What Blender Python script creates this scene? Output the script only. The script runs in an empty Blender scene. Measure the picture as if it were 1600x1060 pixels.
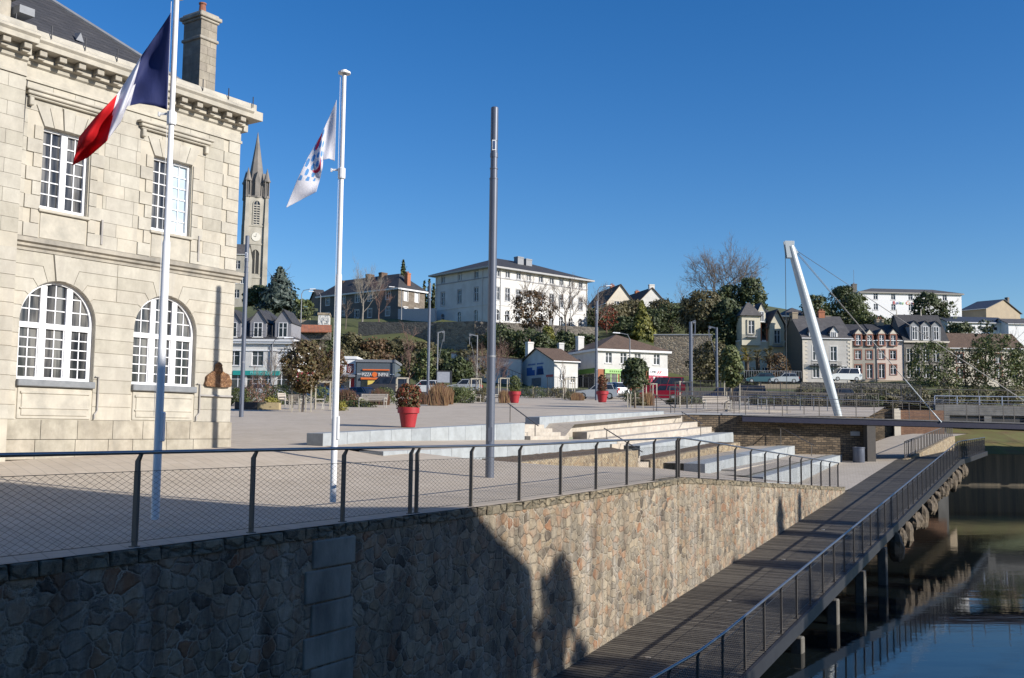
import bpy, math, random
from mathutils import Vector, Matrix
from mathutils.geometry import tessellate_polygon
random.seed(7)
S = bpy.context.scene
COL = S.collection
R = math.radians
# ------------------------------------------------------------ camera, sky, sun, exposure
PITCH, ROLL, CAMZ, FPX = R(4.93), R(.7), 1.3, 1600.0
cF = Vector((0, math.cos(PITCH), math.sin(PITCH)))
cU0 = Vector((0, -math.sin(PITCH), math.cos(PITCH)))
cR0 = Vector((1, 0, 0))
cR = cR0*math.cos(ROLL)+cU0*math.sin(ROLL)
cU = cU0*math.cos(ROLL)-cR0*math.sin(ROLL)
CAM = Vector((0, 0, CAMZ))
cd = bpy.data.cameras.new('camera'); cam = bpy.data.objects.new('camera', cd); COL.objects.link(cam)
cd.sensor_width = 36; cd.lens = 36; cd.clip_start = .1; cd.clip_end = 4000
mw = Matrix.Identity(4)
for i in range(3):
    mw[i][0] = cR[i]; mw[i][1] = cU[i]; mw[i][2] = -cF[i]; mw[i][3] = CAM[i]
cam.matrix_world = mw
S.camera = cam
SUN_EL = R(24.8)
SH = Vector((.893, -.45, 0)).normalized()
w = bpy.data.worlds.new('World'); S.world = w; w.use_nodes = True
nt = w.node_tree; nt.nodes.clear()
sky = nt.nodes.new('ShaderNodeTexSky'); sky.sky_type = 'NISHITA'; sky.sun_disc = False
sky.sun_elevation = SUN_EL; sky.sun_rotation = math.atan2(SH.x, SH.y)
sky.air_density = 1.0; sky.dust_density = .4; sky.ozone_density = 4.0; sky.altitude = 50
bg = nt.nodes.new('ShaderNodeBackground'); bg.inputs['Strength'].default_value = .105
ow = nt.nodes.new('ShaderNodeOutputWorld')
hs = nt.nodes.new('ShaderNodeHueSaturation'); hs.inputs['Saturation'].default_value = 1.3; hs.inputs['Hue'].default_value = .508; nt.links.new(sky.outputs[0], hs.inputs['Color']); nt.links.new(hs.outputs[0], bg.inputs[0]); nt.links.new(bg.outputs[0], ow.inputs[0])
sl = bpy.data.lights.new('sun', 'SUN'); sl.energy = 5.0; sl.angle = R(.5); sl.color = (1, .945, .865)
so = bpy.data.objects.new('sun', sl); COL.objects.link(so)
sdir = Vector((SH.x*math.cos(SUN_EL), SH.y*math.cos(SUN_EL), math.sin(SUN_EL)))
so.rotation_euler = sdir.to_track_quat('Z', 'Y').to_euler(); so.location = (60, -30, 60)
S.view_settings.view_transform = 'Standard'; S.view_settings.look = 'None'
S.view_settings.exposure = .4; S.view_settings.gamma = 1.0

# ------------------------------------------------------------ where things stand
def ray(px, py): return cF + cR*((px-800)/FPX) + cU*((530-py)/FPX)
def P(px, py, Y):
    d = ray(px, py); return CAM + d*(Y/d.y)
UX = Vector((.48, .8773, 0)).normalized(); NX = Vector((-UX.y, UX.x, 0)); ORG = Vector((-8.23, 4.51, 0))
UANG = math.atan2(UX.y, UX.x)
def W(u, t, z=0):
    q = ORG+UX*u+NX*t; return Vector((q.x, q.y, z))
def tu(p):
    v = Vector((p[0], p[1], 0))-ORG; return v.dot(UX), v.dot(NX)
def lerp(a, b, f): return a+(b-a)*f
def ip(x, pts):
    if x <= pts[0][0]: return pts[0][1]
    for (a, va), (b, vb) in zip(pts, pts[1:]):
        if x <= b: return va+(vb-va)*(x-a)/(b-a)
    return pts[-1][1]
def zf(u): return ip(u, [(18, -.12), (27, 0), (49, -1.25)])
def deck(u): return max(-3.75, -3.61+.0724*(u-20.5)) if u < 66 else -.32+.009*(u-66)
def upper(u, t): return .022*t+.045*u-.7
def ground(X, Y):
    u, t = tu((X, Y))
    if Y > 62: return .0513*Y-.98 if t < 12.1 else upper(u, min(t, 60))
    if t > 10.8: return upper(u, t)
    if u < 25: return lerp(zf(u), upper(u, 10.8), (max(t, 0)/10.8)**2)
    return upper(u, t)
def GP(px, py, g=ground):
    d = ray(px, py); lo = None
    k = 5.0
    while k < 200:
        p = CAM+d*k
        if p.z <= g(p.x, p.y): return Vector((p.x, p.y, g(p.x, p.y)))
        k += .1
    return CAM+d*100
def GY(px, Y):
    X = (px-800)/FPX*Y; return Vector((X, Y, ground(X, Y)))

# ------------------------------------------------------------ objects
def tag(o, label=None, cat=None, group=None, kind=None):
    if label: o['label'] = label
    if cat: o['category'] = cat
    if group: o['group'] = group
    if kind: o['kind'] = kind
    return o
def root(name, label, cat, loc=(0, 0, 0), rz=0, group=None):
    o = bpy.data.objects.new(name, None); COL.objects.link(o); o.empty_display_size = .3
    o.location = loc; o.rotation_euler = (0, 0, rz)
    return tag(o, label, cat, group)
class MB:
    def __init__(s, org=(0, 0, 0)):
        s.v = []; s.f = []; s.m = []; s.mi = 0; s.o = Vector(org)
    def add(s, vs, fs):
        n = len(s.v); s.v += [Vector(a)-s.o for a in vs]
        s.f += [[n+i for i in f] for f in fs]; s.m += [s.mi]*len(fs)
    def box(s, x0, x1, y0, y1, z0, z1):
        s.add([(x0, y0, z0), (x1, y0, z0), (x1, y1, z0), (x0, y1, z0), (x0, y0, z1), (x1, y0, z1), (x1, y1, z1), (x0, y1, z1)],
              [(3, 2, 1, 0), (4, 5, 6, 7), (0, 1, 5, 4), (1, 2, 6, 5), (2, 3, 7, 6), (3, 0, 4, 7)])
    def hexa(s, b, t):   # bottom 4 pts, top 4 pts
        s.add(list(b)+list(t), [(3, 2, 1, 0), (4, 5, 6, 7), (0, 1, 5, 4), (1, 2, 6, 5), (2, 3, 7, 6), (3, 0, 4, 7)])
    def bar(s, a, b, w, h=None, up=(0, 0, 1)):
        a = Vector(a); b = Vector(b); h = h or w; d = (b-a).normalized(); up = Vector(up)
        if abs(d.dot(up)) > .99: up = Vector((1, 0, 0))
        x = d.cross(up).normalized()*w/2; y = x.cross(d).normalized()*h/2
        s.add([a-x-y, a+x-y, a+x+y, a-x+y, b-x-y, b+x-y, b+x+y, b-x+y], [(0, 1, 2, 3), (7, 6, 5, 4), (4, 5, 1, 0), (5, 6, 2, 1), (6, 7, 3, 2), (7, 4, 0, 3)])
    def tube(s, pts, r, n=8, cap=True):
        pts = [Vector(p) for p in pts]; k = len(pts)
        rs = r if isinstance(r, (list, tuple)) else [r]*k
        vs = []; fs = []
        for i, p in enumerate(pts):
            d = (pts[min(i+1, k-1)]-pts[max(i-1, 0)]).normalized()
            up = Vector((0, 0, 1)) if abs(d.z) < .9 else Vector((0, 1, 0))
            x = d.cross(up).normalized(); y = x.cross(d)
            for j in range(n):
                a = 2*math.pi*j/n; vs.append(p+(x*math.cos(a)+y*math.sin(a))*rs[i])
        for i in range(k-1):
            for j in range(n):
                fs.append((i*n+j, i*n+(j+1) % n, (i+1)*n+(j+1) % n, (i+1)*n+j))
        if cap: fs.append(tuple(range(n-1, -1, -1))); fs.append(tuple((k-1)*n+j for j in range(n)))
        s.add(vs, fs)
    def lathe(s, prof, c=(0, 0, 0), n=20):
        c = Vector(c); vs = []; fs = []
        for r, z in prof:
            for j in range(n):
                a = 2*math.pi*j/n; vs.append(c+Vector((r*math.cos(a), r*math.sin(a), z)))
        for i in range(len(prof)-1):
            for j in range(n):
                fs.append((i*n+j, i*n+(j+1) % n, (i+1)*n+(j+1) % n, (i+1)*n+j))
        fs.append(tuple(range(n-1, -1, -1))); fs.append(tuple((len(prof)-1)*n+j for j in range(n)))
        s.add(vs, fs)
    def prism(s, poly, mp, d0, d1):   # poly: 2D list; mp(a,b,d)->3D; closed solid between depth d0 and d1
        n = len(poly)
        vs = [mp(a, b, d0) for a, b in poly]+[mp(a, b, d1) for a, b in poly]
        tri = tessellate_polygon([[Vector((a, b, 0)) for a, b in poly]])
        fs = [tuple(t) for t in tri]+[tuple(n+i for i in reversed(t)) for t in tri]
        fs += [(i, (i+1) % n, n+(i+1) % n, n+i) for i in range(n)]
        s.add(vs, fs)
    def panel(s, outer, holes, mp, rev=.2):   # wall face with openings and reveals
        pts = list(outer); loops = [[Vector((a, b, 0)) for a, b in outer]]
        for h in holes:
            pts += list(h); loops.append([Vector((a, b, 0)) for a, b in h])
        tri = tessellate_polygon(loops)
        s.add([mp(a, b, 0) for a, b in pts], [tuple(t) for t in tri])
        for h in holes:
            n = len(h)
            s.add([mp(a, b, 0) for a, b in h]+[mp(a, b, rev) for a, b in h], [(i, (i+1) % n, n+(i+1) % n, n+i) for i in range(n)])
    def build(s, name, mat, parent=None, loc=None, rz=0, smooth=False, fix=True):
        me = bpy.data.meshes.new(name); me.from_pydata([tuple(v) for v in s.v], [], s.f)
        for m_ in (mat if isinstance(mat, (list, tuple)) else [mat]): me.materials.append(m_)
        if any(s.m): me.polygons.foreach_set('material_index', s.m)
        if smooth: me.polygons.foreach_set('use_smooth', [True]*len(me.polygons))
        me.update()
        o = bpy.data.objects.new(name, me); COL.objects.link(o)
        if loc is not None: o.location = loc
        o.rotation_euler = (0, 0, rz)
        if parent: o.parent = parent
        return o
def smooth_by_angle(o, ang=40):
    me = o.data
    me.polygons.foreach_set('use_smooth', [True]*len(me.polygons))
    import bmesh
    bm = bmesh.new(); bm.from_mesh(me)
    for e in bm.edges:
        if len(e.link_faces) == 2 and e.calc_face_angle(0) > R(ang): e.smooth = False
    bm.to_mesh(me); bm.free()
    return o
def bevel(o, w=.01, seg=1):
    m = o.modifiers.new('bevel', 'BEVEL'); m.width = w; m.segments = seg; m.limit_method = 'ANGLE'; return o
def copytree(o, parent=None):
    c = o.copy(); COL.objects.link(c)
    if parent: c.parent = parent
    for ch in list(o.children): copytree(ch, c)
    return c
def inst(src, loc, rz=0, label=None, scale=None, group=None):
    c = copytree(src); c.location = loc; c.rotation_euler = (0, 0, rz)
    if scale: c.scale = (scale,)*3 if not isinstance(scale, tuple) else scale
    if label: c['label'] = label
    if group: c['group'] = group
    return c

# ------------------------------------------------------------ materials
def nm(name):
    m = bpy.data.materials.new(name); m.use_nodes = True
    t = m.node_tree; b = t.nodes['Principled BSDF']; return m, t, b
def rgba(c): return (c[0], c[1], c[2], 1)
def N(t, k, **kw):
    n = t.nodes.new(k)
    for a, v in kw.items(): setattr(n, a, v)
    return n
def coords(t, kind='Object', scale=(1, 1, 1)):
    tc = N(t, 'ShaderNodeTexCoord'); mp = N(t, 'ShaderNodeMapping'); mp.inputs['Scale'].default_value = scale
    t.links.new(tc.outputs[kind], mp.inputs[0]); return mp.outputs[0]
def noise(t, vec, scale, detail=5, rough=.6):
    n = N(t, 'ShaderNodeTexNoise'); n.inputs['Scale'].default_value = scale; n.inputs['Detail'].default_value = detail
    n.inputs['Roughness'].default_value = rough; t.links.new(vec, n.inputs['Vector']); return n.outputs['Fac']
def ramp(t, fac, stops):
    r = N(t, 'ShaderNodeValToRGB'); e = r.color_ramp.elements
    while len(e) > 1: e.remove(e[-1])
    e[0].position = stops[0][0]; e[0].color = rgba(stops[0][1])
    for p_, c in stops[1:]:
        x = e.new(p_); x.color = rgba(c)
    t.links.new(fac, r.inputs[0]); return r.outputs[0]
def mix(t, f, a, b, mode='MIX'):
    n = N(t, 'ShaderNodeMix', data_type='RGBA', blend_type=mode)
    for sock, v in ((n.inputs[0], f), (n.inputs[6], a), (n.inputs[7], b)):
        if isinstance(v, (int, float)): sock.default_value = v
        elif isinstance(v, (tuple, list)): sock.default_value = rgba(v)
        else: t.links.new(v, sock)
    return n.outputs[2]
def bumpn(t, b, h, strength=.3, dist=.02):
    n = N(t, 'ShaderNodeBump'); n.inputs['Strength'].default_value = strength; n.inputs['Distance'].default_value = dist
    t.links.new(h, n.inputs['Height']); t.links.new(n.outputs[0], b.inputs['Normal'])
def plain(name, c, rough=.6, metal=0, c2=None, sc=4, bump=0, emit=None, spec=None, detail=5, stretch=(1, 1, 1)):
    m, t, b = nm(name)
    b.inputs['Roughness'].default_value = rough; b.inputs['Metallic'].default_value = metal
    if spec is not None: b.inputs['Specular IOR Level'].default_value = spec
    c2 = c2 or tuple(x*.8 for x in c)
    v = coords(t, scale=stretch); f = noise(t, v, sc, detail)
    t.links.new(ramp(t, f, [(.3, c2), (.7, c)]), b.inputs['Base Color'])
    if bump: bumpn(t, b, noise(t, v, sc*6, 4), bump, .02)
    if emit:
        b.inputs['Emission Color'].default_value = rgba(c); b.inputs['Emission Strength'].default_value = emit
    return m
def wallvec(t, scale=1):   # (x+y, z) in object space, for walls of any side
    tc = N(t, 'ShaderNodeTexCoord'); sp = N(t, 'ShaderNodeSeparateXYZ'); t.links.new(tc.outputs['Object'], sp.inputs[0])
    ad = N(t, 'ShaderNodeMath', operation='ADD'); t.links.new(sp.outputs[0], ad.inputs[0]); t.links.new(sp.outputs[1], ad.inputs[1])
    cb = N(t, 'ShaderNodeCombineXYZ'); t.links.new(ad.outputs[0], cb.inputs[0]); t.links.new(sp.outputs[2], cb.inputs[1])
    return cb.outputs[0]
def brick(name, c1, c2, mort, bw=.6, rh=.3, ms=.012, rough=.85, bump=.4, stain=None, off=.5, vec=None, dirt=.35, warp=0):
    m, t, b = nm(name); b.inputs['Roughness'].default_value = rough
    v = wallvec(t) if vec is None else vec(t)
    if warp:
        nz = N(t, 'ShaderNodeTexNoise'); nz.inputs['Scale'].default_value = 1.6; t.links.new(v, nz.inputs['Vector'])
        va = N(t, 'ShaderNodeVectorMath', operation='SCALE'); va.inputs['Scale'].default_value = warp; t.links.new(nz.outputs['Color'], va.inputs[0])
        vb = N(t, 'ShaderNodeVectorMath', operation='ADD'); t.links.new(v, vb.inputs[0]); t.links.new(va.outputs[0], vb.inputs[1]); v = vb.outputs[0]
    k = N(t, 'ShaderNodeTexBrick'); k.offset = off; t.links.new(v, k.inputs['Vector'])
    k.inputs['Scale'].default_value = 1; k.inputs['Brick Width'].default_value = bw; k.inputs['Row Height'].default_value = rh
    k.inputs['Mortar Size'].default_value = ms; k.inputs['Mortar Smooth'].default_value = .3; k.inputs['Bias'].default_value = 0
    k.inputs['Color1'].default_value = rgba(c1); k.inputs['Color2'].default_value = rgba(c2); k.inputs['Mortar'].default_value = rgba(mort)
    f = noise(t, coords(t), 1.3, 8, .7) if vec is None else noise(t, coords(t, scale=(1, 1, 1)), .45, 9, .8)
    col = mix(t, dirt, k.outputs['Color'], ramp(t, f, [(.3, (.35, .33, .3)), (.65, (1, 1, 1))]), 'MULTIPLY')
    t.links.new(col, b.inputs['Base Color'])
    inv = N(t, 'ShaderNodeMath', operation='SUBTRACT'); inv.inputs[0].default_value = 1; t.links.new(k.outputs['Fac'], inv.inputs[1])
    h = N(t, 'ShaderNodeMath', operation='MULTIPLY_ADD'); t.links.new(noise(t, coords(t), 12, 5), h.inputs[0]); h.inputs[1].default_value = .5
    t.links.new(inv.outputs[0], h.inputs[2])
    bumpn(t, b, h.outputs[0], bump, .02)
    return m
def rubble(name, cols, mort, sc=3, stretch=(1, 1, 1), edge=.05, streak=None, bump=.8, rough=.9, rnd=1, warp=.08, dist=.05):
    m, t, b = nm(name); b.inputs['Roughness'].default_value = rough
    v0 = coords(t, scale=stretch)
    nz = N(t, 'ShaderNodeTexNoise'); nz.inputs['Scale'].default_value = 4; nz.inputs['Detail'].default_value = 6; nz.inputs['Roughness'].default_value = .7; t.links.new(v0, nz.inputs['Vector'])
    va = N(t, 'ShaderNodeVectorMath', operation='SCALE'); va.inputs['Scale'].default_value = warp*2; t.links.new(nz.outputs['Color'], va.inputs[0])
    vb = N(t, 'ShaderNodeVectorMath', operation='ADD'); t.links.new(v0, vb.inputs[0]); t.links.new(va.outputs[0], vb.inputs[1]); v = vb.outputs[0]
    c = N(t, 'ShaderNodeTexVoronoi'); c.inputs['Scale'].default_value = sc; c.inputs['Randomness'].default_value = rnd; t.links.new(v, c.inputs['Vector'])
    e = N(t, 'ShaderNodeTexVoronoi', feature='DISTANCE_TO_EDGE'); e.inputs['Scale'].default_value = sc; e.inputs['Randomness'].default_value = rnd; t.links.new(v, e.inputs['Vector'])
    sp = N(t, 'ShaderNodeSeparateColor'); t.links.new(c.outputs['Color'], sp.inputs[0])
    n = len(cols); base = ramp(t, sp.outputs[0], [((i+.5)/n, x) for i, x in enumerate(cols)])
    base = mix(t, .6, base, ramp(t, noise(t, v0, 7, 9, .8), [(.32, (.3, .28, .26)), (.66, (1.25, 1.22, 1.2))]), 'MULTIPLY')
    ed = ramp(t, e.outputs['Distance'], [(edge*.4, (1, 1, 1)), (edge*1.3, (0, 0, 0))])
    big = ramp(t, noise(t, v0, .8, 4), [(.4, (.3,)*3), (.6, (1,)*3)])
    col = mix(t, mix(t, 1, ed, big, 'MULTIPLY'), base, mort)
    if streak:
        gr = ramp(t, noise(t, v0, 11, 9, .8), [(.3, (.17, .145, .11)), (.5, (.33, .28, .205)), (.7, (.46, .41, .32))])
        gm = ramp(t, noise(t, coords(t, scale=(1, 1, .7)), 1.5, 9, .75), [(.45, (0,)*3), (.60, (.72,)*3)])
        col = mix(t, gm, col, gr)
        sv = coords(t, scale=(2.2, 2.2, .16)); sf = ramp(t, noise(t, sv, 1.0, 6, .7), [(.52, (0, 0, 0)), (.68, (.7,)*3)])
        sf = mix(t, 1, sf, ramp(t, noise(t, v0, 4, 6, .8), [(.35, (.1,)*3), (.6, (1,)*3)]), 'MULTIPLY')
        col = mix(t, sf, col, streak)
        dv = coords(t, scale=(1.4, 1.4, .25)); df = ramp(t, noise(t, dv, 1.3, 7, .75), [(.36, (.30, .29, .28)), (.54, (1, 1, 1))])
        col = mix(t, .7, col, df, 'MULTIPLY')
    t.links.new(col, b.inputs['Base Color'])
    hh = ramp(t, e.outputs['Distance'], [(0, (0,)*3), (edge*3.5, (1,)*3)])
    mm = N(t, 'ShaderNodeMath', operation='MULTIPLY_ADD'); t.links.new(noise(t, v0, 14, 5), mm.inputs[0]); mm.inputs[1].default_value = .45
    t.links.new(hh, mm.inputs[2]); bumpn(t, b, mm.outputs[0], bump, dist)
    return m
def island(name, cols, rough=.8, sc=6, bump=.15, streak=None, trans=0, dirt=.3):
    m, t, b = nm(name); b.inputs['Roughness'].default_value = rough
    g = N(t, 'ShaderNodeNewGeometry'); n = len(cols)
    base = ramp(t, g.outputs['Random Per Island'], [((i+.5)/n, x) for i, x in enumerate(cols)])
    v = coords(t)
    base = mix(t, dirt, base, ramp(t, noise(t, v, sc, 8, .7), [(.3, (.45, .43, .4)), (.62, (1.08, 1.08, 1.08))]), 'MULTIPLY')
    if streak: base = mix(t, .55, base, ramp(t, noise(t, coords(t, scale=(1, 1, .45)), .9, 9, .72), [(.36, (.62, .60, .57)), (.56, (1.04, 1.03, 1.0))]), 'MULTIPLY')
    if streak:
        sf = ramp(t, noise(t, coords(t, scale=(1.6, 1.6, .2)), 1.5, 6, .7), [(.5, (0,)*3), (.7, (.6,)*3)])
        base = mix(t, sf, base, streak)
    t.links.new(base, b.inputs['Base Color'])
    if bump: bumpn(t, b, noise(t, v, 25, 5), bump, .01)
    if trans:
        tr = N(t, 'ShaderNodeBsdfTranslucent'); t.links.new(base, tr.inputs[0]); ms = N(t, 'ShaderNodeMixShader'); ms.inputs[0].default_value = trans
        t.links.new(b.outputs[0], ms.inputs[1]); t.links.new(tr.outputs[0], ms.inputs[2])
        t.links.new(ms.outputs[0], t.nodes['Material Output'].inputs[0])
    return m
def glass(name, c=(.02, .025, .03), rough=.05, spec=.5, c2=None, vary=False, curtain=False):
    m, t, b = nm(name); b.inputs['Roughness'].default_value = rough; b.inputs['Specular IOR Level'].default_value = spec
    if vary:
        oi = N(t, 'ShaderNodeObjectInfo'); base = ramp(t, oi.outputs['Random'], [(0, (.015, .018, .022)), (.35, (.03, .035, .04)), (.6, (.07, .075, .08)), (.8, (.02, .02, .025)), (.93, (.22, .21, .19))])
        t.links.new(mix(t, .5, base, ramp(t, noise(t, coords(t), 1.4, 3), [(.4, (.4,)*3), (.6, (1.3,)*3)]), 'MULTIPLY'), b.inputs['Base Color']); return m
    if curtain:
        base = ramp(t, noise(t, coords(t, scale=(2.4, 2.4, .25)), 1.3, 3), [(.42, (.016, .018, .022)), (.5, (.06, .06, .062)), (.6, (.17, .165, .155))])
        t.links.new(base, b.inputs['Base Color']); return m
    t.links.new(ramp(t, noise(t, coords(t), 1.1, 2), [(.4, c), (.6, c2 or tuple(x*2.2 for x in c))]), b.inputs['Base Color'])
    return m

STONE = island('ashlar_stone', [(.40, .375, .315), (.435, .41, .35), (.46, .435, .375), (.42, .395, .34), (.465, .43, .36)], .85, 2.5, .25, streak=(.36, .33, .28))
STONEP = plain('trim_stone', (.50, .46, .38), .85, c2=(.31, .29, .245), sc=2.2, bump=.2, detail=8)
STONED = plain('weathered_trim_stone', (.42, .38, .31), .9, c2=(.17, .16, .14), sc=1.6, bump=.3, detail=9, stretch=(1, 1, .6))
JOINT = plain('stone_joint', (.20, .18, .14), .95)
SLATE = brick('slate_roof', (.045, .045, .05), (.065, .063, .066), (.02, .02, .02), .3, .16, .012, .7, .35, dirt=.5)
SLATEB = brick('blue_slate_roof', (.05, .06, .08), (.06, .07, .09), (.03, .03, .04), .35, .2, .012, .55, .3, dirt=.4)
SLATEG = brick('grey_slate_roof', (.09, .085, .085), (.12, .112, .11), (.05, .05, .05), .35, .2, .012, .75, .35, dirt=.5)
TILE = brick('brown_tile_roof', (.13, .085, .06), (.17, .11, .075), (.06, .04, .03), .25, .2, .015, .85, .5, dirt=.4)
TILER = plain('red_ridge_tile', (.32, .12, .07), .85, c2=(.2, .08, .05), sc=5)
WHITEP = plain('white_paint', (.80, .80, .80), .35, c2=(.74, .74, .75), sc=2)
WHITEF = plain('white_window_paint', (.78, .78, .78), .45, c2=(.70, .70, .72), sc=3)
GLASS = glass('window_glass', vary=True); HGLASS = glass('hall_glass', curtain=True); GLASSB = glass('painted_sky_glass', (.40, .50, .58), .15, .5, (.55, .64, .70))  # last glass has the sky's reflection painted into its pale colour
CURT = plain('grey_curtain', (.16, .15, .14), .9, c2=(.08, .08, .08), sc=3, stretch=(6, 6, .3))
STEELD = plain('dark_steel', (.06, .06, .065), .45, .6, sc=3)
STEELB = plain('brown_steel', (.125, .11, .095), .5, .05, sc=3)
RAILM = plain('polished_rail_steel', (.27, .28, .31), .34, .85, c2=(.22, .23, .25), sc=3)
LAMPM = plain('grey_lamp_paint', (.115, .13, .17), .42, .2, c2=(.10, .115, .15), sc=2)
CABLE = plain('steel_cable', (.13, .13, .13), .4, .8)
NET = plain('cable_net', (.16, .15, .14), .4, .7)
GRAN = island('grey_granite', [(.28, .305, .32), (.335, .36, .37), (.31, .335, .35)], .75, 2.5, .15, dirt=.45)
GRANT = plain('granite_top', (.34, .35, .37), .7, c2=(.28, .29, .31), sc=3, bump=.1)
CREAM = island('cream_stone', [(.41, .37, .315), (.47, .42, .36), (.44, .395, .335)], .85, 3, .2, dirt=.5)
def pavevec(t):
    tc = N(t, 'ShaderNodeTexCoord'); mp = N(t, 'ShaderNodeMapping'); mp.inputs['Rotation'].default_value = (0, 0, -UANG)
    t.links.new(tc.outputs['Object'], mp.inputs[0]); return mp.outputs[0]
PAVE = brick('beige_paving', (.47, .395, .305), (.505, .43, .34), (.36, .31, .25), .6, .3, .012, .9, .15, vec=pavevec, dirt=.30)
SETTS = brick('small_paving_setts', (.46, .395, .315), (.49, .43, .35), (.34, .29, .235), .2, .12, .01, .9, .2, vec=pavevec, dirt=.35)
ASPH = plain('asphalt', (.06, .06, .062), .9, c2=(.045, .045, .046), sc=6, bump=.1)
RUB = rubble('rubble_quay_stone', [(.10, .08, .06), (.30, .235, .15), (.27, .135, .07), (.36, .295, .205), (.16, .14, .11), (.42, .35, .25), (.30, .18, .10), (.20, .175, .14)], (.46, .41, .33), 5.0, (.85, .85, 1.05), .04, streak=(.44, .41, .36), bump=.8, dist=.035, warp=.09)
RUBT = rubble('coping_rubble', [(.22, .18, .12), (.30, .25, .17), (.17, .15, .11), (.27, .23, .155)], (.14, .13, .09), 3.4, (1, 1, 1.6), .05, bump=1)
RUBL = rubble('ochre_rubble', [(.30, .22, .13), (.44, .36, .23), (.18, .13, .08), (.40, .32, .20), (.24, .19, .13)], (.46, .40, .30), 5.5, (1, 1, 1.2), .05, bump=.8)
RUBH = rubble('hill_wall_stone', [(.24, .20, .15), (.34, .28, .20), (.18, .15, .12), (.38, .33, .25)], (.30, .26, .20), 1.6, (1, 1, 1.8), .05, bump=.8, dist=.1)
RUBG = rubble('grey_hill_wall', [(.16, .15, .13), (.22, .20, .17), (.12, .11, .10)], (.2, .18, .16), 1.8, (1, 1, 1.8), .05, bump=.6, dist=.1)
BRKD = brick('dark_schist_wall', (.10, .075, .05), (.26, .19, .12), (.06, .05, .04), .34, .13, .02, .9, .9, dirt=.7, warp=.14)
BRKR = brick('brown_brick_wall', (.20, .10, .06), (.26, .14, .08), (.12, .09, .07), .3, .1, .015, .9, .5, dirt=.5)
WOODG = island('weathered_deck_boards', [(.055, .048, .040), (.10, .088, .07), (.13, .115, .092), (.075, .065, .052)], .75, 4, .2, dirt=.5)
WOODB = island('pale_bench_wood', [(.36, .31, .26), (.42, .37, .31)], .8, 6, .1)
REDP = plain('red_pot_plastic', (.36, .022, .03), .5, c2=(.30, .018, .025), sc=2)
REND = plain('white_render', (.66, .65, .62), .9, c2=(.52, .50, .47), sc=.5, bump=.08, detail=8)
RENDC = plain('cream_render', (.66, .60, .50), .9, c2=(.56, .50, .41), sc=.5, bump=.08, detail=8)
RENDP = plain('pink_render', (.64, .53, .45), .9, c2=(.55, .46, .40), sc=.6, detail=8)
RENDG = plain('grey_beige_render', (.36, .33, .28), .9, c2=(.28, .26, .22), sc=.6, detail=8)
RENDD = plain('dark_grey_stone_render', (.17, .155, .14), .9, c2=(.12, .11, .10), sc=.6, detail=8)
RENDT = plain('tan_render', (.34, .28, .20), .9, c2=(.28, .23, .17), sc=.5, detail=8)
SCHIST = brick('schist_masonry', (.16, .13, .10), (.24, .20, .16), (.20, .18, .15), .5, .25, .02, .9, .4, dirt=.5)
BRICKR = plain('red_brick_trim', (.30, .13, .09), .85, c2=(.22, .10, .07), sc=6)
BRICKO = plain('orange_brick', (.40, .16, .08), .85, c2=(.30, .11, .06), sc=6)
ANTH = plain('anthracite_render', (.085, .105, .125), .8, c2=(.07, .09, .11), sc=1)
ZINC = plain('zinc_grey', (.22, .23, .25), .6, .2)
GRASS = plain('hill_grass', (.095, .105, .03), .95, c2=(.06, .07, .022), sc=.25, bump=.6, detail=9)
SOIL = plain('mulch', (.13, .085, .05), .95, c2=(.07, .045, .028), sc=14, bump=.6, detail=8)
BARK = plain('bark', (.12, .09, .065), .9, c2=(.07, .055, .04), sc=6, bump=.4, stretch=(1, 1, .3))
BARKP = plain('pale_bark', (.30, .27, .23), .85, c2=(.19, .165, .14), sc=4)
TWIG = plain('twigs', (.19, .15, .12), .9)
TWIGR = plain('reddish_twigs', (.20, .12, .095), .9)
def leaf(name, *c): return island(name, list(c), .6, 2, 0, trans=.25, dirt=.2)
L_DARK = leaf('dark_evergreen_leaves', (.040, .055, .020), (.062, .082, .028), (.085, .105, .036))
L_MID = leaf('mid_green_leaves', (.065, .088, .026), (.10, .125, .036), (.14, .155, .05))
L_OLIV = leaf('olive_leaves', (.085, .08, .035), (.125, .11, .048), (.16, .135, .065))
L_BLUE = leaf('blue_cedar_needles', (.035, .055, .045), (.06, .085, .07), (.09, .12, .10))
L_GOLD = leaf('golden_conifer_needles', (.10, .11, .018), (.17, .17, .03), (.23, .22, .04))
L_BRWN = leaf('brown_dry_leaves', (.11, .06, .028), (.16, .09, .04), (.10, .075, .03))
L_OAK = leaf('bronze_oak_leaves', (.09, .055, .02), (.14, .085, .03), (.075, .065, .022), (.12, .10, .035))
L_RED = leaf('red_leaves', (.22, .035, .02), (.30, .06, .03), (.12, .07, .03))
L_REDM = leaf('red_green_leaves', (.26, .03, .02), (.10, .10, .03), (.18, .05, .02), (.08, .09, .03))
L_STRAW = leaf('straw_grass', (.34, .22, .11), (.28, .16, .08), (.22, .12, .07))
L_PINK = leaf('russet_grass', (.20, .10, .07), (.16, .09, .05), (.12, .09, .05))
L_YEL = leaf('yellow_foliage', (.30, .27, .04), (.22, .20, .04))
WATER, t_, b_ = nm('river_water')
b_.inputs['Base Color'].default_value = (.006, .009, .010, 1); b_.inputs['Roughness'].default_value = .03; b_.inputs['IOR'].default_value = 1.33; b_.inputs['Specular IOR Level'].default_value = .42
_v = coords(t_, 'Object', (.5, 1.5, 1)); bumpn(t_, b_, noise(t_, _v, 1.1, 4, .55), .05, .08)
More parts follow.
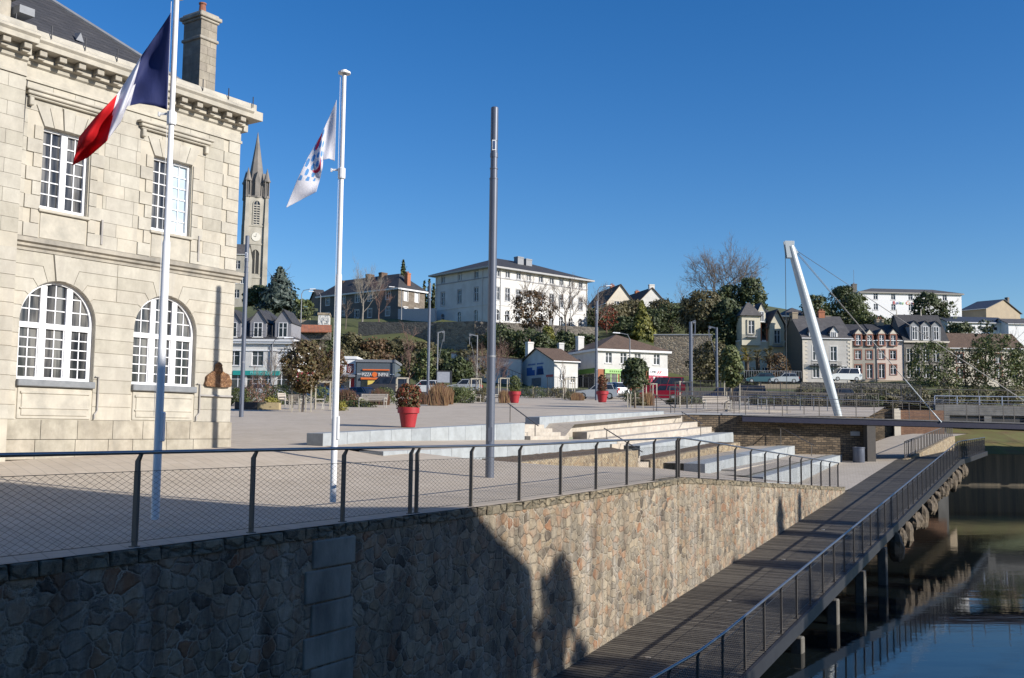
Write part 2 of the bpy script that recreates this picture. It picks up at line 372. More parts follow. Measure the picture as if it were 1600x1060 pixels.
# ------------------------------------------------------------ ground, terraces, river
def patch(mb, u0, u1, t0, t1, zfn, nu=20, nt=8):
    vs = []; fs = []
    for i in range(nu+1):
        for j in range(nt+1):
            u = lerp(u0, u1, i/nu); t = lerp(t0, t1, j/nt); vs.append((u, t, zfn(u, t)))
    for i in range(nu):
        for j in range(nt):
            a = i*(nt+1)+j; fs.append((a, a+nt+1, a+nt+2, a+1))
    mb.add(vs, fs)
def kk(u): return ip(u, [(25, .062), (28, .046), (34, .045), (42, .07), (46, .072)])
def ctop(u): return ip(u, [(25, .533), (27.8, .55), (42.8, .81)])
g = MB()
patch(g, -30, 25, 0, 10.8, lambda u, t: lerp(zf(u), upper(u, 10.8), (t/10.8)**2), 30, 10)
patch(g, -30, 25, 10.8, 60, upper, 20, 6)
patch(g, 25, 45.6, 0.3, 8.6, lambda u, t: lerp(lerp(zf(u), upper(u, 10.8), (t/10.8)**2), zf(u)+kk(u)*t, min(1, (u-25)/4)), 20, 10)
patch(g, 25, 45.6, 8.6, 10.8, lambda u, t: lerp(ctop(u), lerp(upper(25, 10.8), .79, min(1, (u-25)/3)), (t-8.6)/2.2), 20, 3)
patch(g, 25, 59, 10.8, 12.1, lambda u, t: upper(u, t)-(.5 if 37.9 < u < 42.2 else 0), 34, 2)
vs = []; fs = []
for j in range(25):
    t = lerp(12.1, 75, j/24); um = (112-ORG.y-NX.y*t)/UX.y
    for i in range(41): u = lerp(25, um, i/40); vs.append((u, t, upper(u, min(t, 60))))
for j in range(24):
    for i in range(40): a = j*41+i; fs.append((a, a+1, a+42, a+41))
g.add(vs, fs)
tag(g.build('plaza', PAVE, None, ORG, UANG), kind='structure')
def t1z(u): return ip(u, [(45, -.7), (62, -.1)])
def t2z(u): return ip(u, [(45, -.24), (61.8, .40)])
def d0(u): return ip(u, [(44, zf(44)), (48.6, -1.24), (50, deck(50)), (56, deck(56)), (62, deck(62)), (63, deck(63)), (90, .9), (110, 1.25)])
g = MB()
patch(g, 45.6, 48.6, .3, 3.4, lambda u, t: zf(u)+.02*t, 4, 3)
patch(g, 48.6, 63.5, .02, 3.4, lambda u, t: d0(u)+.004*t, 12, 3)
patch(g, 63.5, 110, -.4, 4, lambda u, t: d0(u)+.004*t, 24, 3)
patch(g, 45.0, 66, 3.4, 5.9, lambda u, t: t1z(u), 12, 3)
patch(g, 45.0, 66, 5.9, 7.6, lambda u, t: t2z(u), 12, 3)
tag(g.build('lower_terrace', SETTS, None, ORG, UANG), kind='structure')
# plaza beyond the dark wall, up to the road
g = MB()
vs = []; fs = []
for i in range(13):
    Y = lerp(62.0, 83, i/12)
    for j in range(9):
        e = ORG+UX*((Y-ORG.y-NX.y*12.1)/UX.y)+NX*12.1
        X = lerp(e.x, 21.6+(Y-62)*.41, j/8); vs.append((X, Y, .0513*Y-.98))
for i in range(12):
    for j in range(8):
        a = i*9+j; fs.append((a, a+1, a+10, a+9))
g.add(vs, fs); tag(g.build('upper_plaza', PAVE), kind='structure')
g = MB(); vs = []; fs = []
for i in range(7):
    Y = lerp(83.0, 112.6, i/6)
    for j in range(9):
        e = ORG+UX*((Y-ORG.y-NX.y*12.1)/UX.y)+NX*12.1
        X = lerp(e.x+.3, 21.6+(Y-62)*.41, j/8); vs.append((X, Y, .0513*Y-.98+(.006 if j else .006)))
for i in range(6):
    for j in range(8): a = i*9+j; fs.append((a, a+1, a+10, a+9))
g.add(vs, fs); tag(g.build('car_park', ASPH), kind='structure')
# soil under everything up to the hill, hill terrain, road
def hz(px, Y):
    keys = [(-200, [(112, 628), (130, 605), (160, 560), (200, 500), (260, 470), (420, 466)]),
            (370, [(112, 622), (130, 605), (150, 570), (200, 505), (260, 470), (420, 466)]),
            (450, [(112, 616), (140, 600), (160, 548), (190, 500), (230, 480), (420, 478)]),
            (560, [(112, 614), (140, 603), (158, 560), (175, 525), (190, 503), (215, 497), (420, 497)]),
            (640, [(112, 612), (145, 598), (165, 548), (180, 514), (200, 500), (420, 497)]),
            (700, [(112, 612), (150, 592), (166, 562), (178, 548), (180, 500), (420, 495)]),
            (800, [(112, 614), (145, 604), (165, 562), (180, 524), (195, 503), (420, 490)]),
            (900, [(112, 616), (150, 602), (170, 562), (190, 522), (230, 482), (420, 476)]),
            (1000, [(112, 618), (150, 602), (168, 560), (176, 530), (200, 504), (235, 478), (420, 470)]),
            (1100, [(112, 618), (150, 604), (162, 592), (176, 530), (205, 510), (250, 482), (420, 475)]),
            (1200, [(112, 618), (135, 610), (150, 600), (172, 594), (200, 545), (250, 492), (420, 480)]),
            (1300, [(112, 618), (135, 612), (150, 598), (178, 592), (220, 540), (280, 500), (420, 490)]),
            (1450, [(112, 635), (125, 620), (150, 600), (180, 594), (220, 545), (270, 505), (420, 495)]),
            (1620, [(112, 675), (125, 640), (150, 606), (190, 592), (240, 530), (300, 500), (420, 495)]),
            (1900, [(112, 675), (125, 640), (150, 606), (190, 592), (240, 530), (300, 500), (420, 495)])]
    for (a, pa), (b, pb) in zip(keys, keys[1:]):
        if px <= b:
            f = (px-a)/(b-a); py = lerp(ip(Y, pa), ip(Y, pb), f); break
    else: py = ip(Y, keys[-1][1])
    z = P(px, py, Y).z
    if px < 1440 and Y < 130: z = lerp(ground((px-800)/FPX*112, 112), z, (Y-112)/18)
    return z
g = MB(); nx = 72; Ys = [112+i*4 for i in range(20)]+[192+i*12 for i in range(10)]+[330, 420, 700, 2500]
vs = []; fs = []
for Y in Ys:
    for i in range(nx+1):
        px = -300+i*30
        z = hz(px, min(Y, 420)); 
        if Y > 420: z = lerp(z, z-20, (Y-420)/2000)
        X = (px-800)/FPX*Y
        z += .5*math.sin(X*.21+Y*.13)+.4*math.sin(X*.07-Y*.31) if Y > 152 else 0
        vs.append((X, Y, z-.12))
for i in range(len(Ys)-1):
    for j in range(nx):
        a = i*(nx+1)+j; fs.append((a, a+1, a+nx+2, a+nx+1))
g.add(vs, fs); tag(g.build('hill', GRASS, None, smooth=True), kind='structure')
g = MB(); vs = []; fs = []
for i in range(31):
    px = -200+i*56
    for j, Y in enumerate((112.5, 118, 124, 130)):
        X = (px-800)/FPX*Y; vs.append((X, Y, hz(px, Y)+.03))
for i in range(30):
    for j in range(3):
        a = i*4+j; fs.append((a, a+4, a+5, a+1))
g.add(vs, fs); tag(g.build('road', ASPH), kind='structure')
# ground sheet far around, river bed level
ZW = -3.98
g = MB(); n = 60
vs = [(lerp(-60, 260, i/n), lerp(-60, 330, j/n), ZW) for i in range(n+1) for j in range(n+1)]
g.add([(-150, -120, ZW), (400, -120, ZW), (400, 330, ZW), (-150, 330, ZW)], [(0, 1, 2, 3)])
tag(g.build('river', WATER), kind='structure')
# opposite bank ground (out of frame to the right)
g = MB(); g.box(-60, 44, -60, -27, -6, -1.0)
tag(g.build('far_bank', ASPH, None, ORG, UANG), kind='structure')

# quay wall
g = MB()
us = [-30+i*1.0 for i in range(56)]+[26.9+i*1.0 for i in range(23)]+[49.6]
us = sorted(set(us))
for a, b in zip(us, us[1:]):
    za, zb = zf(a)-.16, zf(b)-.16
    g.hexa([(a, 0, -6), (b, 0, -6), (b, .45, -6), (a, .45, -6)], [(a, 0, za), (b, 0, zb), (b, .45, zb), (a, .45, za)])
quay = root('quay_wall', 'tall rubble stone quay wall below the plaza railing, rising from the boardwalk', 'stone wall', W(0, 0, -6), UANG)
def sub(mbv, name, mat, par, off=(0, 0, -6)):
    mbv.v = [v-Vector(off) for v in mbv.v]; return mbv.build(name, mat, par)
sub(g, 'wall_face', RUB, quay)
g = MB(); u = -20.0
while u < 49.4:
    L = random.uniform(.25, .62); e = min(u+L, 49.5); j = lambda s=.02: random.uniform(-s, s)
    z0, z1 = zf(u)-.17, zf(e)-.17; h = .15+random.uniform(0, .015)
    g.hexa([(u+.008, -.02+j(), z0), (e-.008, -.02+j(), z1), (e-.008, .40, z1), (u+.008, .40, z0)],
           [(u+.02, -.03+j(.015), z0+h+j(.008)), (e-.02, -.03+j(.015), z1+h+j(.008)), (e-.02, .42, z1+.165), (u+.02, .42, z0+.165)])
    u = e
bevel(sub(g, 'coping', RUBT, quay), .015, 2)
g = MB(); z = -.32
k = 0
while z > -5.4:
    h = random.uniform(.40, .5); a = 11.25+(.0 if k % 2 else .16)+random.uniform(-.03, .03); b = a+random.uniform(.8, 1.0)+(.16 if k % 2 else 0)
    g.box(a, b, -.035, .1, z-h+.02, z); z -= h; k += 1
bevel(sub(g, 'cut_stone_quoins', plain('cut_quay_stone', (.34, .325, .27), .9, c2=(.12, .115, .10), sc=1.6, bump=.6, detail=10, stretch=(1, 1, .5)), quay), .02, 2)

# near railing on the quay wall
FH = 1.08
def fence_uv(lbl, us_posts, base, t, cat, pm, heavy=(), net=True, step=(.125, .065), nr=.0014, tube=.024, post=(.062, .032), netz=(.06, .86), railmat=RAILM, name='cable_net_railing', H=FH, group=None):
    u0 = us_posts[0]; rt = root(name, lbl, cat, W(u0, t, base(u0)), UANG, group); off = (u0, t, base(u0))
    for i, u in enumerate(us_posts):
        for du in ((-.09, .09) if i in heavy else (0,)):
            g = MB(off); b = base(u+du)-.05
            g.box(u+du-post[1]/2, u+du+post[1]/2, t-post[0]/2, t+post[0]/2, b, b+H*.95)
            g.hexa([(u+du-post[1]/2, t-post[0]/2, b+H*.95), (u+du+post[1]/2, t-post[0]/2, b+H*.95), (u+du+post[1]/2, t+post[0]/2, b+H*.95), (u+du-post[1]/2, t+post[0]/2, b+H*.95)],
                   [(u+du-post[1]/2, t-post[0]*1.1, b+H+.03), (u+du+post[1]/2, t-post[0]*1.1, b+H+.03), (u+du+post[1]/2, t-post[0]*.5, b+H+.03), (u+du-post[1]/2, t-post[0]*.5, b+H+.03)])
            g.box(u+du-.05, u+du+.05, t-.04, t+.04, b+.03, b+.06)
            g.build('post', pm, rt)
    g = MB(off); g.tube([(u, t-post[0]*.8, base(u)+H) for u in us_posts], tube, 10); smooth_by_angle(g.build('handrail', railmat, rt))
    g = MB(off)
    for za in netz:
        for a, b in zip(us_posts, us_posts[1:]):
            g.bar((a, t, base(a)+za), (b, t, base(b)+za), .007)
    for u in us_posts:
        for s in (-.045, .045):
            g.bar((u+s, t, base(u)+netz[0]), (u+s, t, base(u)+netz[-1]), .005)
    g.build('edge_wire', CABLE, rt)
    if net:
        for a, b in zip(us_posts, us_posts[1:]):
            g = MB(off); w = b-a-.1; h = netz[-1]-netz[0]; A = a+.05; sl = step[1]/step[0]
            c = -h/sl
            while c < w:
                x0 = max(0, c); x1 = min(w, c+h/sl)
                if x1-x0 > .02:
                    z0 = (x0-c)*sl; z1 = (x1-c)*sl
                    f = lambda x, z: (A+x, t, base(A+x)+netz[0]+z)
                    g.bar(f(x0, z0), f(x1, z1), nr*2); g.bar(f(x0, h-z0), f(x1, h-z1), nr*2)
                c += step[0]
            o_ = g.build('cable_net', NET, rt)
    return rt
ups = [2.7, 4.6, 6.52, 8.39, 10.3, 12.22, 14.07]+[14.07+1.8329*i for i in range(1, 7)]
ups = [-2.9, -1.0, .85]+ups+[25.07+1.81*i for i in range(1, 14)]
ups[-1] = 48.58
near_rail = fence_uv('long steel handrail with cable net panels on top of the stone quay wall', ups, lambda u: zf(u)+(-.0), .12, 'railing', STEELB, heavy=(9, 16))

# boardwalk
g = MB(); u = -4.0
while u < 88.5:
    t1 = 0.0; t0 = -3.42 if u < 66 else -3.42-.11*(u-66)*0
    z = deck(u); a, b = u, u+.118
    j = random.uniform(-.002, .002)
    g.hexa([(a, t0, z-.06), (b, t0, deck(b)-.06), (b, t1, deck(b)-.06), (a, t1, z-.06)], [(a, t0, z+j), (b, t0, deck(b)+j), (b, t1, deck(b)+j), (a, t1, z+j)])
    u += .15
bw = g.build('boardwalk', WOODG, None, ORG, UANG); tag(bw, kind='structure')
g = MB()
for tt in (-.25, -1.7, -3.2):
    for i in range(30):
        a = -4+i*3; b = a+3; g.hexa([(a, tt-.08, deck(a)-.34), (b, tt-.08, deck(b)-.34), (b, tt+.08, deck(b)-.34), (a, tt+.08, deck(a)-.34)], [(a, tt-.08, deck(a)-.065), (b, tt-.08, deck(b)-.065), (b, tt+.08, deck(b)-.065), (a, tt+.08, deck(a)-.065)])
for i in range(92):
    a = -4+i; b = a+1; g.hexa([(a, -3.50, deck(a)-.30), (b, -3.50, deck(b)-.30), (b, -3.43, deck(b)-.30), (a, -3.43, deck(a)-.30)], [(a, -3.50, deck(a)+.02), (b, -3.50, deck(b)+.02), (b, -3.43, deck(b)+.02), (a, -3.43, deck(a)+.02)])
tag(g.build('boardwalk_beams', STEELD, None, ORG, UANG), kind='structure')
CONC = plain('mossy_concrete', (.15, .14, .12), .9, c2=(.07, .065, .055), sc=3, bump=.3)
pier0 = None
for i in range(9):
    u = 8.5+i*4.2
    if u > 41: break
    g = MB((u, -3.1, ZW-1)); zt = deck(u)-.345
    g.box(u-.15, u+.15, -3.58, -3.28, ZW-1, zt); g.box(u-.12, u+.12, -3.279, -.2, zt-.28, zt)
    o = g.build('concrete_pier', CONC, None, W(u, -3.1, ZW-1), UANG); bevel(o, .03)
    tag(o, 'square concrete pier carrying the low near end of the boardwalk above the dark water', 'pier', 'concrete piers under the boardwalk')
# rounded stone corbels under the far half of the deck edge
CORB = plain('brown_boulder', (.17, .13, .085), .85, c2=(.04, .032, .024), sc=2.5, bump=.7, detail=8)
from mathutils import noise as mnoise
for i, u in enumerate([40.6, 41.9, 43.4, 45.4, 46.3, 48.4, 50.6, 51.8, 53.6, 55.4, 57.2, 59.3, 61.6, 63.4, 65.4, 67.6]):
    s_ = random.uniform(.30, .46); zt = deck(u)-.32
    g = MB((u, -3.3, zt)); n1, n2 = 8, 10; vs = []; fs = []; hx_ = random.uniform(.9, 1.7)
    for a in range(n1+1):
        for b in range(n2):
            th = math.pi*a/n1; ph = 2*math.pi*b/n2; d = Vector((math.sin(th)*math.cos(ph), math.sin(th)*math.sin(ph), math.cos(th)))
            rr = s_*.85*(1+.30*mnoise.noise(d*1.2+Vector((i*3.1, 0, 0)))+.15*mnoise.noise(d*3+Vector((0, i, 0))))
            vs.append((u+rr*d.x*.9, -3.5+rr*d.y*.8, zt-s_*hx_*.75+rr*d.z*hx_))
    for a in range(n1):
        for b in range(n2): fs.append((a*n2+b, a*n2+(b+1) % n2, (a+1)*n2+(b+1) % n2, (a+1)*n2+b))
    g.add(vs, fs)
    o = g.build('corbel_stone', CORB, None, W(u, -3.3, zt), UANG); bevel(o, .03)
    tag(o, 'rough brown boulder wedged under the outer edge of the boardwalk far end', 'boulder', 'boulders along the boardwalk edge')
bups = [1.6+1.5*i for i in range(58)]
river_rail = fence_uv('long river side railing of the boardwalk with pale cable net and shiny handrail', bups, deck, -3.35, 'railing', STEELB, net=True, step=(.09, .09), nr=.002, tube=.03, post=(.05, .03), netz=(.1, .92), name='boardwalk_railing', H=1.1)
# terrace walls, seats and stairs, all in the frame of the quay
def granite(lbl, t, u0, u1, top, bot, th=.75, L=1.25, name='granite_block_wall', core=.012):
    g = MB((u0, t, bot(u0))); n = max(1, round((u1-u0)/L))
    for i in range(n):
        a = lerp(u0, u1, i/n)+(.006 if i else 0); b = lerp(u0, u1, (i+1)/n)-(.006 if i < n-1 else 0)
        g.hexa([(a, t, bot(a)-.4), (b, t, bot(b)-.4), (b, t+th, bot(b)-.4), (a, t+th, bot(a)-.4)], [(a, t, top(a)), (b, t, top(b)), (b, t+th, top(b)), (a, t+th, top(a))])
    o = g.build(name, GRAN, None, W(u0, t, bot(u0)), UANG); bevel(o, .008)
    return tag(o, lbl, 'granite wall')
L2 = lambda a, za, b, zb: (lambda u: lerp(za, zb, (u-a)/(b-a)))
granite('long low grey granite wall left of the small cream steps, behind the tall lamp', 10.8, 24.9, 38.1, L2(25, 1.05, 38.1, 1.49), L2(25, .7, 38.1, .77), .65)
granite('granite wall topping the cream seating steps, its dark end beside the small steps', 12.1, 42.0, 58.3, L2(42, 1.79, 58, 2.36), L2(42, 1.40, 58, 2.0), .75)
granite('grey granite wall running flush with the plaza behind the tall lamp foot', 8.6, 25.0, 42.8, lambda u: ctop(u)+.012, L2(25, .2, 42.8, -.4), .9)
granite('grey granite wall between the cream seating steps and the far planting bed', 8.6, 45.6, 61.6, L2(45.6, .5, 61.5, 1.2), L2(45.6, -.07, 61.5, .5), 1.0)
granite('grey granite wall with a shaded near end, just behind the railing corner', 5.2, 44.9, 61.9, L2(44.9, -.23, 61.8, .41), L2(44.9, -.66, 61.8, -.09), 1.0)
granite('lowest and nearest grey granite wall beside the end of the quay railing', 2.8, 45.8, 63.6, L2(45.8, -.76, 63.6, -.1), L2(45.8, -1.1, 63.6, -.6), 1.0)
def seat(g, t, th, u0, u1, top, drop, L=1.6):
    n = max(1, round((u1-u0)/L))
    for i in range(n):
        a = lerp(u0, u1, i/n)+.004; b = lerp(u0, u1, (i+1)/n)-.004
        g.hexa([(a, t, top(a)-drop), (b, t, top(b)-drop), (b, t+th, top(b)-drop), (a, t+th, top(a)-drop)], [(a, t, top(a)), (b, t, top(b)), (b, t+th, top(b)), (a, t+th, top(a))])
seats = root('seating_steps', 'wide flight of cream stone seating steps facing the river', 'steps', W(42.5, 8.7, 0), UANG)
rows = [(11.25, .845, L2(43.0, 1.46, 59, 2.08)), (10.5, .74, L2(43.8, 1.13, 60, 1.78)), (9.75, .74, L2(44.6, .84, 60.6, 1.50)), (9.605, .14, L2(45.3, .56, 61.2, 1.22))]
for i, (t, th, top) in enumerate(rows):
    g = MB((42.5, 8.7, 0)); u0 = 43.0+.75*i; u1 = 59.2+.62*i
    seat(g, t, th, u0, u1, top, .62); bevel(g.build('step', CREAM, seats), .01)
def stairs(lbl, t0, tstep, n, u0, u1, z0, dz, mat=CREAM, name='stairs'):
    r_ = root(name, lbl, 'stairs', W(u0, t0, z0), UANG)
    for i in range(n):
        g = MB((u0, t0, z0)); g.box(u0, u1, t0+i*tstep, t0+(i+1)*tstep+(.1 if i == n-1 else 0), z0-.6, z0+(i+1)*dz); bevel(g.build('step', mat, r_), .008)
    return r_
stairs('narrow cream steps rising between two granite walls to the upper plaza', 10.55, .42, 4, 38.15, 41.9, .78, .165)
stairs('short flight of pale steps in the gap between the two rubble beds', 7.3, .40, 4, 42.0, 43.35, -.42, .26, SETTS)
g = MB((47, 4.75, 0))
seat(g, 4.55, .64, 47.3, 64.4, L2(47.6, -.54, 64.9, -.06), .5); seat(g, 4.05, .49, 50, 64.2, L2(47.6, -.66, 64.9, -.24), .5)
tag(g.build('low_cream_steps', CREAM, None, W(47, 4.75, 0), UANG), 'two long low cream steps along the foot of the near granite wall', 'steps')
for (lbl, u0, u1, ts, tt, bs, bb) in (('ochre rubble planting bed edge tapering into the plaza paving', 30.5, 41.9, .10, .37, -.12, -.36), ('second ochre rubble planting bed edge, right of the short pale steps', 43.4, 57.5, -.08, .62, -.5, .4)):
    g = MB((u0, 7.2, bs)); n = 14
    for i in range(n):
        a, b = lerp(u0, u1, i/n), lerp(u0, u1, (i+1)/n); f = lambda u, p, q: lerp(p, q, (u-u0)/(u1-u0)); j = random.uniform(-.02, .02)
        g.hexa([(a, 7.2, f(a, bs, bb)-.4), (b, 7.2, f(b, bs, bb)-.4), (b, 7.55, f(b, bs, bb)-.4), (a, 7.55, f(a, bs, bb)-.4)], [(a, 7.24, f(a, ts, tt)), (b, 7.24, f(b, ts, tt)), (b, 7.55, f(b, ts, tt)), (a, 7.55, f(a, ts, tt))])
    tag(g.build('rubble_bed_wall', RUBL, None, W(u0, 7.2, bs), UANG), lbl, 'stone wall')
g = MB()
patch(g, 30.8, 41.85, 7.5, 8.62, lambda u, t: lerp(.08, .35, (u-30.8)/11)+.03*random.random()+(t-7.5)*.1, 40, 5)
patch(g, 43.45, 57.4, 7.5, 8.62, lambda u, t: lerp(-.1, .6, (u-43.5)/14)+.03*random.random(), 40, 5)
tag(g.build('planting_soil', SOIL, None, ORG, UANG), kind='structure')
def stair_rail(lbl, a, b, ha=.95, hb=.95, mid=True):
    a = Vector(a); b = Vector(b); r_ = root('handrail', lbl, 'handrail', a)
    for p, h in ((a, ha), (b, hb)):
        g = MB(a); g.tube([p, p+Vector((0, 0, h))], .022, 8); g.build('post', STEELB, r_)
    g = MB(a); d = (b-a); d.z += hb-ha; d.normalize(); g.tube([a+Vector((0, 0, ha))-d*.25, b+Vector((0, 0, hb))+d*.3], .026, 8); g.build('rail', STEELB, r_)
def pick(px, py, t):
    d = ray(px, py); n = NX; k = ((ORG+NX*t)-Vector((0, 0, 0))).dot(n)-CAM.dot(n); k /= d.dot(n); return CAM+d*k
def srail(lbl, pa, pb, pc, pd, ta, tb):   # foot and top pixels of both posts
    A = pick(*pa, ta); B = pick(*pb, tb); ha = pick(*pc, ta).z-A.z; hb = pick(*pd, tb).z-B.z
    stair_rail(lbl, A, B, ha, hb)
srail('dark handrail beside the narrow cream steps to the upper plaza', (797, 660), (836, 687), (797, 633), (836, 662), 12.6, 10.6)
srail('dark handrail at the gap between the two rubble beds', (948, 690), (998, 716), (948, 672), (998, 703), 9.6, 7.4)
srail('dark handrail at the right end of the cream seating steps', (1067, 668), (1095, 690), (1067, 645), (1095, 661), 11.0, 9.0)
srail('thin handrail in front of the dark schist wall near the lowest steps', (1220, 700), (1268, 713), (1220, 668), (1268, 694), 6.0, 3.8)
srail('thin handrail at the top right corner of the upper plaza', (1026, 644), (1048, 652), (1026, 619), (1048, 634), 12.9, 12.0)
# dark schist wall closing the terraces, footbridge landing
wl = MB((8.9, 62, -1)); wl.box(8.3, 21.55, 62, 62.4, -1.2, 2.19)
wx = wl.build('schist_wall', BRKD, None, (8.9, 62, -1)); tag(wx, 'dark schist masonry wall under the footbridge landing, behind the granite seats', 'stone wall')
g = MB((8.9, 62, 2.26)); g.box(8.3, 14.2, 61.94, 62.6, 2.202, 2.29); tag(g.build('wall_coping', GRANT, None, (8.9, 62, 2.26)), 'thin pale coping slab on the dark schist wall left of the footbridge beam', 'coping')
g = MB((17, 61.9, 1)); a = P(1329, 678, 61.95); g.box(a.x, a.x+.55, 61.93, 61.995, a.z-.12, a.z+.14); tag(g.build('wall_plaque', plain('grey_plaque', (.33, .33, .33), .6), None, (17, 61.9, 1)), 'small pale grey plaque on the dark schist wall near the bridge column', 'plaque')
# litter bin
p = P(1342, 724, 61.0)
bn = root('litter_bin', 'round dark grey litter bin at the foot of the dark schist wall', 'litter bin', p)
g = MB(); g.lathe([(.30, 0), (.34, .05), (.34, .86), (.36, .88), (.36, .94), (.30, .95), (.28, .90)], n=18); smooth_by_angle(g.build('bin_body', LAMPM, bn))
g = MB(); g.lathe([(.27, .905), (.20, .915)], n=18); g.build('liner', STEELD, bn)
# metal sign/ground light dots on the deck
for i, (px, py) in enumerate([(1012, 1028), (1139, 939), (1224, 875), (1286, 828)]):
    d = ray(px, py); k = 10
    while (CAM+d*k).z > deck(tu(CAM+d*k)[0]): k += .05
    q = CAM+d*k; g = MB(); g.lathe([(.07, -.01), (.07, .006), (.05, .008)], n=12)
    tag(g.build('deck_light', plain('stud_metal_%d' % i, (.5, .5, .5), .3, .8), None, (q.x, q.y, deck(tu(q)[0])+.004)), 'small round metal stud light set in the dark boardwalk planks', 'deck light', 'studs along the boardwalk')
# ------------------------------------------------------------ town hall
TZ = .55
tc0 = P(358, 697, 31)
TANG = math.atan2(.825, .565)
hall = root('town_hall', 'pale limestone town hall with arched ground floor windows and slate roof beside the flagpoles', 'building', (tc0.x, tc0.y, TZ), TANG)
def z_(v): return v-TZ
fm = lambda a, b, d: (a, d, b-TZ)
def arch(xc, zb, zs, r, n=24):
    pts = [(xc-r, zb), (xc+r, zb)]
    for i in range(n+1):
        a = math.pi*i/n; pts.append((xc+r*math.cos(a), zs+r*math.sin(a)))
    return pts
WC = [-5.71, -2.42]; RR = 1.05; ZS = 3.86; ZB = 2.36
holes = [arch(c, ZB, ZS, RR) for c in WC]
UW = [(-6.38, -5.06), (-3.06, -1.74)]
uh = [[(a, 6.72), (b, 6.72), (b, 8.85), (a, 8.85)] for a, b in UW]
g = MB()
g.panel([(-7.05, .0), (0, .0), (0, 10.4), (-7.05, 10.4)], holes+uh, fm, .34)
g.box(-22, -7.05, -.22, .3, 0-TZ, z_(10.4))            # projecting centre pavilion
g.box(-22, -.001, .36, 12, -TZ, z_(10.4)); g.box(-.3, -.002, .003, .36, -TZ, z_(10.3))
g.build('wall', plain('ashlar_ground', (.50, .455, .37), .88, c2=(.36, .33, .27), sc=1.2, bump=.2, detail=8), hall)
# rusticated ground floor blocks
def inset(poly, d):
    n = len(poly); A = sum(poly[i][0]*poly[(i+1) % n][1]-poly[(i+1) % n][0]*poly[i][1] for i in range(n))
    s = 1 if A > 0 else -1; out = []
    for i in range(n):
        p0, p1, p2 = Vector(poly[i-1]), Vector(poly[i]), Vector(poly[(i+1) % n])
        e1 = (p1-p0); e2 = (p2-p1)
        if e1.length < 1e-6 or e2.length < 1e-6: out.append(tuple(p1)); continue
        e1.normalize(); e2.normalize()
        n1 = Vector((-e1.y, e1.x))*s; n2 = Vector((-e2.y, e2.x))*s; m = n1+n2
        if m.length < .3: m = n1
        m = m.normalized(); c = max(.4, m.dot(n1)); out.append(tuple(p1+m*(d/c)))
    return out
def block(g, poly, front=-.02, back=0.0, mp=fm, j0=.002, j1=.009):
    a = inset(poly, j0); b = inset(poly, j1); n = len(poly)
    vs = [mp(x, y, back) for x, y in a]+[mp(x, y, front) for x, y in b]
    tri = tessellate_polygon([[Vector((x, y, 0)) for x, y in b]])
    g.add(vs, [tuple(n+i for i in t) for t in tri]+[(i, (i+1) % n, n+(i+1) % n, n+i) for i in range(n)])
g = MB()
lo = [1.35+.3586*i for i in range(8)]; hi = [3.86+.345*i for i in range(6)]
edges = [(-7.05, WC[0]-RR), (WC[0]+RR, WC[1]-RR), (WC[1]+RR, 0.0)]
for a, b in edges:
    for z0, z1 in zip(lo, lo[1:]):
        if b-a > 1.1: block(g, [(a, z0), (b, z0), (b, z1), (a, z1)])
        else: block(g, [(a, z0), (b, z0), (b, z1), (a, z1)])
TH = [0, 18, 36, 54, 70, 82]
def A_(c, th): return (c+RR*math.cos(R(th)), ZS+RR*math.sin(R(th)))
def B_(c, th, z, sgn=1):
    k = (z-ZS)/max(math.tan(R(th)), 1e-3) if th > 0 else RR
    return (c+sgn*k, z)
for j in range(5):
    z0, z1 = hi[j], hi[j+1]; t0, t1 = TH[j], TH[j+1]
    def right(c):  # boundary on the right side of an arch, bottom to top
        p = [] if j == 0 else [B_(c, t0, z0)]
        p += [(c+RR*math.cos(R(a)), ZS+RR*math.sin(R(a))) for a in [lerp(t0, t1, q/4) for q in range(5)]] if 1 else []
        p += [B_(c, t1, z1)]
        if j == 0: p = p
        return p
    def mirror(pts, c): return [(2*c-x, y) for x, y in pts]
    for k in range(3):
        if k == 0: L = [(-7.05, z0), (-7.05, z1)]; Rr = mirror(right(WC[0]), WC[0])
        elif k == 1: L = right(WC[0]); Rr = mirror(right(WC[1]), WC[1])
        else: L = right(WC[1]); Rr = [(0, z0), (0, z1)]
        if k == 0 or j < 4: pass
        poly = Rr+L[::-1]
        mx = (L[-1][0]+Rr[-1][0])/2
        if j >= 2 and k == 1:
            block(g, Rr+[(mx, z1), (mx, z0)]); block(g, [(mx, z0), (mx, z1)]+L[::-1])
        else: block(g, poly)
for c in WC:   # top voussoirs and keystone
    a0, a1 = 82, 98
    top = hi[5]
    k = (top-ZS)/math.tan(R(82))
    block(g, [A_(c, 82), (c+k, top), (c-k, top), A_(c, 98), A_(c, 93), A_(c, 87)][::-1], -.06)
g.build('rusticated_blocks', STONE, hall)
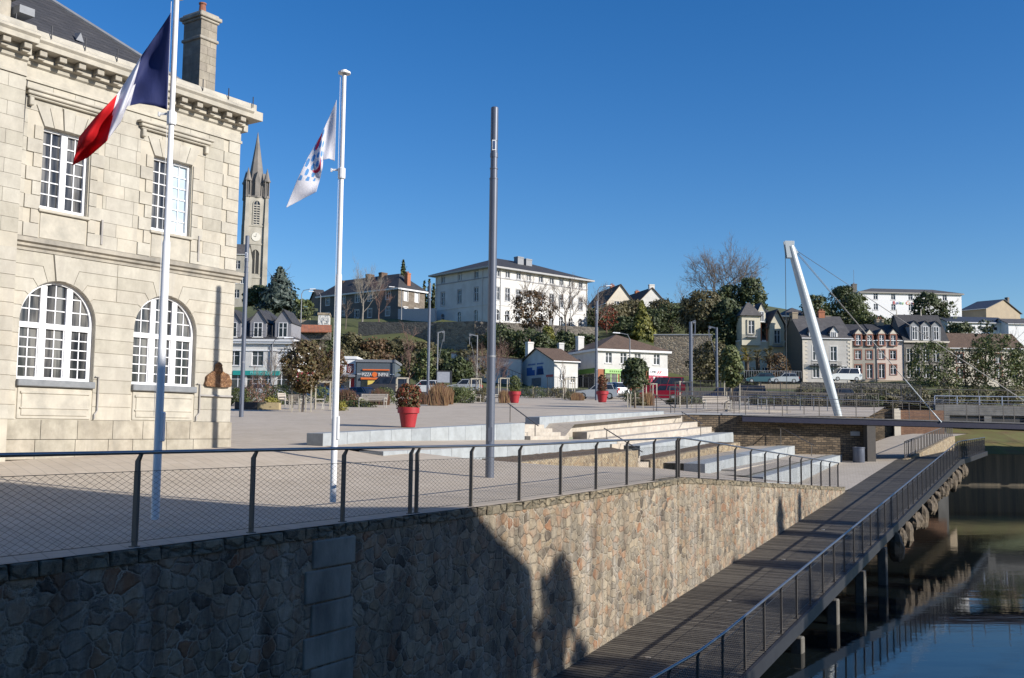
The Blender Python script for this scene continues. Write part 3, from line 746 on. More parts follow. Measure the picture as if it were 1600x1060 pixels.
# plinth, panels below windows
g = MB()
x = -7.05
for r_ in range(2):
    x = -7.05
    while x < -.01:
        e = min(x+random.uniform(.7, 1.3), 0); 
        if -e < .4: e = 0
        block(g, [(x, .35+r_*.5), (e, .35+r_*.5), (e, .85+r_*.5), (x, .85+r_*.5)], -.09, 0, fm, .002, .008); x = e
g.build('plinth', island('plinth_stone', [(.37, .335, .27), (.42, .38, .31), (.39, .36, .295)], .9, 2, .3, streak=(.24, .22, .185), dirt=.6), hall)
for c in WC:
    g = MB(); g.box(c-RR+.04, c+RR-.04, -.03, .05, z_(1.37), z_(2.16)); g.box(c-RR+.14, c+RR-.14, -.055, .05, z_(1.45), z_(2.0))
    g.box(c-RR+.10, c+RR-.10, -.075, .05, z_(2.0), z_(2.06)); g.box(c-RR+.10, c+RR-.10, -.075, .05, z_(1.62), z_(1.66))
    bevel(g.build('apron_panel', STONEP, hall), .012)
for c in WC:
    g = MB(); g.box(c-RR-.02, c+RR+.02, -.13, .34, z_(2.18), z_(2.355)); bevel(g.build('window_sill', plain('grey_sill', (.22, .23, .24), .8, c2=(.16, .17, .18), sc=5), hall), .02)
# string course and cornice
def ext(g, prof, x0, x1):
    n = len(prof); g.add([(x0, y, z_(z)) for y, z in prof]+[(x1, y, z_(z)) for y, z in prof], [tuple(range(n)), tuple(range(2*n-1, n-1, -1))]+[(i, n+i, n+(i+1) % n, (i+1) % n) for i in range(n)])
g = MB()
ext(g, [(.01, 5.59), (-.05, 5.59), (-.05, 5.66), (-.12, 5.70), (-.12, 5.76), (-.20, 5.80), (-.20, 5.90), (-.02, 5.95), (.01, 5.95)], -7.04, .18)
g.box(0, .18, -.02, 12, z_(5.66), z_(5.90))
g.build('string_course', STONED, hall)
g = MB()
prof = [(.02, 9.92), (-.06, 9.92), (-.06, 9.98), (-.02, 10.02), (-.02, 10.28), (-.08, 10.32), (-.10, 10.42), (-.20, 10.44), (-.20, 10.47), (-.20, 10.64), (-.52, 10.66), (-.54, 10.78), (-.60, 10.84), (-.60, 10.90), (-.40, 11.0), (-.40, 11.04), (-.34, 11.16), (-.1, 11.2), (.02, 11.2)]
ext(g, prof, -7.05, .02)
prof2 = [(y-.22, z) for y, z in prof]; prof2[0] = (.02, 9.92); prof2[-1] = (.02, 11.2)
ext(g, prof2, -22, -7.05)
g.box(.02, .44, -.50, 12, z_(10.66), z_(10.92)); g.box(.02, .30, -.36, 12, z_(10.92), z_(11.16)); g.box(.0, .16, -.16, 12, z_(10.3), z_(10.66)); g.box(.0, .05, -.05, 12, z_(9.92), z_(10.0))
g.build('cornice', STONEP, hall)
x = -.16
while x > -14:
    d_ = 0 if x > -7 else .22
    g = MB((x, -.2-d_, z_(10.5))); g.box(x-.20, x, -.44-d_, -.2-d_, z_(10.50), z_(10.655)); g.box(x-.19, x-.01, -.34-d_, -.2-d_, z_(10.42), z_(10.50))
    bevel(g.build('modillion', STONED, hall, (x, -.2-d_, z_(10.5))), .012); x -= .54
# pavilion blocks on the projecting bay at the left edge
fp = lambda a, b, d: (a, d-.22, b-TZ)
g = MB()
for i, (z0, z1) in enumerate(list(zip(lo, lo[1:]))+list(zip(hi, hi[1:]))): block(g, [(-8.6, z0), (-7.05, z0), (-7.05, z1), (-8.6, z1)], mp=fp)
for i in range(11):
    z0 = 5.95+i*.3608; xs_ = (-7.05, -7.75, -8.6) if i % 2 else (-7.05, -7.5, -8.2, -8.6)
    for a, b in zip(xs_, xs_[1:]): block(g, [(b, z0), (a, z0), (a, min(z0+.3608, 9.92)), (b, min(z0+.3608, 9.92))], -.016, 0, fp, .001, .005)
g.build('pavilion_blocks', STONE, hall)
# upper floor blocks: quoins, window chains, field
rows_ = []; z = 5.95; i = 0
while z < 9.9: rows_.append((z, min(z+.3608, 9.92))); z += .3608
g = MB()
for i, (a, b) in enumerate(rows_):
    w_ = .62 if i % 2 else .44
    block(g, [(-w_, a), (0, a), (0, b), (-w_, b)], -.035)
g.build('corner_quoins', STONE, hall)
for (x0, x1) in UW:
    for sd in (0, 1):
        g = MB()
        for i, (a, b) in enumerate(rows_):
            if b < 8.9:
                e = .44 if i % 2 == 0 else .26; zt = min(b, 8.85)
                if sd == 0: block(g, [(x0-e, a), (x0-.02, a), (x0-.02, zt), (x0-e, zt)], -.04)
                else: block(g, [(x1+.02, a), (x1+e, a), (x1+e, zt), (x1+.02, zt)], -.04)
        g.build('window_quoins', STONE, hall)
g = MB()
for i, (a, b) in enumerate(rows_):
    x = -.62
    while x > -7.0:
        e = max(x-random.uniform(.55, .95), -7.05)
        if e < -6.8: e = -7.05
        segs = [(e, x)]
        for (x0, x1) in UW:
            ns = []
            for p, q in segs:
                lo_, hi_ = x0-.44, x1+.44
                if b > 9.2: ns.append((p, q)); continue
                if q <= lo_ or p >= hi_: ns.append((p, q)); continue
                if p < lo_: ns.append((p, lo_))
                if q > hi_: ns.append((hi_, q))
            segs = ns
        for p, q in segs:
            if q-p > .1: block(g, [(p, a), (q, a), (q, b), (p, b)], -.016, 0, fm, .001, .005)
        x = e
g.build('upper_blocks', STONE, hall)
for (x0, x1) in UW:
    g = MB(); c = (x0+x1)/2; hw = (x1-x0)/2
    n = 5
    for k in range(n):
        f0 = -1+2*k/n; f1 = -1+2*(k+1)/n
        tp = 9.36 if k != n//2 else 9.44
        block(g, [(c+f0*hw, 8.85), (c+f1*hw, 8.85), (c+f1*hw*1.38, tp), (c+f0*hw*1.38, tp)], -.045 if k != 2 else -.07)
    g.build('lintel', STONE, hall); g = MB(); g.box(x0+.02, x1-.02, -.02, .05, z_(5.97), z_(6.62)); g.build('apron_panel', STONEP, hall)

for (x0, x1) in UW:
    g = MB()
    g.box(x0-.50, x1+.50, -.11, .02, z_(9.50), z_(9.56)); g.box(x0-.55, x1+.55, -.17, .02, z_(9.56), z_(9.66)); g.box(x0-.62, x1+.62, -.22, .02, z_(9.66), z_(9.73))
    for s in (x0-.48, x1+.36): g.box(s, s+.12, -.14, .02, z_(9.28), z_(9.50))
    bevel(g.build('window_hood', STONEP, hall), .02)
    g = MB(); g.box(x0-.06, x1+.06, -.09, .3, z_(6.63), z_(6.715)); bevel(g.build('window_sill', STONEP, hall), .015)
# windows
def bars(g, x0, x1, z0, z1, nx, nz, w=.028, y0=.17, y1=.21):
    for i in range(1, nx): x = lerp(x0, x1, i/nx); g.box(x-w/2, x+w/2, y0, y1, z0, z1)
    for i in range(1, nz): z = lerp(z0, z1, i/nz); g.box(x0, x1, y0, y1, z-w/2, z+w/2)
for ci, c in enumerate(WC):
    g = MB((c, 0, z_(ZB))); r = RR
    n = 28
    outer = [(c-r, ZB)]+[(c+r*math.cos(math.pi*(1-i/n)), ZS+r*math.sin(math.pi*(1-i/n))) for i in range(n+1)]+[(c+r, ZB)]
    ri = r-.075
    inner = [(c-ri, ZB)]+[(c+ri*math.cos(math.pi*(1-i/n)), ZS+ri*math.sin(math.pi*(1-i/n))) for i in range(n+1)]+[(c+ri, ZB)]
    m_ = len(outer)
    vs = [fm(a, b, .13) for a, b in outer]+[fm(a, b, .13) for a, b in inner]+[fm(a, b, .24) for a, b in inner]
    g.add(vs, [(i, i+1, m_+i+1, m_+i) for i in range(m_-1)]+[(m_+i, m_+i+1, 2*m_+i+1, 2*m_+i) for i in range(m_-1)])
    tz = 3.74
    for s in (-1, 1):
        x = c+s*.36; zt = ZS+math.sqrt(ri*ri-.36**2)
        g.box(x-.085, x+.085, .12, .22, z_(ZB), z_(zt))
    g.box(c-ri, c+ri, .121, .221, z_(tz-.07), z_(tz+.07)); g.box(c-ri, c+ri, .122, .222, z_(ZB), z_(ZB+.07))
    lights = [(c-ri, c-.445), (c-.275, c+.275), (c+.445, c+ri)]
    for x0, x1 in lights:
        g.box(x0, x0+.03, .15, .215, z_(ZB+.07), z_(tz-.07)); g.box(x1-.03, x1, .15, .215, z_(ZB+.07), z_(tz-.07))
        bars(g, x0, x1, z_(ZB+.07), z_(tz-.07), 2, 5)
        xm = (x0+x1)/2; zt = ZS+math.sqrt(max(ri*ri-(xm-c)**2, 0)); g.box(xm-.014, xm+.014, .17, .21, z_(tz+.07), z_(zt))
        for k in (1, 2):
            zz = tz+.07+.345*k; hw = math.sqrt(max(ri*ri-(zz-ZS)**2, 0)); a0 = max(x0, c-hw); a1 = min(x1, c+hw)
            if a1-a0 > .05: g.box(a0, a1, .17, .21, z_(zz)-.014, z_(zz)+.014)
    wn = g.build('window', WHITEF, hall, (c, 0, z_(ZB)))
    g = MB((c, 0, z_(ZB))); pl = [(c-ri, ZB), (c+ri, ZB)]+[(c+ri*math.cos(math.pi*i/n), ZS+ri*math.sin(math.pi*i/n)) for i in range(n+1)]
    g.add([fm(a, b, .195) for a, b in pl], [tuple(t) for t in tessellate_polygon([[Vector((a, b, 0)) for a, b in pl]])])
    g.build('pane', HGLASS, wn)
for ci, (x0, x1) in enumerate(UW):
    g = MB((x0, 0, z_(6.72))); a, b = z_(6.72), z_(8.85)
    for p, q in ((x0, x0+.07), (x1-.07, x1), ((x0+x1)/2-.085, (x0+x1)/2+.085)): g.box(p, q, .12, .22, a, b)
    g.box(x0, x1, .121, .221, a, a+.10); g.box(x0, x1, .121, .221, b-.08, b)
    for p, q in ((x0+.07, (x0+x1)/2-.085), ((x0+x1)/2+.085, x1-.07)): bars(g, p, q, a+.10, b-.08, 2, 6)
    wn = g.build('window', WHITEF, hall, (x0, 0, z_(6.72)))
    xm = (x0+x1)/2
    g = MB((x0, 0, z_(6.72))); g.add([(x0, .2, a), (xm, .2, a), (xm, .2, b), (x0, .2, b)], [(0, 1, 2, 3)]); g.build('pane', HGLASS, wn)
    g = MB((x0, 0, z_(6.72))); g.add([(xm, .2, a), (x1, .2, a), (x1, .2, b), (xm, .2, b)], [(0, 1, 2, 3)]); g.build('pane', HGLASS if ci == 0 else GLASSB, wn)
# drain pipes and conduits
PIPE = plain('grey_pipe', (.36, .34, .32), .6, .2)
for pts in ([(-4.62, -.05, 6.72), (-4.62, -.05, 6.05)], [(-1.44, -.05, 6.80), (-1.44, -.05, 6.05)], [(-4.62, -.06, 2.5), (-4.52, -.06, 2.5), (-4.52, -.06, 1.6), (-4.6, -.06, 1.5), (-4.6, -.06, 1.38)], [(-1.3, -.06, 2.45), (-1.2, -.06, 2.45), (-1.2, -.06, 1.6), (-1.3, -.06, 1.5), (-1.3, -.06, 1.38)], [(-1.2, -.06, 2.12), (0, -.06, 2.12)]):
    g = MB(); g.tube([(x, y, z_(z)) for x, y, z in pts], .03 if len(pts) < 4 else .022, 8); g.build('pipe', PIPE, hall)
g = MB(); g.tube([(-7.02, -.03, z_(6.0)), (-6.9, -.03, z_(9.9))], .012, 6); g.build('lightning_cable', STEELD, hall)
# roof
g = MB(); e = z_(11.17); rr = .25; hgt = 5.8
x1_, x0_, y0_, y1_ = -1.1, -21, .4, 11.2; D = 5.3; HZ = D*.82
g.add([(x0_, y0_, e), (x1_, y0_, e), (x1_, y1_, e), (x0_, y1_, e), (x1_-D, y0_+D, e+HZ), (x0_+D, y0_+D, e+HZ)], [(0, 1, 4, 5), (1, 2, 4), (2, 3, 5, 4), (3, 0, 5), (3, 2, 1, 0)])
g.build('roof', SLATE, hall)
g = MB(); g.box(-22, .3, -.12, 12, e-.3, e-.012); g.build('lead_gutter', ZINC, hall)
g = MB(); g.tube([(x1_, y0_, e+.03), (x1_-D, y0_+D, e+HZ+.03)], .07, 8); g.tube([(x1_-D, y0_+D, e+HZ+.03), (x0_+D, y0_+D, e+HZ+.03)], .08, 8); g.build('ridge_cap', ZINC, hall)
g = MB()
for k in range(9):
    x = .1-k*.95; g.tube([(x, -.42, z_(11.02)), (x, -.42, z_(11.36))], .016, 6)
g.build('snow_hooks', STEELD, hall)
for (x, yy) in ((-4.75, 1.3),):
    zz = e+(yy-.4)*.82+.08; g = MB((x, yy, zz)); g.add([(x-.12, yy-.1, zz-.1+.0), (x+.12, yy-.1, zz-.1), (x, yy-.12, zz+.14), (x, yy+.2, zz+.2)], [(0, 1, 2), (1, 3, 2), (0, 2, 3)]); g.build('roof_vent', ZINC, hall, (x, yy, zz))
# chimney and pavilion dormer
CH = island('chimney_stone', [(.30, .27, .22), (.36, .32, .26), (.27, .24, .20)], .9, 3, .3, streak=(.17, .16, .14), dirt=.6)
cx, cy = -.84, 1.0
g = MB((cx, cy, e)); z = e-.3; i = 0
while z < e+2.6:
    h = .27
    o_ = .28 if i % 2 else .38
    for (a, b) in ((cx, cx+o_), (cx+o_, cx+.62)): g.box(a+.004, b-.004, cy, cy+.42-.004, z+.004, z+h-.004); g.box(a+.004, b-.004, cy+.42, cy+.84, z+.004, z+h-.004)
    z += h; i += 1
g.box(cx+.01, cx+.61, cy+.01, cy+.83, e-.3, z)
ch = g.build('chimney', CH, hall, (cx, cy, e)); zt = z
g = MB((cx, cy, e)); g.box(cx-.05, cx+.67, cy-.05, cy+.89, z-.62, z-.52); g.box(cx-.05, cx+.67, cy-.05, cy+.89, z, z+.08); g.box(cx-.11, cx+.73, cy-.11, cy+.95, z+.08, z+.2); g.box(cx-.04, cx+.66, cy-.04, cy+.88, z+.2, z+.28)
bevel(g.build('chimney_cap', STONED, ch), .02)
g = MB((cx, cy, e)); g.lathe([(.13, z+.28), (.11, z+.45), (.095, z+.62), (.12, z+.64), (.12, z+.68)], (cx+.3, cy+.35, 0), 12); g.build('chimney_pot', TILER, ch)
g = MB(); g.box(-9.6, -7.35, .1, 1.6, e-.2, e+2.2); g.box(-9.8, -7.2, -.05, 1.7, e+.75, e+.95); g.box(-9.75, -7.22, -.02, 1.7, e+1.5, e+1.62); g.hexa([(-9.8, 0, e+2.2), (-7.15, 0, e+2.2), (-7.15, 1.6, e+2.2), (-9.8, 1.6, e+2.2)], [(-8.6, 0, e+3.2), (-8.4, 0, e+3.2), (-8.4, 1.6, e+3.2), (-8.6, 1.6, e+3.2)])
bevel(g.build('stone_dormer', STONED, hall), .02)
g = MB(); g.tube([(-7.12, -.05, e+.9), (-7.12, -.05, e+1.4)], .16, 10); g.box(-7.3, -6.9, -.2, .5, e+.35, e+.55); g.build('dormer_volute', ZINC, hall)
# door grip rail at the left edge
# rough brown plaque on the pier
pq = P(338, 597, 30.5)
u_ = -.56
g = MB((u_, -.1, z_(2.41))); pl = []
for i in range(15):
    a = math.pi*i/14; rr_ = 1+.04*math.sin(i*2.3); pl.append((u_+.48*math.cos(a)*rr_, 2.47+.40*math.sin(a)**.8*rr_ if 0 < i < 14 else 2.47))
pl += [(u_-.44, 2.40), (u_-.2, 2.385), (u_+.2, 2.385), (u_+.43, 2.40)]
g.prism(pl, fm, -.12, -.036)
nt_ = root('town_plaque', 'rough brown rounded plaque with a small finial, on the corner pier of the town hall', 'plaque', (tc0.x, tc0.y, TZ), TANG)
PLQ = rubble('brown_cork_stone', [(.26, .13, .06), (.34, .19, .09), (.20, .10, .05), (.38, .22, .12)], (.12, .06, .03), 16, (1, 1, 1), .06, bump=1, dist=.02)
g.build('plaque_body', PLQ, nt_, (u_, -.1, z_(2.41)))
g = MB(); g.lathe([(.10, 0), (.13, .05), (.12, .14), (.10, .2), (.11, .24), (.07, .30), (.02, .33)], (u_-.02, -.10, z_(2.80)), 10); g.build('finial', PLQ, nt_)
g = MB()
for k in range(7):
    x = u_+.02+k*.045; g.box(x, x+.008, -.126, -.118, z_(2.52), z_(2.52)+.05); g.box(x, x+.022, -.126, -.118, z_(2.57), z_(2.577))
g.build('lettering', plain('carved_letters', (.10, .045, .02), .9), nt_)

# ------------------------------------------------------------ flagpoles and flags
def flagpole(lbl, px, py, pytop, Y, pxtop):
    b = P(px, py, Y); tp = P(pxtop, pytop, Y); H = tp.z-b.z
    r_ = root('flagpole', lbl, 'flagpole', b, 0, 'white flagpoles by the railing')
    dx = (tp.x-b.x)*.0
    g = MB(); g.tube([(0, 0, 0), (0, 0, H*.52), (0, 0, H*.525), (dx, 0, H*.75), (dx, 0, H)], [.056, .053, .041, .038, .036], 16); smooth_by_angle(g.build('pole', WHITEP, r_), 30)
    g = MB(); g.lathe([(.04, H), (.11, H+.005), (.11, H+.035), (.05, H+.05), (.05, H+.07)], n=16); g.build('finial_cap', WHITEP, r_)
    zb = H*.765
    g = MB(); g.lathe([(.06, zb-.12), (.065, zb-.10), (.065, zb+.06), (.05, zb+.07)], n=14); g.box(-.17, .0, -.012, .012, zb+.02, zb+.05); g.box(-.19, -.165, -.02, .02, zb+.0, zb+.06); g.build('halyard_bracket', WHITEP, r_)
    g = MB(); g.box(.035, .075, -.05, .05, 1.05, 1.45); bevel(g.build('winch_cover', WHITEP, r_), .01)
    g = MB(); g.tube([(-.06, -.02, zb), (-.065, -.02, H-.05)], .004, 5); g.tube([(-.05, -.03, zb-.1), (-.055, -.05, 1.4)], .003, 5); g.build('halyard', WHITEP, r_)
    return r_
flagpole('tall white flagpole carrying the blue, white and red flag', 242, 812, -3, 14.0, 272)
flagpole('tall white flagpole carrying the white town flag', 520, 785, 116, 17.45, 530)
def cloth(lbl, name, T, B, Y, wave, mats, stripe, emb=None, group=None, ns=48, nr=22, yaw=.5):
    def F(s, r):
        tp = Vector((ip(s, [(a, x) for a, x, y in T]), ip(s, [(a, y) for a, x, y in T])))
        bt = Vector((ip(s, [(a, x) for a, x, y in B]), ip(s, [(a, y) for a, x, y in B])))
        q = tp.lerp(bt, r); d = wave(s, r)
        return P(q.x, q.y, Y+d)
    o = F(0, 0); g = MB(o); vs = []; fs = []; ms = []
    for i in range(ns+1):
        for j in range(nr+1): vs.append(F(i/ns, j/nr))
    g.v = [v-o for v in vs]
    for i in range(ns):
        for j in range(nr):
            a = i*(nr+1)+j; g.f.append([a, a+nr+1, a+nr+2, a+1]); g.m.append(stripe((i+.5)/ns, (j+.5)/nr))
    ob = g.build(name, mats, None, o, smooth=True); tag(ob, lbl, 'flag', group)
    sd = ob.modifiers.new('thick', 'SOLIDIFY'); sd.thickness = .004; sd.offset = 0
    if emb:
        for nmx, mt, patches in emb:
            g = MB(o)
            for poly in patches:
                for side in (-.006,):
                    pts = [F(s, r)+Vector((0, side, 0)) for s, r in poly]; g.add(pts, [tuple(range(len(pts)))])
            g.build(nmx, mt, ob)
    return ob
def fab(name, c):
    m, t, b = nm(name); b.inputs['Roughness'].default_value = .75
    b.inputs['Base Color'].default_value = rgba(c)
    tr = N(t, 'ShaderNodeBsdfTranslucent'); tr.inputs[0].default_value = rgba(c); ms = N(t, 'ShaderNodeMixShader'); ms.inputs[0].default_value = .5
    t.links.new(b.outputs[0], ms.inputs[1]); t.links.new(tr.outputs[0], ms.inputs[2]); t.links.new(ms.outputs[0], t.nodes['Material Output'].inputs[0])
    bumpn(t, b, noise(t, coords(t, scale=(3, 3, .8)), 2.5, 3), .3, .04)
    return m
FB, FWH, FRD = fab('flag_blue', (.045, .06, .20)), fab('flag_white', (.85, .85, .90)), fab('flag_red', (.78, .02, .03))
def wv(s, r): return (.16*math.sin(5.5*s+2.2*r)+.07*math.sin(13*s-5*r+1)+.03*math.sin(22*s+9*r))*min(1, s*3)
cloth('blue, white and red striped flag hanging from the left flagpole', 'tricolour_flag',
      [(0, 267, 20), (.12, 254, 40), (.33, 222, 86), (.5, 203, 117), (.66, 184, 147), (.85, 150, 182), (1, 124, 214)],
      [(0, 261, 172), (.12, 243, 166), (.25, 218, 162), (.33, 199, 166), (.5, 188, 192), (.66, 166, 222), (.85, 138, 246), (1, 113, 259)], 13.9, wv,
      [FB, FWH, FRD], lambda s, r: 0 if s < .34-.03*r else (1 if s < .665-.02*r else 2))
def qd(s0, s1, r0, r1, k=0.0): 
    m = (s0+s1)/2; n = (r0+r1)/2
    return [(s0, r0), (m, r0+k), (s1, r0), (s1-k*.4, n), (s1, r1), (m, r1-k), (s0, r1), (s0+k*.4, n)]
sq = []; 
for i in range(7):
    for j in range(4):
        if (i+j) % 2 == 0:
            a, b = .30+i*.066, .30+(i+1)*.066; c, d = .06+j*.19, .06+(j+1)*.19; sq.append(qd(a, b, c, d, .03))
cres = []
for k in range(8):
    def pt(a, rad): return (.565+rad*math.cos(a)*.30, .60+rad*math.sin(a)*.95)
    a0 = -.5+k*.36; a1 = a0+.36; w0 = .075*math.sin(math.pi*k/8)+.008; w1 = .075*math.sin(math.pi*(k+1)/8)+.008
    cres.append([pt(a0, .22-w0), pt(a1, .22-w1), pt(a1, .22), pt(a0, .22)])
cres += [[(.36, .02), (.42, .03), (.47, .10), (.50, .17), (.44, .16), (.38, .11)]]
g_blue, g_pink = fab('flag_light_blue', (.17, .45, .80)), fab('flag_magenta', (.75, .08, .20))
def emblem(s, r):
    x, y = (s-.575)/.11, (r-.62)/.26; d = math.hypot(x, y)
    x2, y2 = (s-.56)/.11, (r-.50)/.26
    if d < 1 and math.hypot(x2, y2) > .95 and r > .5: return 2
    if .36 < s < .5 and r < .22 and r > .02 and abs((s-.36)/.14-r/.2) < .45: return 2
    if .30 < s < .80 and .02 < r < .80:
        a, b = (s-.30)/.075, (r-.02)/.17; fa, fb = a % 1-.5, b % 1-.5
        if (int(a)+int(b)) % 2 == 0 and abs(fa) < .47 and abs(fb)+abs(fa)*.4 < .5: return 1
    return 0
def wv2(s, r): return (.07*math.sin(6*s+3*r)+.03*math.sin(15*s-4*r))*min(1, s*3)
cloth('white town flag with light blue checks and a magenta crescent, hanging from the second flagpole', 'town_flag',
      [(0, 526, 156), (.15, 516, 180), (.4, 501, 212), (.6, 481, 246), (.8, 464, 282), (1, 447, 325)],
      [(0, 523, 252), (.15, 514, 248), (.3, 505, 250), (.5, 504, 262), (.75, 500, 280), (1, 494, 300)], 17.35, wv2,
      [FWH, g_blue, g_pink], emblem, ns=150, nr=70)

# ------------------------------------------------------------ street lamps on the plaza
def column_lamp(lbl, b, H, r0=.112, r1=.095, cat='street lamp'):
    r_ = root('street_lamp', lbl, cat, b, 0, 'tall grey column lamps on the plaza')
    g = MB(); g.tube([(0, 0, -.05), (0, 0, H*.80)], [r0, r1+.012], 24); smooth_by_angle(g.build('column', LAMPM, r_), 30)
    z1 = H*.80; g = MB()
    g.lathe([(r1+.02, z1), (r1+.02, z1+.03), (r1, z1+.035), (r1, z1+.26), (r1+.012, z1+.27), (r1+.012, z1+.30), (r1-.004, z1+.31), (r1-.004, z1+H*.06)], n=24); smooth_by_angle(g.build('collar', LAMPM, r_), 30)
    z2 = z1+H*.06; z3 = H*.905
    g = MB(); g.lathe([(r1+.008, z2), (r1+.008, z2+.12), (r1-.002, z2+.13), (r1-.002, z3), (r1+.004, z3+.01), (r1+.004, H-.02), (r1-.01, H)], n=24); smooth_by_angle(g.build('lamp_head', LAMPM, r_), 30)
    g = MB(); a = z2+.17; g.box(-.055, .045, -r1-.01, -r1+.03, a, a+.28); bevel(g.build('lens_frame', WHITEP, r_), .005)
    g = MB(); g.box(-.035, .028, -r1-.014, -r1, a+.03, a+.25); g.build('lens', glass('lamp_lens', (.05, .07, .12), .1), r_)
    g = MB(); g.box(-.05, .05, -r0-.004, -r0+.03, .9, 1.25); g.build('service_door', LAMPM, r_)
    g = MB(); g.lathe([(r0+.002, 3.0*H/9.5), (r0+.004, 3.0*H/9.5+.02), (r0, 3.0*H/9.5+.05)], n=24); g.build('sticker_band', ZINC, r_)
    return r_
LM = 26.3
b0 = P(765, 745, LM); Htop = P(769.5, 168, LM).z-b0.z
column_lamp('very tall grey column lamp in the middle, close behind the railing', b0, Htop)
def lamp_at(lbl, px, py, pyt):
    Y = 9.5*FPX/(py-pyt); b = P(px, py, Y); column_lamp(lbl, b, 9.5)
lamp_at('tall grey column lamp beside the town hall corner, in front of the church tower', 376.5, 660, 366)
lamp_at('tall thin grey lamp between the flagpole and the big white building', 668, 636, 441)
lamp_at('tall grey lamp standing right beside a red pot, in front of the white shop building', 931.5, 628, 470)
# ------------------------------------------------------------ houses
def shift(o, loc): o.location = loc; return o
_wc = {}
def win_mesh(w, h, kind, trim):
    key = (round(w, 2), round(h, 2), kind, trim.name if trim else '')
    if key in _wc: return _wc[key]
    g = MB(); d = .14
    g.mi = 1
    if kind == 'arch':
        n = 10; pl = [(-w/2, 0), (w/2, 0)]+[(w/2*math.cos(math.pi*i/n), h-w/2+w/2*math.sin(math.pi*i/n)) for i in range(n+1)]
        g.add([(a, d, b) for a, b in pl], [tuple(range(len(pl)))])
    else: g.add([(-w/2, d, 0), (w/2, d, 0), (w/2, d, h), (-w/2, d, h)], [(0, 1, 2, 3)])
    g.mi = 0
    f = .07
    if kind != 'shut':
        g.box(-w/2, -w/2+f, d-.05, d-.002, 0, h); g.box(w/2-f, w/2, d-.05, d-.002, 0, h); g.box(-w/2, w/2, d-.045, d-.003, 0, f)
        if kind != 'arch': g.box(-w/2, w/2, d-.045, d-.003, h-f, h)
        g.box(-.05, .05, d-.04, d-.004, 0, h)
        if h > 1.2: g.box(-w/2, w/2, d-.035, d-.006, h*.62, h*.62+.05)
    g.mi = 2
    g.box(-w/2-.12, w/2+.12, -.08, .1, -.12, -.005)
    if trim and kind != 'arch':
        t = .16
        g.box(-w/2-t, -w/2, -.03, .05, -.004, h); g.box(w/2, w/2+t, -.03, .05, -.004, h); g.box(-w/2-t, w/2+t, -.031, .05, h, h+t*1.1)
    me = g.build('window', [WHITEF, WHITEP if kind == 'shut' else GLASS, trim or REND])
    m = me.data; bpy.data.objects.remove(me); _wc[key] = m; return m
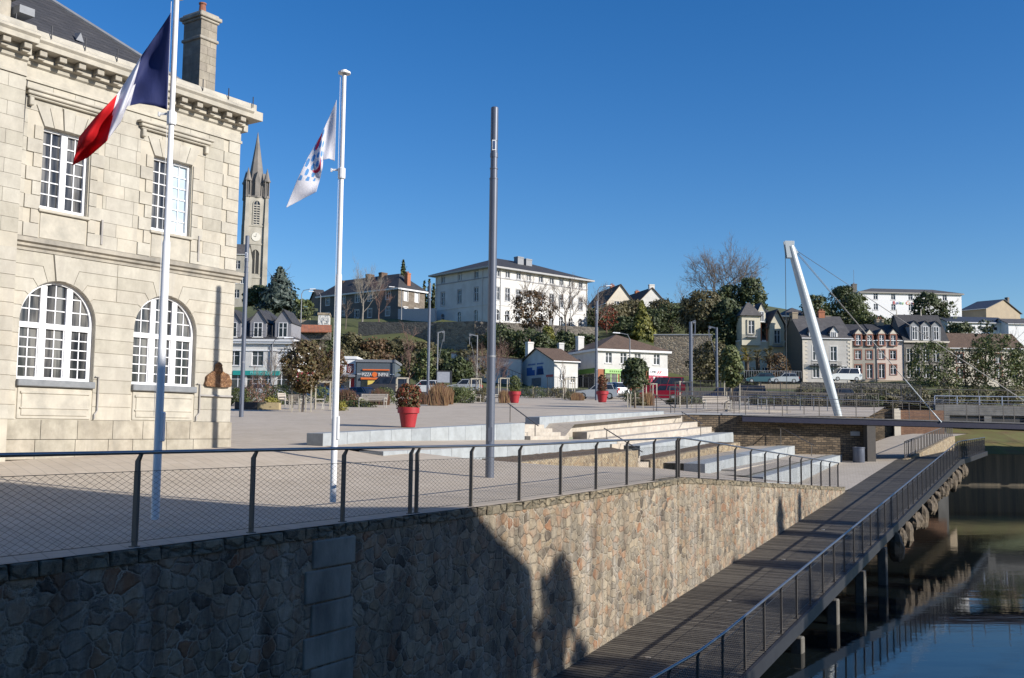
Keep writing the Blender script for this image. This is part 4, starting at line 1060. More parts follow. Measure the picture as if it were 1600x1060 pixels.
class House:
    def __init__(s, name, lbl, pxO, Y, phi, pxA, pxB, ybase, yeave, wall, roof, rtype='hip', rise=3, over=.4, depth=None, sink=3, windows=(), lw=(), cat='building', trim=None, group=None, wallL=None, soffit=None):
        k = (pxO-800)/FPX; X = k*Y; c, n = math.cos(R(phi)), math.sin(R(phi))
        s.O = P(pxO, ybase, Y); s.O.x = P(pxO, (ybase+yeave)/2, Y).x; X = s.O.x
        kB = P(pxB, yeave, 1).x; s.L = (kB*Y-X)/(c-kB*n)
        if depth: s.D = depth
        else: kA = P(pxA, yeave, 1).x; s.D = (X-kA*Y)/(n+kA*c)
        s.H = P(pxO, yeave, Y).z-s.O.z; L, D, H = s.L, s.D, s.H
        s.phi = R(phi); s.Y = Y
        s.r = root(name, lbl, cat, s.O, s.phi, group)
        s.wall, s.roofm, s.trim = wall, roof, trim
        # windows given as (fraction or metres along x, z0, w, h, kind)
        hf = [[(x-w/2, z), (x+w/2, z), (x+w/2, z+h), (x-w/2, z+h)] if kd != 'arch' else [(x-w/2, z), (x+w/2, z)]+[(x+w/2*math.cos(math.pi*i/10), z+h-w/2+w/2*math.sin(math.pi*i/10)) for i in range(11)] for x, z, w, h, kd in windows]
        hl = [[(x-w/2, z), (x+w/2, z), (x+w/2, z+h), (x-w/2, z+h)] if kd != 'arch' else [(x-w/2, z), (x+w/2, z)]+[(x+w/2*math.cos(math.pi*i/10), z+h-w/2+w/2*math.sin(math.pi*i/10)) for i in range(11)] for x, z, w, h, kd in lw]
        gxl = rtype == 'gx'; gyl = rtype == 'gy'
        topF = [(L, H), (L/2, H+rise), (0, H)] if gyl else [(L, H), (0, H)]
        topL = [(D, H), (D/2, H+rise), (0, H)] if gxl else [(D, H), (0, H)]
        g = MB()
        g.panel([(0, -sink), (L, -sink)]+topF, hf, lambda a, b, d: (a, d, b), .15)
        g.add([(L, 0, -sink), (L, D, -sink), (L, D, H), (L, 0, H)], [(0, 1, 2, 3)]); g.add([(L, D, -sink), (0, D, -sink), (0, D, H), (L, D, H)], [(0, 1, 2, 3)])
        if gxl: g.add([(L, D, H), (L, D/2, H+rise), (L, 0, H)], [(0, 1, 2)])
        if gyl: g.add([(L, D, H), (L/2, D, H+rise), (0, D, H)], [(0, 1, 2)])
        g.build('wall', wall, s.r)
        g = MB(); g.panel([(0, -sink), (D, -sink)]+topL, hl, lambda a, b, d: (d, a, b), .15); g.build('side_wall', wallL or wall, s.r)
        for x, z, w, h, kd in windows:
            o = bpy.data.objects.new('window', win_mesh(w, h, kd, trim)); COL.objects.link(o); o.parent = s.r; o.location = (x, 0, z)
        for x, z, w, h, kd in lw:
            o = bpy.data.objects.new('window', win_mesh(w, h, kd, trim)); COL.objects.link(o); o.parent = s.r; o.location = (0, x, z); o.rotation_euler = (0, 0, -math.pi/2); o.scale = (1, 1, 1)
        g = MB(); v = over
        if rtype == 'hip':
            m = min(L, D)/2; e = H-.0
            if L >= D: r1, r2 = (m, D/2), (L-m, D/2)
            else: r1, r2 = (L/2, m), (L/2, D-m)
            g.add([(-v, -v, e), (L+v, -v, e), (L+v, D+v, e), (-v, D+v, e), (r1[0], r1[1], e+rise), (r2[0], r2[1], e+rise), (-v, -v, e-.18), (L+v, -v, e-.18), (L+v, D+v, e-.18), (-v, D+v, e-.18)],
                  ([(0, 1, 5, 4), (1, 2, 5), (2, 3, 4, 5), (3, 0, 4)] if L >= D else [(0, 1, 4), (1, 2, 5, 4), (2, 3, 5), (3, 0, 4, 5)])+[])
            g.build('roof', roof, s.r)
            g = MB(); g.hexa([(-v+.02, -v+.02, e-.3), (L+v-.02, -v+.02, e-.3), (L+v-.02, D+v-.02, e-.3), (-v+.02, D+v-.02, e-.3)], [(-v-.02, -v-.02, e-.01), (L+v+.02, -v-.02, e-.01), (L+v+.02, D+v+.02, e-.01), (-v-.02, D+v+.02, e-.01)]); g.build('eaves', soffit or WHITEP, s.r)
        elif rtype in ('gx', 'gy'):
            th = .16
            if rtype == 'gx':
                f = lambda a, q, z: (a, q, z); A0, A1, Bm, Bl = -v, L+v, D/2, D
            else:
                f = lambda a, q, z: (q, a, z); A0, A1, Bm, Bl = -v, D+v, L/2, L
            sl = rise/Bm
            for sg in (0, 1):
                q0 = -v if sg == 0 else Bl+v; z0 = H-v*sl
                b = [f(A0, q0, z0), f(A1, q0, z0), f(A1, Bm, H+rise), f(A0, Bm, H+rise)]
                t = [f(A0, q0, z0+th), f(A1, q0, z0+th), f(A1, Bm, H+rise+th), f(A0, Bm, H+rise+th)]
                g.hexa(b, t)
            g.build('roof', roof, s.r)
            g = MB(); z0 = H-v*sl
            g.bar(f(A0, -v-.06, z0+.04), f(A1, -v-.06, z0+.04), .12); g.build('gutter', WHITEP if soffit is None else soffit, s.r)
        elif rtype == 'flat':
            g.box(-.12, L+.12, -.12, D+.12, H, H+.35); g.build('parapet', roof, s.r)
    def part(s, name, mat, f, parent=None):
        g = MB(); f(g); return g.build(name, mat, parent or s.r)
    def each(s, name, mat, fns):
        for f in fns:
            g = MB(); f(g); g.build(name, mat, s.r)
    def chimney(s, x, y, w, d, z0, z1, mat, pots=2):
        g = MB(); g.box(x-w/2, x+w/2, y-d/2, y+d/2, z0, z1); g.box(x-w/2-.06, x+w/2+.06, y-d/2-.06, y+d/2+.06, z1-.25, z1-.1); c = g.build('chimney', mat, s.r)
        if pots:
            g = MB()
            for i in range(pots): g.lathe([(.13, z1), (.11, z1+.35)], (x+(i-(pots-1)/2)*min(.4, w/pots), y, 0), 8)
            g.build('chimney_pot', TILER, c)
    def dormer(s, x, z0, w, h, gh, depth, wallm, roofm, y=0, trim=None, pent=True):
        g = MB(); hw = w/2
        g.add([(x-hw, y, z0), (x+hw, y, z0), (x+hw, y, z0+h), (x, y, z0+h+gh), (x-hw, y, z0+h), (x-hw, y+depth, z0), (x+hw, y+depth, z0), (x+hw, y+depth, z0+h), (x, y+depth, z0+h+gh), (x-hw, y+depth, z0+h)],
              [(0, 1, 2, 3, 4), (1, 6, 7, 2), (5, 0, 4, 9), (5, 6, 1, 0)])
        d = g.build('dormer', wallm, s.r)
        g = MB(); o = .14
        for sg in (-1, 1):
            b = [(x, y-.15, z0+h+gh), (x+sg*(hw+o), y-.15, z0+h-o*gh/hw), (x+sg*(hw+o), y+depth, z0+h-o*gh/hw), (x, y+depth, z0+h+gh)]
            g.hexa(b, [(p[0], p[1], p[2]+.09) for p in b])
        g.build('dormer_roof', roofm, d)
        o2 = bpy.data.objects.new('window', win_mesh(w*.55, h*.85, 'std', trim)); COL.objects.link(o2); o2.parent = d; o2.location = (x, y-.16, z0+h*.08)
        return d
    def xpx(s, px, py=None):   # metres along the front for a pixel column
        k = P(px, 560 if py is None else py, 1).x; c, n = math.cos(s.phi), math.sin(s.phi)
        return (k*s.O.y-s.O.x)/(c-k*n)
def fx(pxO, Y, phi, px, py=520):
    X = P(pxO, py, Y).x; k = P(px, py, 1).x; c, n = math.cos(R(phi)), math.sin(R(phi)); return (k*Y-X)/(c-k*n)
def fy(pxO, Y, phi, px, py=520):
    X = P(pxO, py, Y).x; k = P(px, py, 1).x; c, n = math.cos(R(phi)), math.sin(R(phi)); return (X-k*Y)/(n+k*c)
def zz(pxO, Y, ybase, py): return P(pxO, py, Y).z-P(pxO, ybase, Y).z
def text(s, size, mat, par, loc, rot=(math.pi/2, 0, 0), name='lettering', ext=.02, align='CENTER', sx=1):
    cu = bpy.data.curves.new(name, 'FONT'); cu.body = s; cu.size = size; cu.extrude = ext; cu.align_x = align
    ob = bpy.data.objects.new('tmp', cu); COL.objects.link(ob); dg = bpy.context.evaluated_depsgraph_get(); dg.update()
    me = bpy.data.meshes.new_from_object(ob.evaluated_get(dg)); bpy.data.objects.remove(ob); me.materials.clear(); me.materials.append(mat)
    o = bpy.data.objects.new(name, me); COL.objects.link(o); o.parent = par; o.location = loc; o.rotation_euler = rot; o.scale = (sx, 1, 1); return o
paint = lambda nm_, c, **k: plain(nm_, c, .6, c2=tuple(x*.9 for x in c), **k)
P_TEAL, P_ORG, P_YEL, P_PUR, P_GRN, P_LGRN, P_RED, P_BLUE, P_PNK, P_WHT, P_BLK, P_MAR = [paint(n_, c) for n_, c in (('teal_sign', (.02, .30, .27)), ('orange_sign', (.75, .16, .03)), ('yellow_poster', (.75, .55, .12)), ('purple_print', (.20, .03, .25)), ('green_shopfront', (.10, .22, .04)), ('pale_green_sign', (.36, .60, .22)), ('red_letters', (.55, .03, .03)), ('blue_mural', (.03, .12, .36)), ('crimson_shopfront', (.50, .03, .08)), ('white_letters', (.8, .8, .8)), ('black_letters', (.03, .03, .03)), ('maroon_sign', (.22, .03, .03)))]

# big white institution on the hill
pO, YO, ph = 767, 180, 41.6
zr = lambda py: zz(pO, YO, 503, py)
f1 = [(fx(pO, YO, ph, px, 470), zr(0) if 0 else None) for px in (777, 793, 810, 826, 845, 862, 877, 892, 907)]
zg, zm, zt = .2, zr(466), zr(430.5)
wf = []; xs = [a for a, _ in f1]
for x in xs: wf += [(x, zt, .95, 1.15, 'std'), (x, 4.0, 1.05, 2.35, 'std'), (x, .35, 1.1, 2.0, 'arch')]
ys = [fy(pO, YO, ph, px, 470) for px in (692, 718, 744)]
wl_ = []
for y in ys: wl_ += [(y, zt, .95, 1.15, 'std'), (y, 4.0, 1.1, 2.5, 'std'), (y, .35, 1.1, 2.1, 'arch')]
h = House('white_institution', 'large white three storey building with low slate hip roof on top of the hill wall', pO, YO, ph, 681, 918, 503, 416, REND, SLATE, 'hip', 3.3, 1.0, windows=wf, lw=wl_, trim=plain('faded_sill', (.4, .4, .4)), soffit=plain('pale_grey_eaves', (.42, .42, .42)))
h.part('string_band', plain('grey_band', (.30, .30, .32)), lambda g: (g.box(-.1, h.L+.1, -.1, -.001, zt-.32, zt-.16), g.box(-.1, -.001, -.1, h.D, zt-.32, zt-.16)))
h.part('lower_band', REND, lambda g: (g.box(-.08, h.L+.08, -.08, -.001, 3.1, 3.3), g.box(-.08, -.001, -.08, h.D, 3.1, 3.3)))
for x in (.35, 2.2, h.L-4.6, h.L-.25): h.part('downpipe', REND, lambda g: g.tube([(x, -.14, 0), (x, -.14, h.H-.3)], .07, 6))
for y in (2.3, h.D-.4): h.part('downpipe', REND, lambda g: g.tube([(-.14, y, 0), (-.14, y, h.H-.3)], .07, 6))
for k_, px in enumerate((849, 862)): h.chimney(h.xpx(px, 420)-1.2, 5.5, 1.5, 1.1, h.H+1.6, h.H+3.5+.15*(1-k_), ZINC, 0)
# dark schist house with hip roof
pO, YO, ph = 622, 200, 50
zs = lambda py: zz(pO, YO, 497, py)
lw = [(fy(pO, YO, ph, px, 465), z, 1.15, 1.7, 'shut' if 0 else 'std') for px in (512, 536, 558, 606, 578) for z in (3.9, .6)]
wf = [(fx(pO, YO, ph, px, 460), z, 1.0, 1.9, 'shut') for px in (634, 651) for z in (3.6, .4)]
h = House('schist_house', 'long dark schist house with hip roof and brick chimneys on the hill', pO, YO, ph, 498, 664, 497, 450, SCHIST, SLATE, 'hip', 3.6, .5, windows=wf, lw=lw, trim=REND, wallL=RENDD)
for (yy, dz) in ((8.5, 3.9), (12.5, 3.9), (20.5, 3.2)): h.chimney(h.L/2, yy, 1.6, .9, h.H+1.0, h.H+dz+.3, TILE, 0)
h.chimney(h.L*.45, .9, .9, .9, h.H-1.2, h.H+3.4, BRICKO, 2)
# small far house pieces left of it
House('slate_cottage', 'low dark slate roof sloping down behind the schist house left end', 500, 240, 30, 478, 512, 492, 470, RENDD, SLATE, 'gx', 3, .3, depth=8)
# cream gable houses
for (nm_, lb, pO, pA, pB, ye, ya, wl2, ch) in (('cream_gable_house', 'cream gable fronted house with brown roof, next right of the big white building', 948, 905, 991, 472, 444, [(.35,), (.62,)], 'c'), ('white_gable_house', 'white gable fronted house with white chimney at the gable peak', 994, 978, 1044, 476, 449, [(.3,), (.6,)], 'w')):
    YO = 240; ph = 14; L = fx(pO, YO, ph, pB, 470); zb = 486
    wnd = [(L*.36, .5, 1.2, 1.9, 'std'), (L*.66, .5, 1.2, 1.9, 'std')] if ch == 'c' else [(L*.5, .6, 1.2, 1.8, 'std')]
    h = House('gable_house', lb, pO, YO, ph, pA, pB, zb, ye, RENDC if ch == 'c' else REND, TILE, 'gy', zz(pO, YO, zb, ya)-zz(pO, YO, zb, ye), .35, depth=16, windows=wnd)
    if ch == 'w': h.chimney(h.L/2, .5, 1.3, .8, h.H+2.6, h.H+5.0, REND, 0); h.chimney(h.L/2, 10, 1, .8, h.H+2.5, h.H+4.6, BRICKO, 2)
    else: h.chimney(h.L/2, 6, 1, .8, h.H+2.5, h.H+5.0, BRICKR, 2)
# white shop building, ground floor shops
pO, YO, ph = 934, 141, 20
fxp = lambda px: fx(pO, YO, ph, px, 560)
zb = 611; zq = lambda py: zz(pO, YO, zb, py)
wf = [(fxp(px), zq(567), .95, 1.55, 'std') for px in (951, 974, 996, 1026)]
h = House('white_shop_house', 'white two storey house with brown hip roof and green and crimson shopfronts', pO, YO, ph, 882, 1043, zb, 545, REND, TILE, 'hip', 2.6, .45, windows=wf, lw=[(fy(pO, YO, ph, 905), 3.5, .9, 1.3, 'std')])
h.part('brick_front', BRICKO, lambda g: g.box(.02, h.L-3.0, -.06, -.002, 0, 3.02))
h.part('crimson_front', P_PNK, lambda g: g.box(h.L-2.98, h.L, -.07, -.002, 0, 2.35))
h.part('white_fascia', P_WHT, lambda g: g.box(h.L-3.0, h.L, -.12, -.072, 2.36, 3.35))
h.part('green_fascia', P_LGRN, lambda g: g.box(1.0, 5.2, -.22, -.065, 2.45, 3.05))
h.part('fascia_print', P_GRN, lambda g: [g.box(1.7+i*.32, 1.9+i*.32, -.235, -.222, 2.62, 2.86) for i in range(8)])
h.each('shop_glazing', GLASS, [lambda g: g.box(1.0, 2.9, -.09, -.065, .3, 2.38), lambda g: g.box(3.3, 5.2, -.09, -.065, .3, 2.38), lambda g: g.box(h.L-2.3, h.L-.9, -.1, -.075, .9, 2.2)])
h.part('green_mullions', P_LGRN, lambda g: [g.box(x, x+.12, -.12, -.092, .1, 2.4) for x in (1.0, 1.9, 2.9, 3.3, 4.3, 5.15)])
h.part('white_shopfront_bars', P_WHT, lambda g: [g.box(h.L-x, h.L-x+.16, -.14, -.102, .9, 2.2) for x in (2.3, 1.7, 1.2, 1.0)])
h.part('green_side_fascia', P_GRN, lambda g: g.box(-.12, -.002, 1.0, h.D-3, 2.5, 3.2))
h.each('side_shop_glazing', GLASS, [lambda g: g.box(-.06, -.002, 1.2, 4.6, .3, 2.4), lambda g: g.box(-.06, -.002, 5.2, 8.6, .3, 2.4)])
text('CMB', .42, P_BLK, h.r, (h.L-2.35, -.13, 2.72))
h.part('red_slashes', P_RED, lambda g: [g.hexa([(h.L-1.75+i*.34, -.14, 2.62), (h.L-1.6+i*.34, -.14, 2.62), (h.L-1.6+i*.34, -.122, 2.62), (h.L-1.75+i*.34, -.122, 2.62)], [(h.L-1.5+i*.34, -.14, 3.0), (h.L-1.3+i*.34, -.14, 3.05), (h.L-1.3+i*.34, -.122, 3.05), (h.L-1.5+i*.34, -.122, 3.0)]) for i in range(2)])
h.chimney(-.1+.6, h.D*.62, .9, 1.0, h.H-.2, h.H+2.3, REND, 0); h.chimney(.6, h.D*1.25, .8, .9, h.H-3, h.H+1.9, REND, 0)
# small white gable with the blue mural
pO, YO, ph = 866, 139, 25
h = House('mural_house', 'small white house whose shaded gable wall carries a faded blue mural, red brown roof', pO, YO, ph, 812, 903, 604, 564, REND, TILE, 'gx', 2.0, .25, windows=[(1.2, .9, .6, .8, 'std'), (2.9, .6, .7, .8, 'std')])
D = h.D
def mural(g):
    for y0, y1, z0, z1 in ((D*.30, D*.46, 1.75, 2.6), (D*.54, D*.62, 1.75, 2.5), (D*.62, D*.78, 1.75, 2.9)): g.box(-.03, -.002, y0, y1, z0, z1)
    g.add([(-.03, D*.28, 1.75), (-.03, D*.50, 1.75), (-.03, D*.32, 2.95), (-.03, D*.48, 2.95)], [(0, 1, 2), (1, 3, 2)])
h.part('blue_mural', P_BLUE, mural)
h.part('mural_lettering', P_BLUE, lambda g: [g.box(-.03, -.002, D*.30+i*.42, D*.30+i*.42+.26, 3.2, 3.42) for i in range(12) if i != 5])
h.part('red_lettering', P_RED, lambda g: [g.box(-.03, -.002, D*.03+i*.36, D*.03+i*.36+.24, 1.35, 1.65) for i in range(6)])
h.part('vent_grille', ZINC, lambda g: [g.box(-.05, -.002, D*.36+i*.3, D*.36+i*.3+.2, .2, 1.35) for i in range(10)])
h.chimney(D*0+.5, D*.80, .9, .9, h.H-.3, h.H+3.2, REND, 1)
# long low white wall left of the mural house
def wallthing(name, lbl, a, b, bot, mat, th=.5, cat='wall', cap=None):
    A = P(*a); B = P(*b); O = Vector((A.x, A.y, min(A.z, B.z)-bot)); d = Vector((B.x-A.x, B.y-A.y, 0)); L = d.length; rz = math.atan2(d.y, d.x)
    r_ = root(name, lbl, cat, O, rz); za = A.z-O.z; zb = B.z-O.z
    g = MB(); g.hexa([(0, 0, -1), (L, 0, -1), (L, th, -1), (0, th, -1)], [(0, 0, za), (L, 0, zb), (L, th, zb), (0, th, za)]); g.build('wall_body', mat, r_)
    if cap:
        g = MB(); g.hexa([(-.1, -.1, za+.002), (L+.1, -.1, zb+.002), (L+.1, th+.1, zb+.002), (-.1, th+.1, za+.002)], [(-.1, -.1, za+.16), (L+.1, -.1, zb+.16), (L+.1, th+.1, zb+.16), (-.1, th+.1, za+.16)]); g.build('wall_cap', cap, r_)
    return r_, L
r_, L = wallthing('white_garden_wall', 'long low shaded white wall with a door, left of the mural house', (705, 552, 150), (814, 562, 146), 5, REND, cap=TILE)
g = MB(); g.box(L*.72, L*.80, -.05, -.002, 1.6, 4.0); g.build('door', ZINC, r_)
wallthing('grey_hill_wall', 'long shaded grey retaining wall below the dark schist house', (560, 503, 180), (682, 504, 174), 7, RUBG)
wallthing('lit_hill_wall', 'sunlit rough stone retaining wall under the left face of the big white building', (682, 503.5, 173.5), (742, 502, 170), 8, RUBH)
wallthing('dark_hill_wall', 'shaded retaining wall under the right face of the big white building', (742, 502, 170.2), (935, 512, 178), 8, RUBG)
wallthing('ochre_hill_wall', 'tall ochre rubble retaining wall right of the white shop house', (1022, 524, 160), (1112, 524, 158), 9, RUBH, cap=GRANT)
wallthing('terrace_wall', 'dark upper terrace wall behind the golden conifer', (925, 484, 205), (1105, 500, 200), 4, RUBG)
r_, L = wallthing('white_yard_wall', 'pale plain wall between the schist house and the big white building', (622, 483, 192), (680, 482, 188), 3, plain('pale_blue_wall', (.45, .46, .48), .9))
wallthing('beige_lane_wall', 'low beige lane wall above the orange tiled roof', (443, 498, 172), (497, 501, 172), 2, RENDT)
O = P(450, 517, 152); r_ = root('orange_tile_roof', 'low long roof of bright orange tiles in front of the hill trees', 'roof', O)
g = MB(); A = P(450, 507, 154)-O; B = P(518, 508, 154)-O; C_ = P(518, 518, 152)-O; D_ = P(448, 518, 152)-O; g.hexa([D_+Vector((0, 0, -.15)), C_+Vector((0, 0, -.15)), B+Vector((0, 0, -.15)), A+Vector((0, 0, -.15))], [D_, C_, B, A]); g.build('tiles', brick('orange_tiles', (.48, .16, .07), (.36, .12, .06), (.20, .14, .11), .5, .22, .03, .85, .5, dirt=.4), r_)
g = MB(); g.box(D_.x+.3, C_.x-.3, .9, 1.6, -1.2, .0); g.build('wall', RUBG, r_)
h = House('white_shed', 'tiny white shed under a bare tree at the top of the lane', 497, 170, 8, 490, 515, 508, 492, REND, RENDT, 'flat', depth=4, windows=[(1.4, .4, .3, .3, 'std'), (.6, .1, .3, .3, 'std')])

# left: white building with big dormers
pO, YO, ph = 330, 131, -4
zb = 612; L = fx(pO, YO, ph, 456, 560)
fxl = lambda px: fx(pO, YO, ph, px, 560)
wf = [(fxl(px), zz(pO, YO, zb, 571), 1.5, 2.0, 'std') for px in (365, 402)]+[(fxl(442), zz(pO, YO, zb, 571), 1.7, 2.2, 'shut')]
wf += [(fxl(px), .3, 2.4, 2.1, 'std') for px in (372, 395, 419, 440)]
h = House('dormer_building', 'cream and white building with three large grey dormers and a teal shop sign', pO, YO, ph, 320, 456, zb, 530, REND, SLATE, 'hip', 4.4, .5, depth=12, windows=wf)
DG = plain('grey_dormer_face', (.24, .24, .26), .8)
for px in (362, 402, 441): h.dormer(fxl(px), h.H+.1, 2.1, 2.2, 1.5, 4.5, DG, SLATE, y=-.15)
h.part('white_cornice', WHITEP, lambda g: (g.box(0, h.L+.3, -.35, -.001, h.H-.55, h.H-.18), g.box(0, h.L, -.1, -.001, h.H-1.5, h.H-1.35)))
h.part('teal_sign', P_TEAL, lambda g: g.box(fxl(365), fxl(438), -.25, -.001, zz(pO, YO, zb, 586), zz(pO, YO, zb, 579)))
text('PHARMACIE', .5, paint('pale_teal_letters', (.25, .65, .62)), h.r, (fxl(408), -.27, zz(pO, YO, zb, 584.5)), ext=.01)
h.part('drain', STEELD, lambda g: g.tube([(fxl(424), -.15, 0), (fxl(424), -.15, h.H+1.8)], .07, 6))
h.each('balcony_rail', STEELD, [lambda g, px=px: [g.box(fxl(px)-1.0, fxl(px)+1.0, -.55, -.52, h.H+.1+zq_, h.H+.14+zq_) for zq_ in (0, .4, .8)] for px in (362, 402)])
# pub and pizza shop
pO, YO = 528, 131.5
h = House('pub', 'white fronted pub with a harp sign and maroon boards, left of the pizza shop', 528, 131.5, 0, 520, 556.5, 611, 561, P_WHT, P_WHT, 'flat', depth=8)
L = h.L
h.each('maroon_board', P_MAR, [lambda g: g.box(-.3, .6, -.08, -.002, 2.3, 3.3), lambda g: g.box(1.2, 2.0, -.08, -.002, 2.3, 3.5)])
h.part('harp', P_WHT, lambda g: (g.tube([(1.35, -.1, 2.4), (1.45, -.1, 3.35), (1.8, -.1, 3.2), (1.85, -.1, 2.9), (1.5, -.1, 2.35)], .03, 5), g.bar((1.55, -.1, 2.5), (1.6, -.1, 3.2), .02), g.bar((1.65, -.1, 2.6), (1.68, -.1, 3.15), .02)))
h.part('awning', ZINC, lambda g: g.hexa([(-.3, -1.0, 1.75), (L, -1.0, 1.75), (L, -.002, 1.9), (-.3, -.002, 1.9)], [(-.3, -1.0, 1.85), (L, -1.0, 1.85), (L, -.002, 2.2), (-.3, -.002, 2.2)]))
h.part('dark_front', GLASS, lambda g: g.box(-.2, L-.1, -.05, -.003, .1, 1.75)); h.each('white_post', P_WHT, [lambda g, x=x: g.box(x, x+.1, -.1, -.052, .1, 1.75) for x in (.05, .35, 1.55, 2.2)])
h.part('menu_board', P_RED, lambda g: g.box(1.7, 2.15, -.09, -.053, .5, 1.65))
h = House('pizza_shop', 'anthracite pizza shop with orange bands, white lettering and a bright poster', 557, 131, 1, 552, 617, 612, 566, ANTH, ZINC, 'flat', depth=9)
L = h.L
h.part('upper_band', P_ORG, lambda g: g.box(L*.16, L*.86, -.16, -.002, 2.72, 2.87)); h.part('lower_band', P_ORG, lambda g: g.box(L*.12, L*.86, -.2, -.002, 1.55, 1.80))
h.each('white_dash', P_WHT, [lambda g: g.box(L*.02, L*.14, -.06, -.002, 2.2, 2.27), lambda g: g.box(L*.88, L*.99, -.06, -.002, 2.2, 2.27)])
text('PIZZA', .62, P_WHT, h.r, (L*.27, -.08, 1.98), sx=.75); text('INFINI', .62, P_WHT, h.r, (L*.70, -.08, 1.98), sx=.75)
g = MB(); g.prism([(.32*math.cos(a*math.pi/8), .32*math.sin(a*math.pi/8)) for a in range(16)], lambda a, b, d: (L*.475+a, d, 2.2+b), -.14, -.002); g.build('round_emblem', P_ORG, h.r)
h.part('shop_window', GLASS, lambda g: g.box(L*.13, L*.84, -.05, -.002, -.3, 1.45))
h.part('yellow_poster', P_YEL, lambda g: g.box(L*.30, L*.56, -.09, -.052, -.3, 1.42)); h.part('orange_poster', P_ORG, lambda g: g.box(L*.62, L*.80, -.09, -.052, .1, 1.25))
g = MB(); g.prism([(.48*math.cos(a*math.pi/8), .48*math.sin(a*math.pi/8)) for a in range(16)], lambda a, b, d: (L*.43+a, d, .55+b), -.10, -.092); g.build('purple_disc', P_PUR, h.r)
text('8', .9, P_YEL, h.r, (L*.40, -.11, .25), ext=.005); text('%', .4, P_YEL, h.r, (L*.51, -.11, .3), ext=.005)
h.part('pale_face_print', plain('pale_print', (.8, .55, .4)), lambda g: g.box(L*.65, L*.75, -.1, -.092, .2, 1.05))

# right side street: villas, slate house, row houses
STUC = plain('cream_villa_stone', (.60, .56, .44), .9, c2=(.5, .46, .36), sc=1)
pO, YO = 1156, 168; zb = 600
h = House('turreted_villa', 'cream villa with steep dark gables above the palm trees', 1156, 168, 6, 1152, 1227, zb, 531, STUC, SLATEG, 'hip', 2.5, .1, depth=10, windows=[(fx(1156, 168, 6, px), .6, 1.0, 2.2, 'std') for px in (1175, 1195, 1215)])
m_ = lambda px: fx(1156, 168, 6, px); zv = lambda py: zz(pO, YO, zb, py)
def bay(x0, x1, zt_, za, pyr):
    g = MB(); g.box(x0, x1, -.8, 2, zv(540), zt_); b = g.build('bay', STUC, h.r); xm = (x0+x1)/2
    if not pyr: g = MB(); g.prism([(x0, zt_), (x1, zt_), (xm, za-.2)], lambda a, b_, d: (a, d, b_), -.8, 2); g.build('bay_gable', STUC, b)
    g = MB()
    if pyr: g.add([(x0-.4, -1.2, zt_), (x1+.4, -1.2, zt_), (x1+.4, 2.5, zt_), (x0-.4, 2.5, zt_), (xm-.2, .6, za), (xm+.2, .6, za)], [(0, 1, 5, 4), (1, 2, 5), (2, 3, 4, 5), (3, 0, 4), (3, 2, 1, 0)])
    else:
        for sg in (-1, 1):
            e = xm+sg*((x1-x0)/2+.5); q = [(xm, -1.3, za), (e, -1.3, zt_-.6), (e, 3.5, zt_-.6), (xm, 3.5, za)]; g.hexa(q, [(p[0], p[1], p[2]+.14) for p in q])
    g.build('bay_roof', SLATEG if pyr else SLATE, b)
    o = bpy.data.objects.new('window', win_mesh(1.05, 2.2, 'std', STUC)); COL.objects.link(o); o.parent = b; o.location = (xm, -.96, zt_-3.0)
    g = MB(); g.box(xm-.8, xm+.8, -1.3, -.81, zt_-3.6, zt_-3.45)
    for k in range(9): g.box(xm-.8+k*.195, xm-.77+k*.195, -1.28, -1.25, zt_-3.45, zt_-2.7)
    g.build('balcony', ZINC, b); return b
bay(m_(1157), m_(1186), zv(494), zv(472), True); bay(m_(1200), m_(1223), zv(508), zv(484), False)
h.dormer(m_(1189.5), zv(504), 1.3, 2.0, 1.3, 3, STUC, SLATE, y=-.4)
h.each('orange_pilaster', BRICKO, [lambda g, px=px: g.box(m_(px), m_(px)+.28, -.12, -.001, zv(533), zv(505)) for px in (1187.5, 1197)])
h.part('high_roof', SLATE, lambda g: g.hexa([(m_(1158), 1, zv(500)), (m_(1222), 1, zv(500)), (m_(1222), 9, zv(500)), (m_(1158), 9, zv(500))], [(m_(1158)+.5, 4, zv(474)), (m_(1212), 4, zv(478)), (m_(1212), 6, zv(478)), (m_(1158)+.5, 6, zv(474))]))
h.chimney(m_(1198), 5, 1.2, .8, zv(490), zv(471), RENDT, 0); h.chimney(m_(1210), 5.5, 1.2, .8, zv(490), zv(477), RENDT, 0)
pO, YO = 1254, 160; zb = 597
f_ = lambda px: fx(1254, 160, 2, px); zw = lambda py: zz(1254, 160, zb, py)
wf = [(f_(px), z, 1.0, 2.2, 'std') for px in (1275, 1302.5) for z in (zw(563), zw(590))]+[(f_(1318), zw(588), 1.0, 1.6, 'std'), (f_(1288), zw(590), 1.0, 2.2, 'std')]
h = House('slate_roof_house', 'pale grey house with toothed white corners and steep slate roof behind the leaning mast', 1254, 160, 2, 1229, 1331, zb, 528, plain('pale_stone_wall', (.52, .50, .46), .9, c2=(.42, .40, .37), sc=1), SLATEG, 'gx', 3.9, .15, depth=11, windows=wf, wallL=plain('painted_shade_render', (.16, .14, .11), .9), trim=REND)  # darker side wall colour paints in the shade on that face
h.part('toothed_quoins', RENDC, lambda g: [g.box(x, x+w_, -.06, -.001, k*.62, k*.62+.31) for k in range(11) for x, w_ in ((0, .75), (h.L-.75, .75))]+[g.box(x, x+.4, -.055, -.001, k*.62+.31, k*.62+.62) for k in range(10) for x in (0, h.L-.4)])
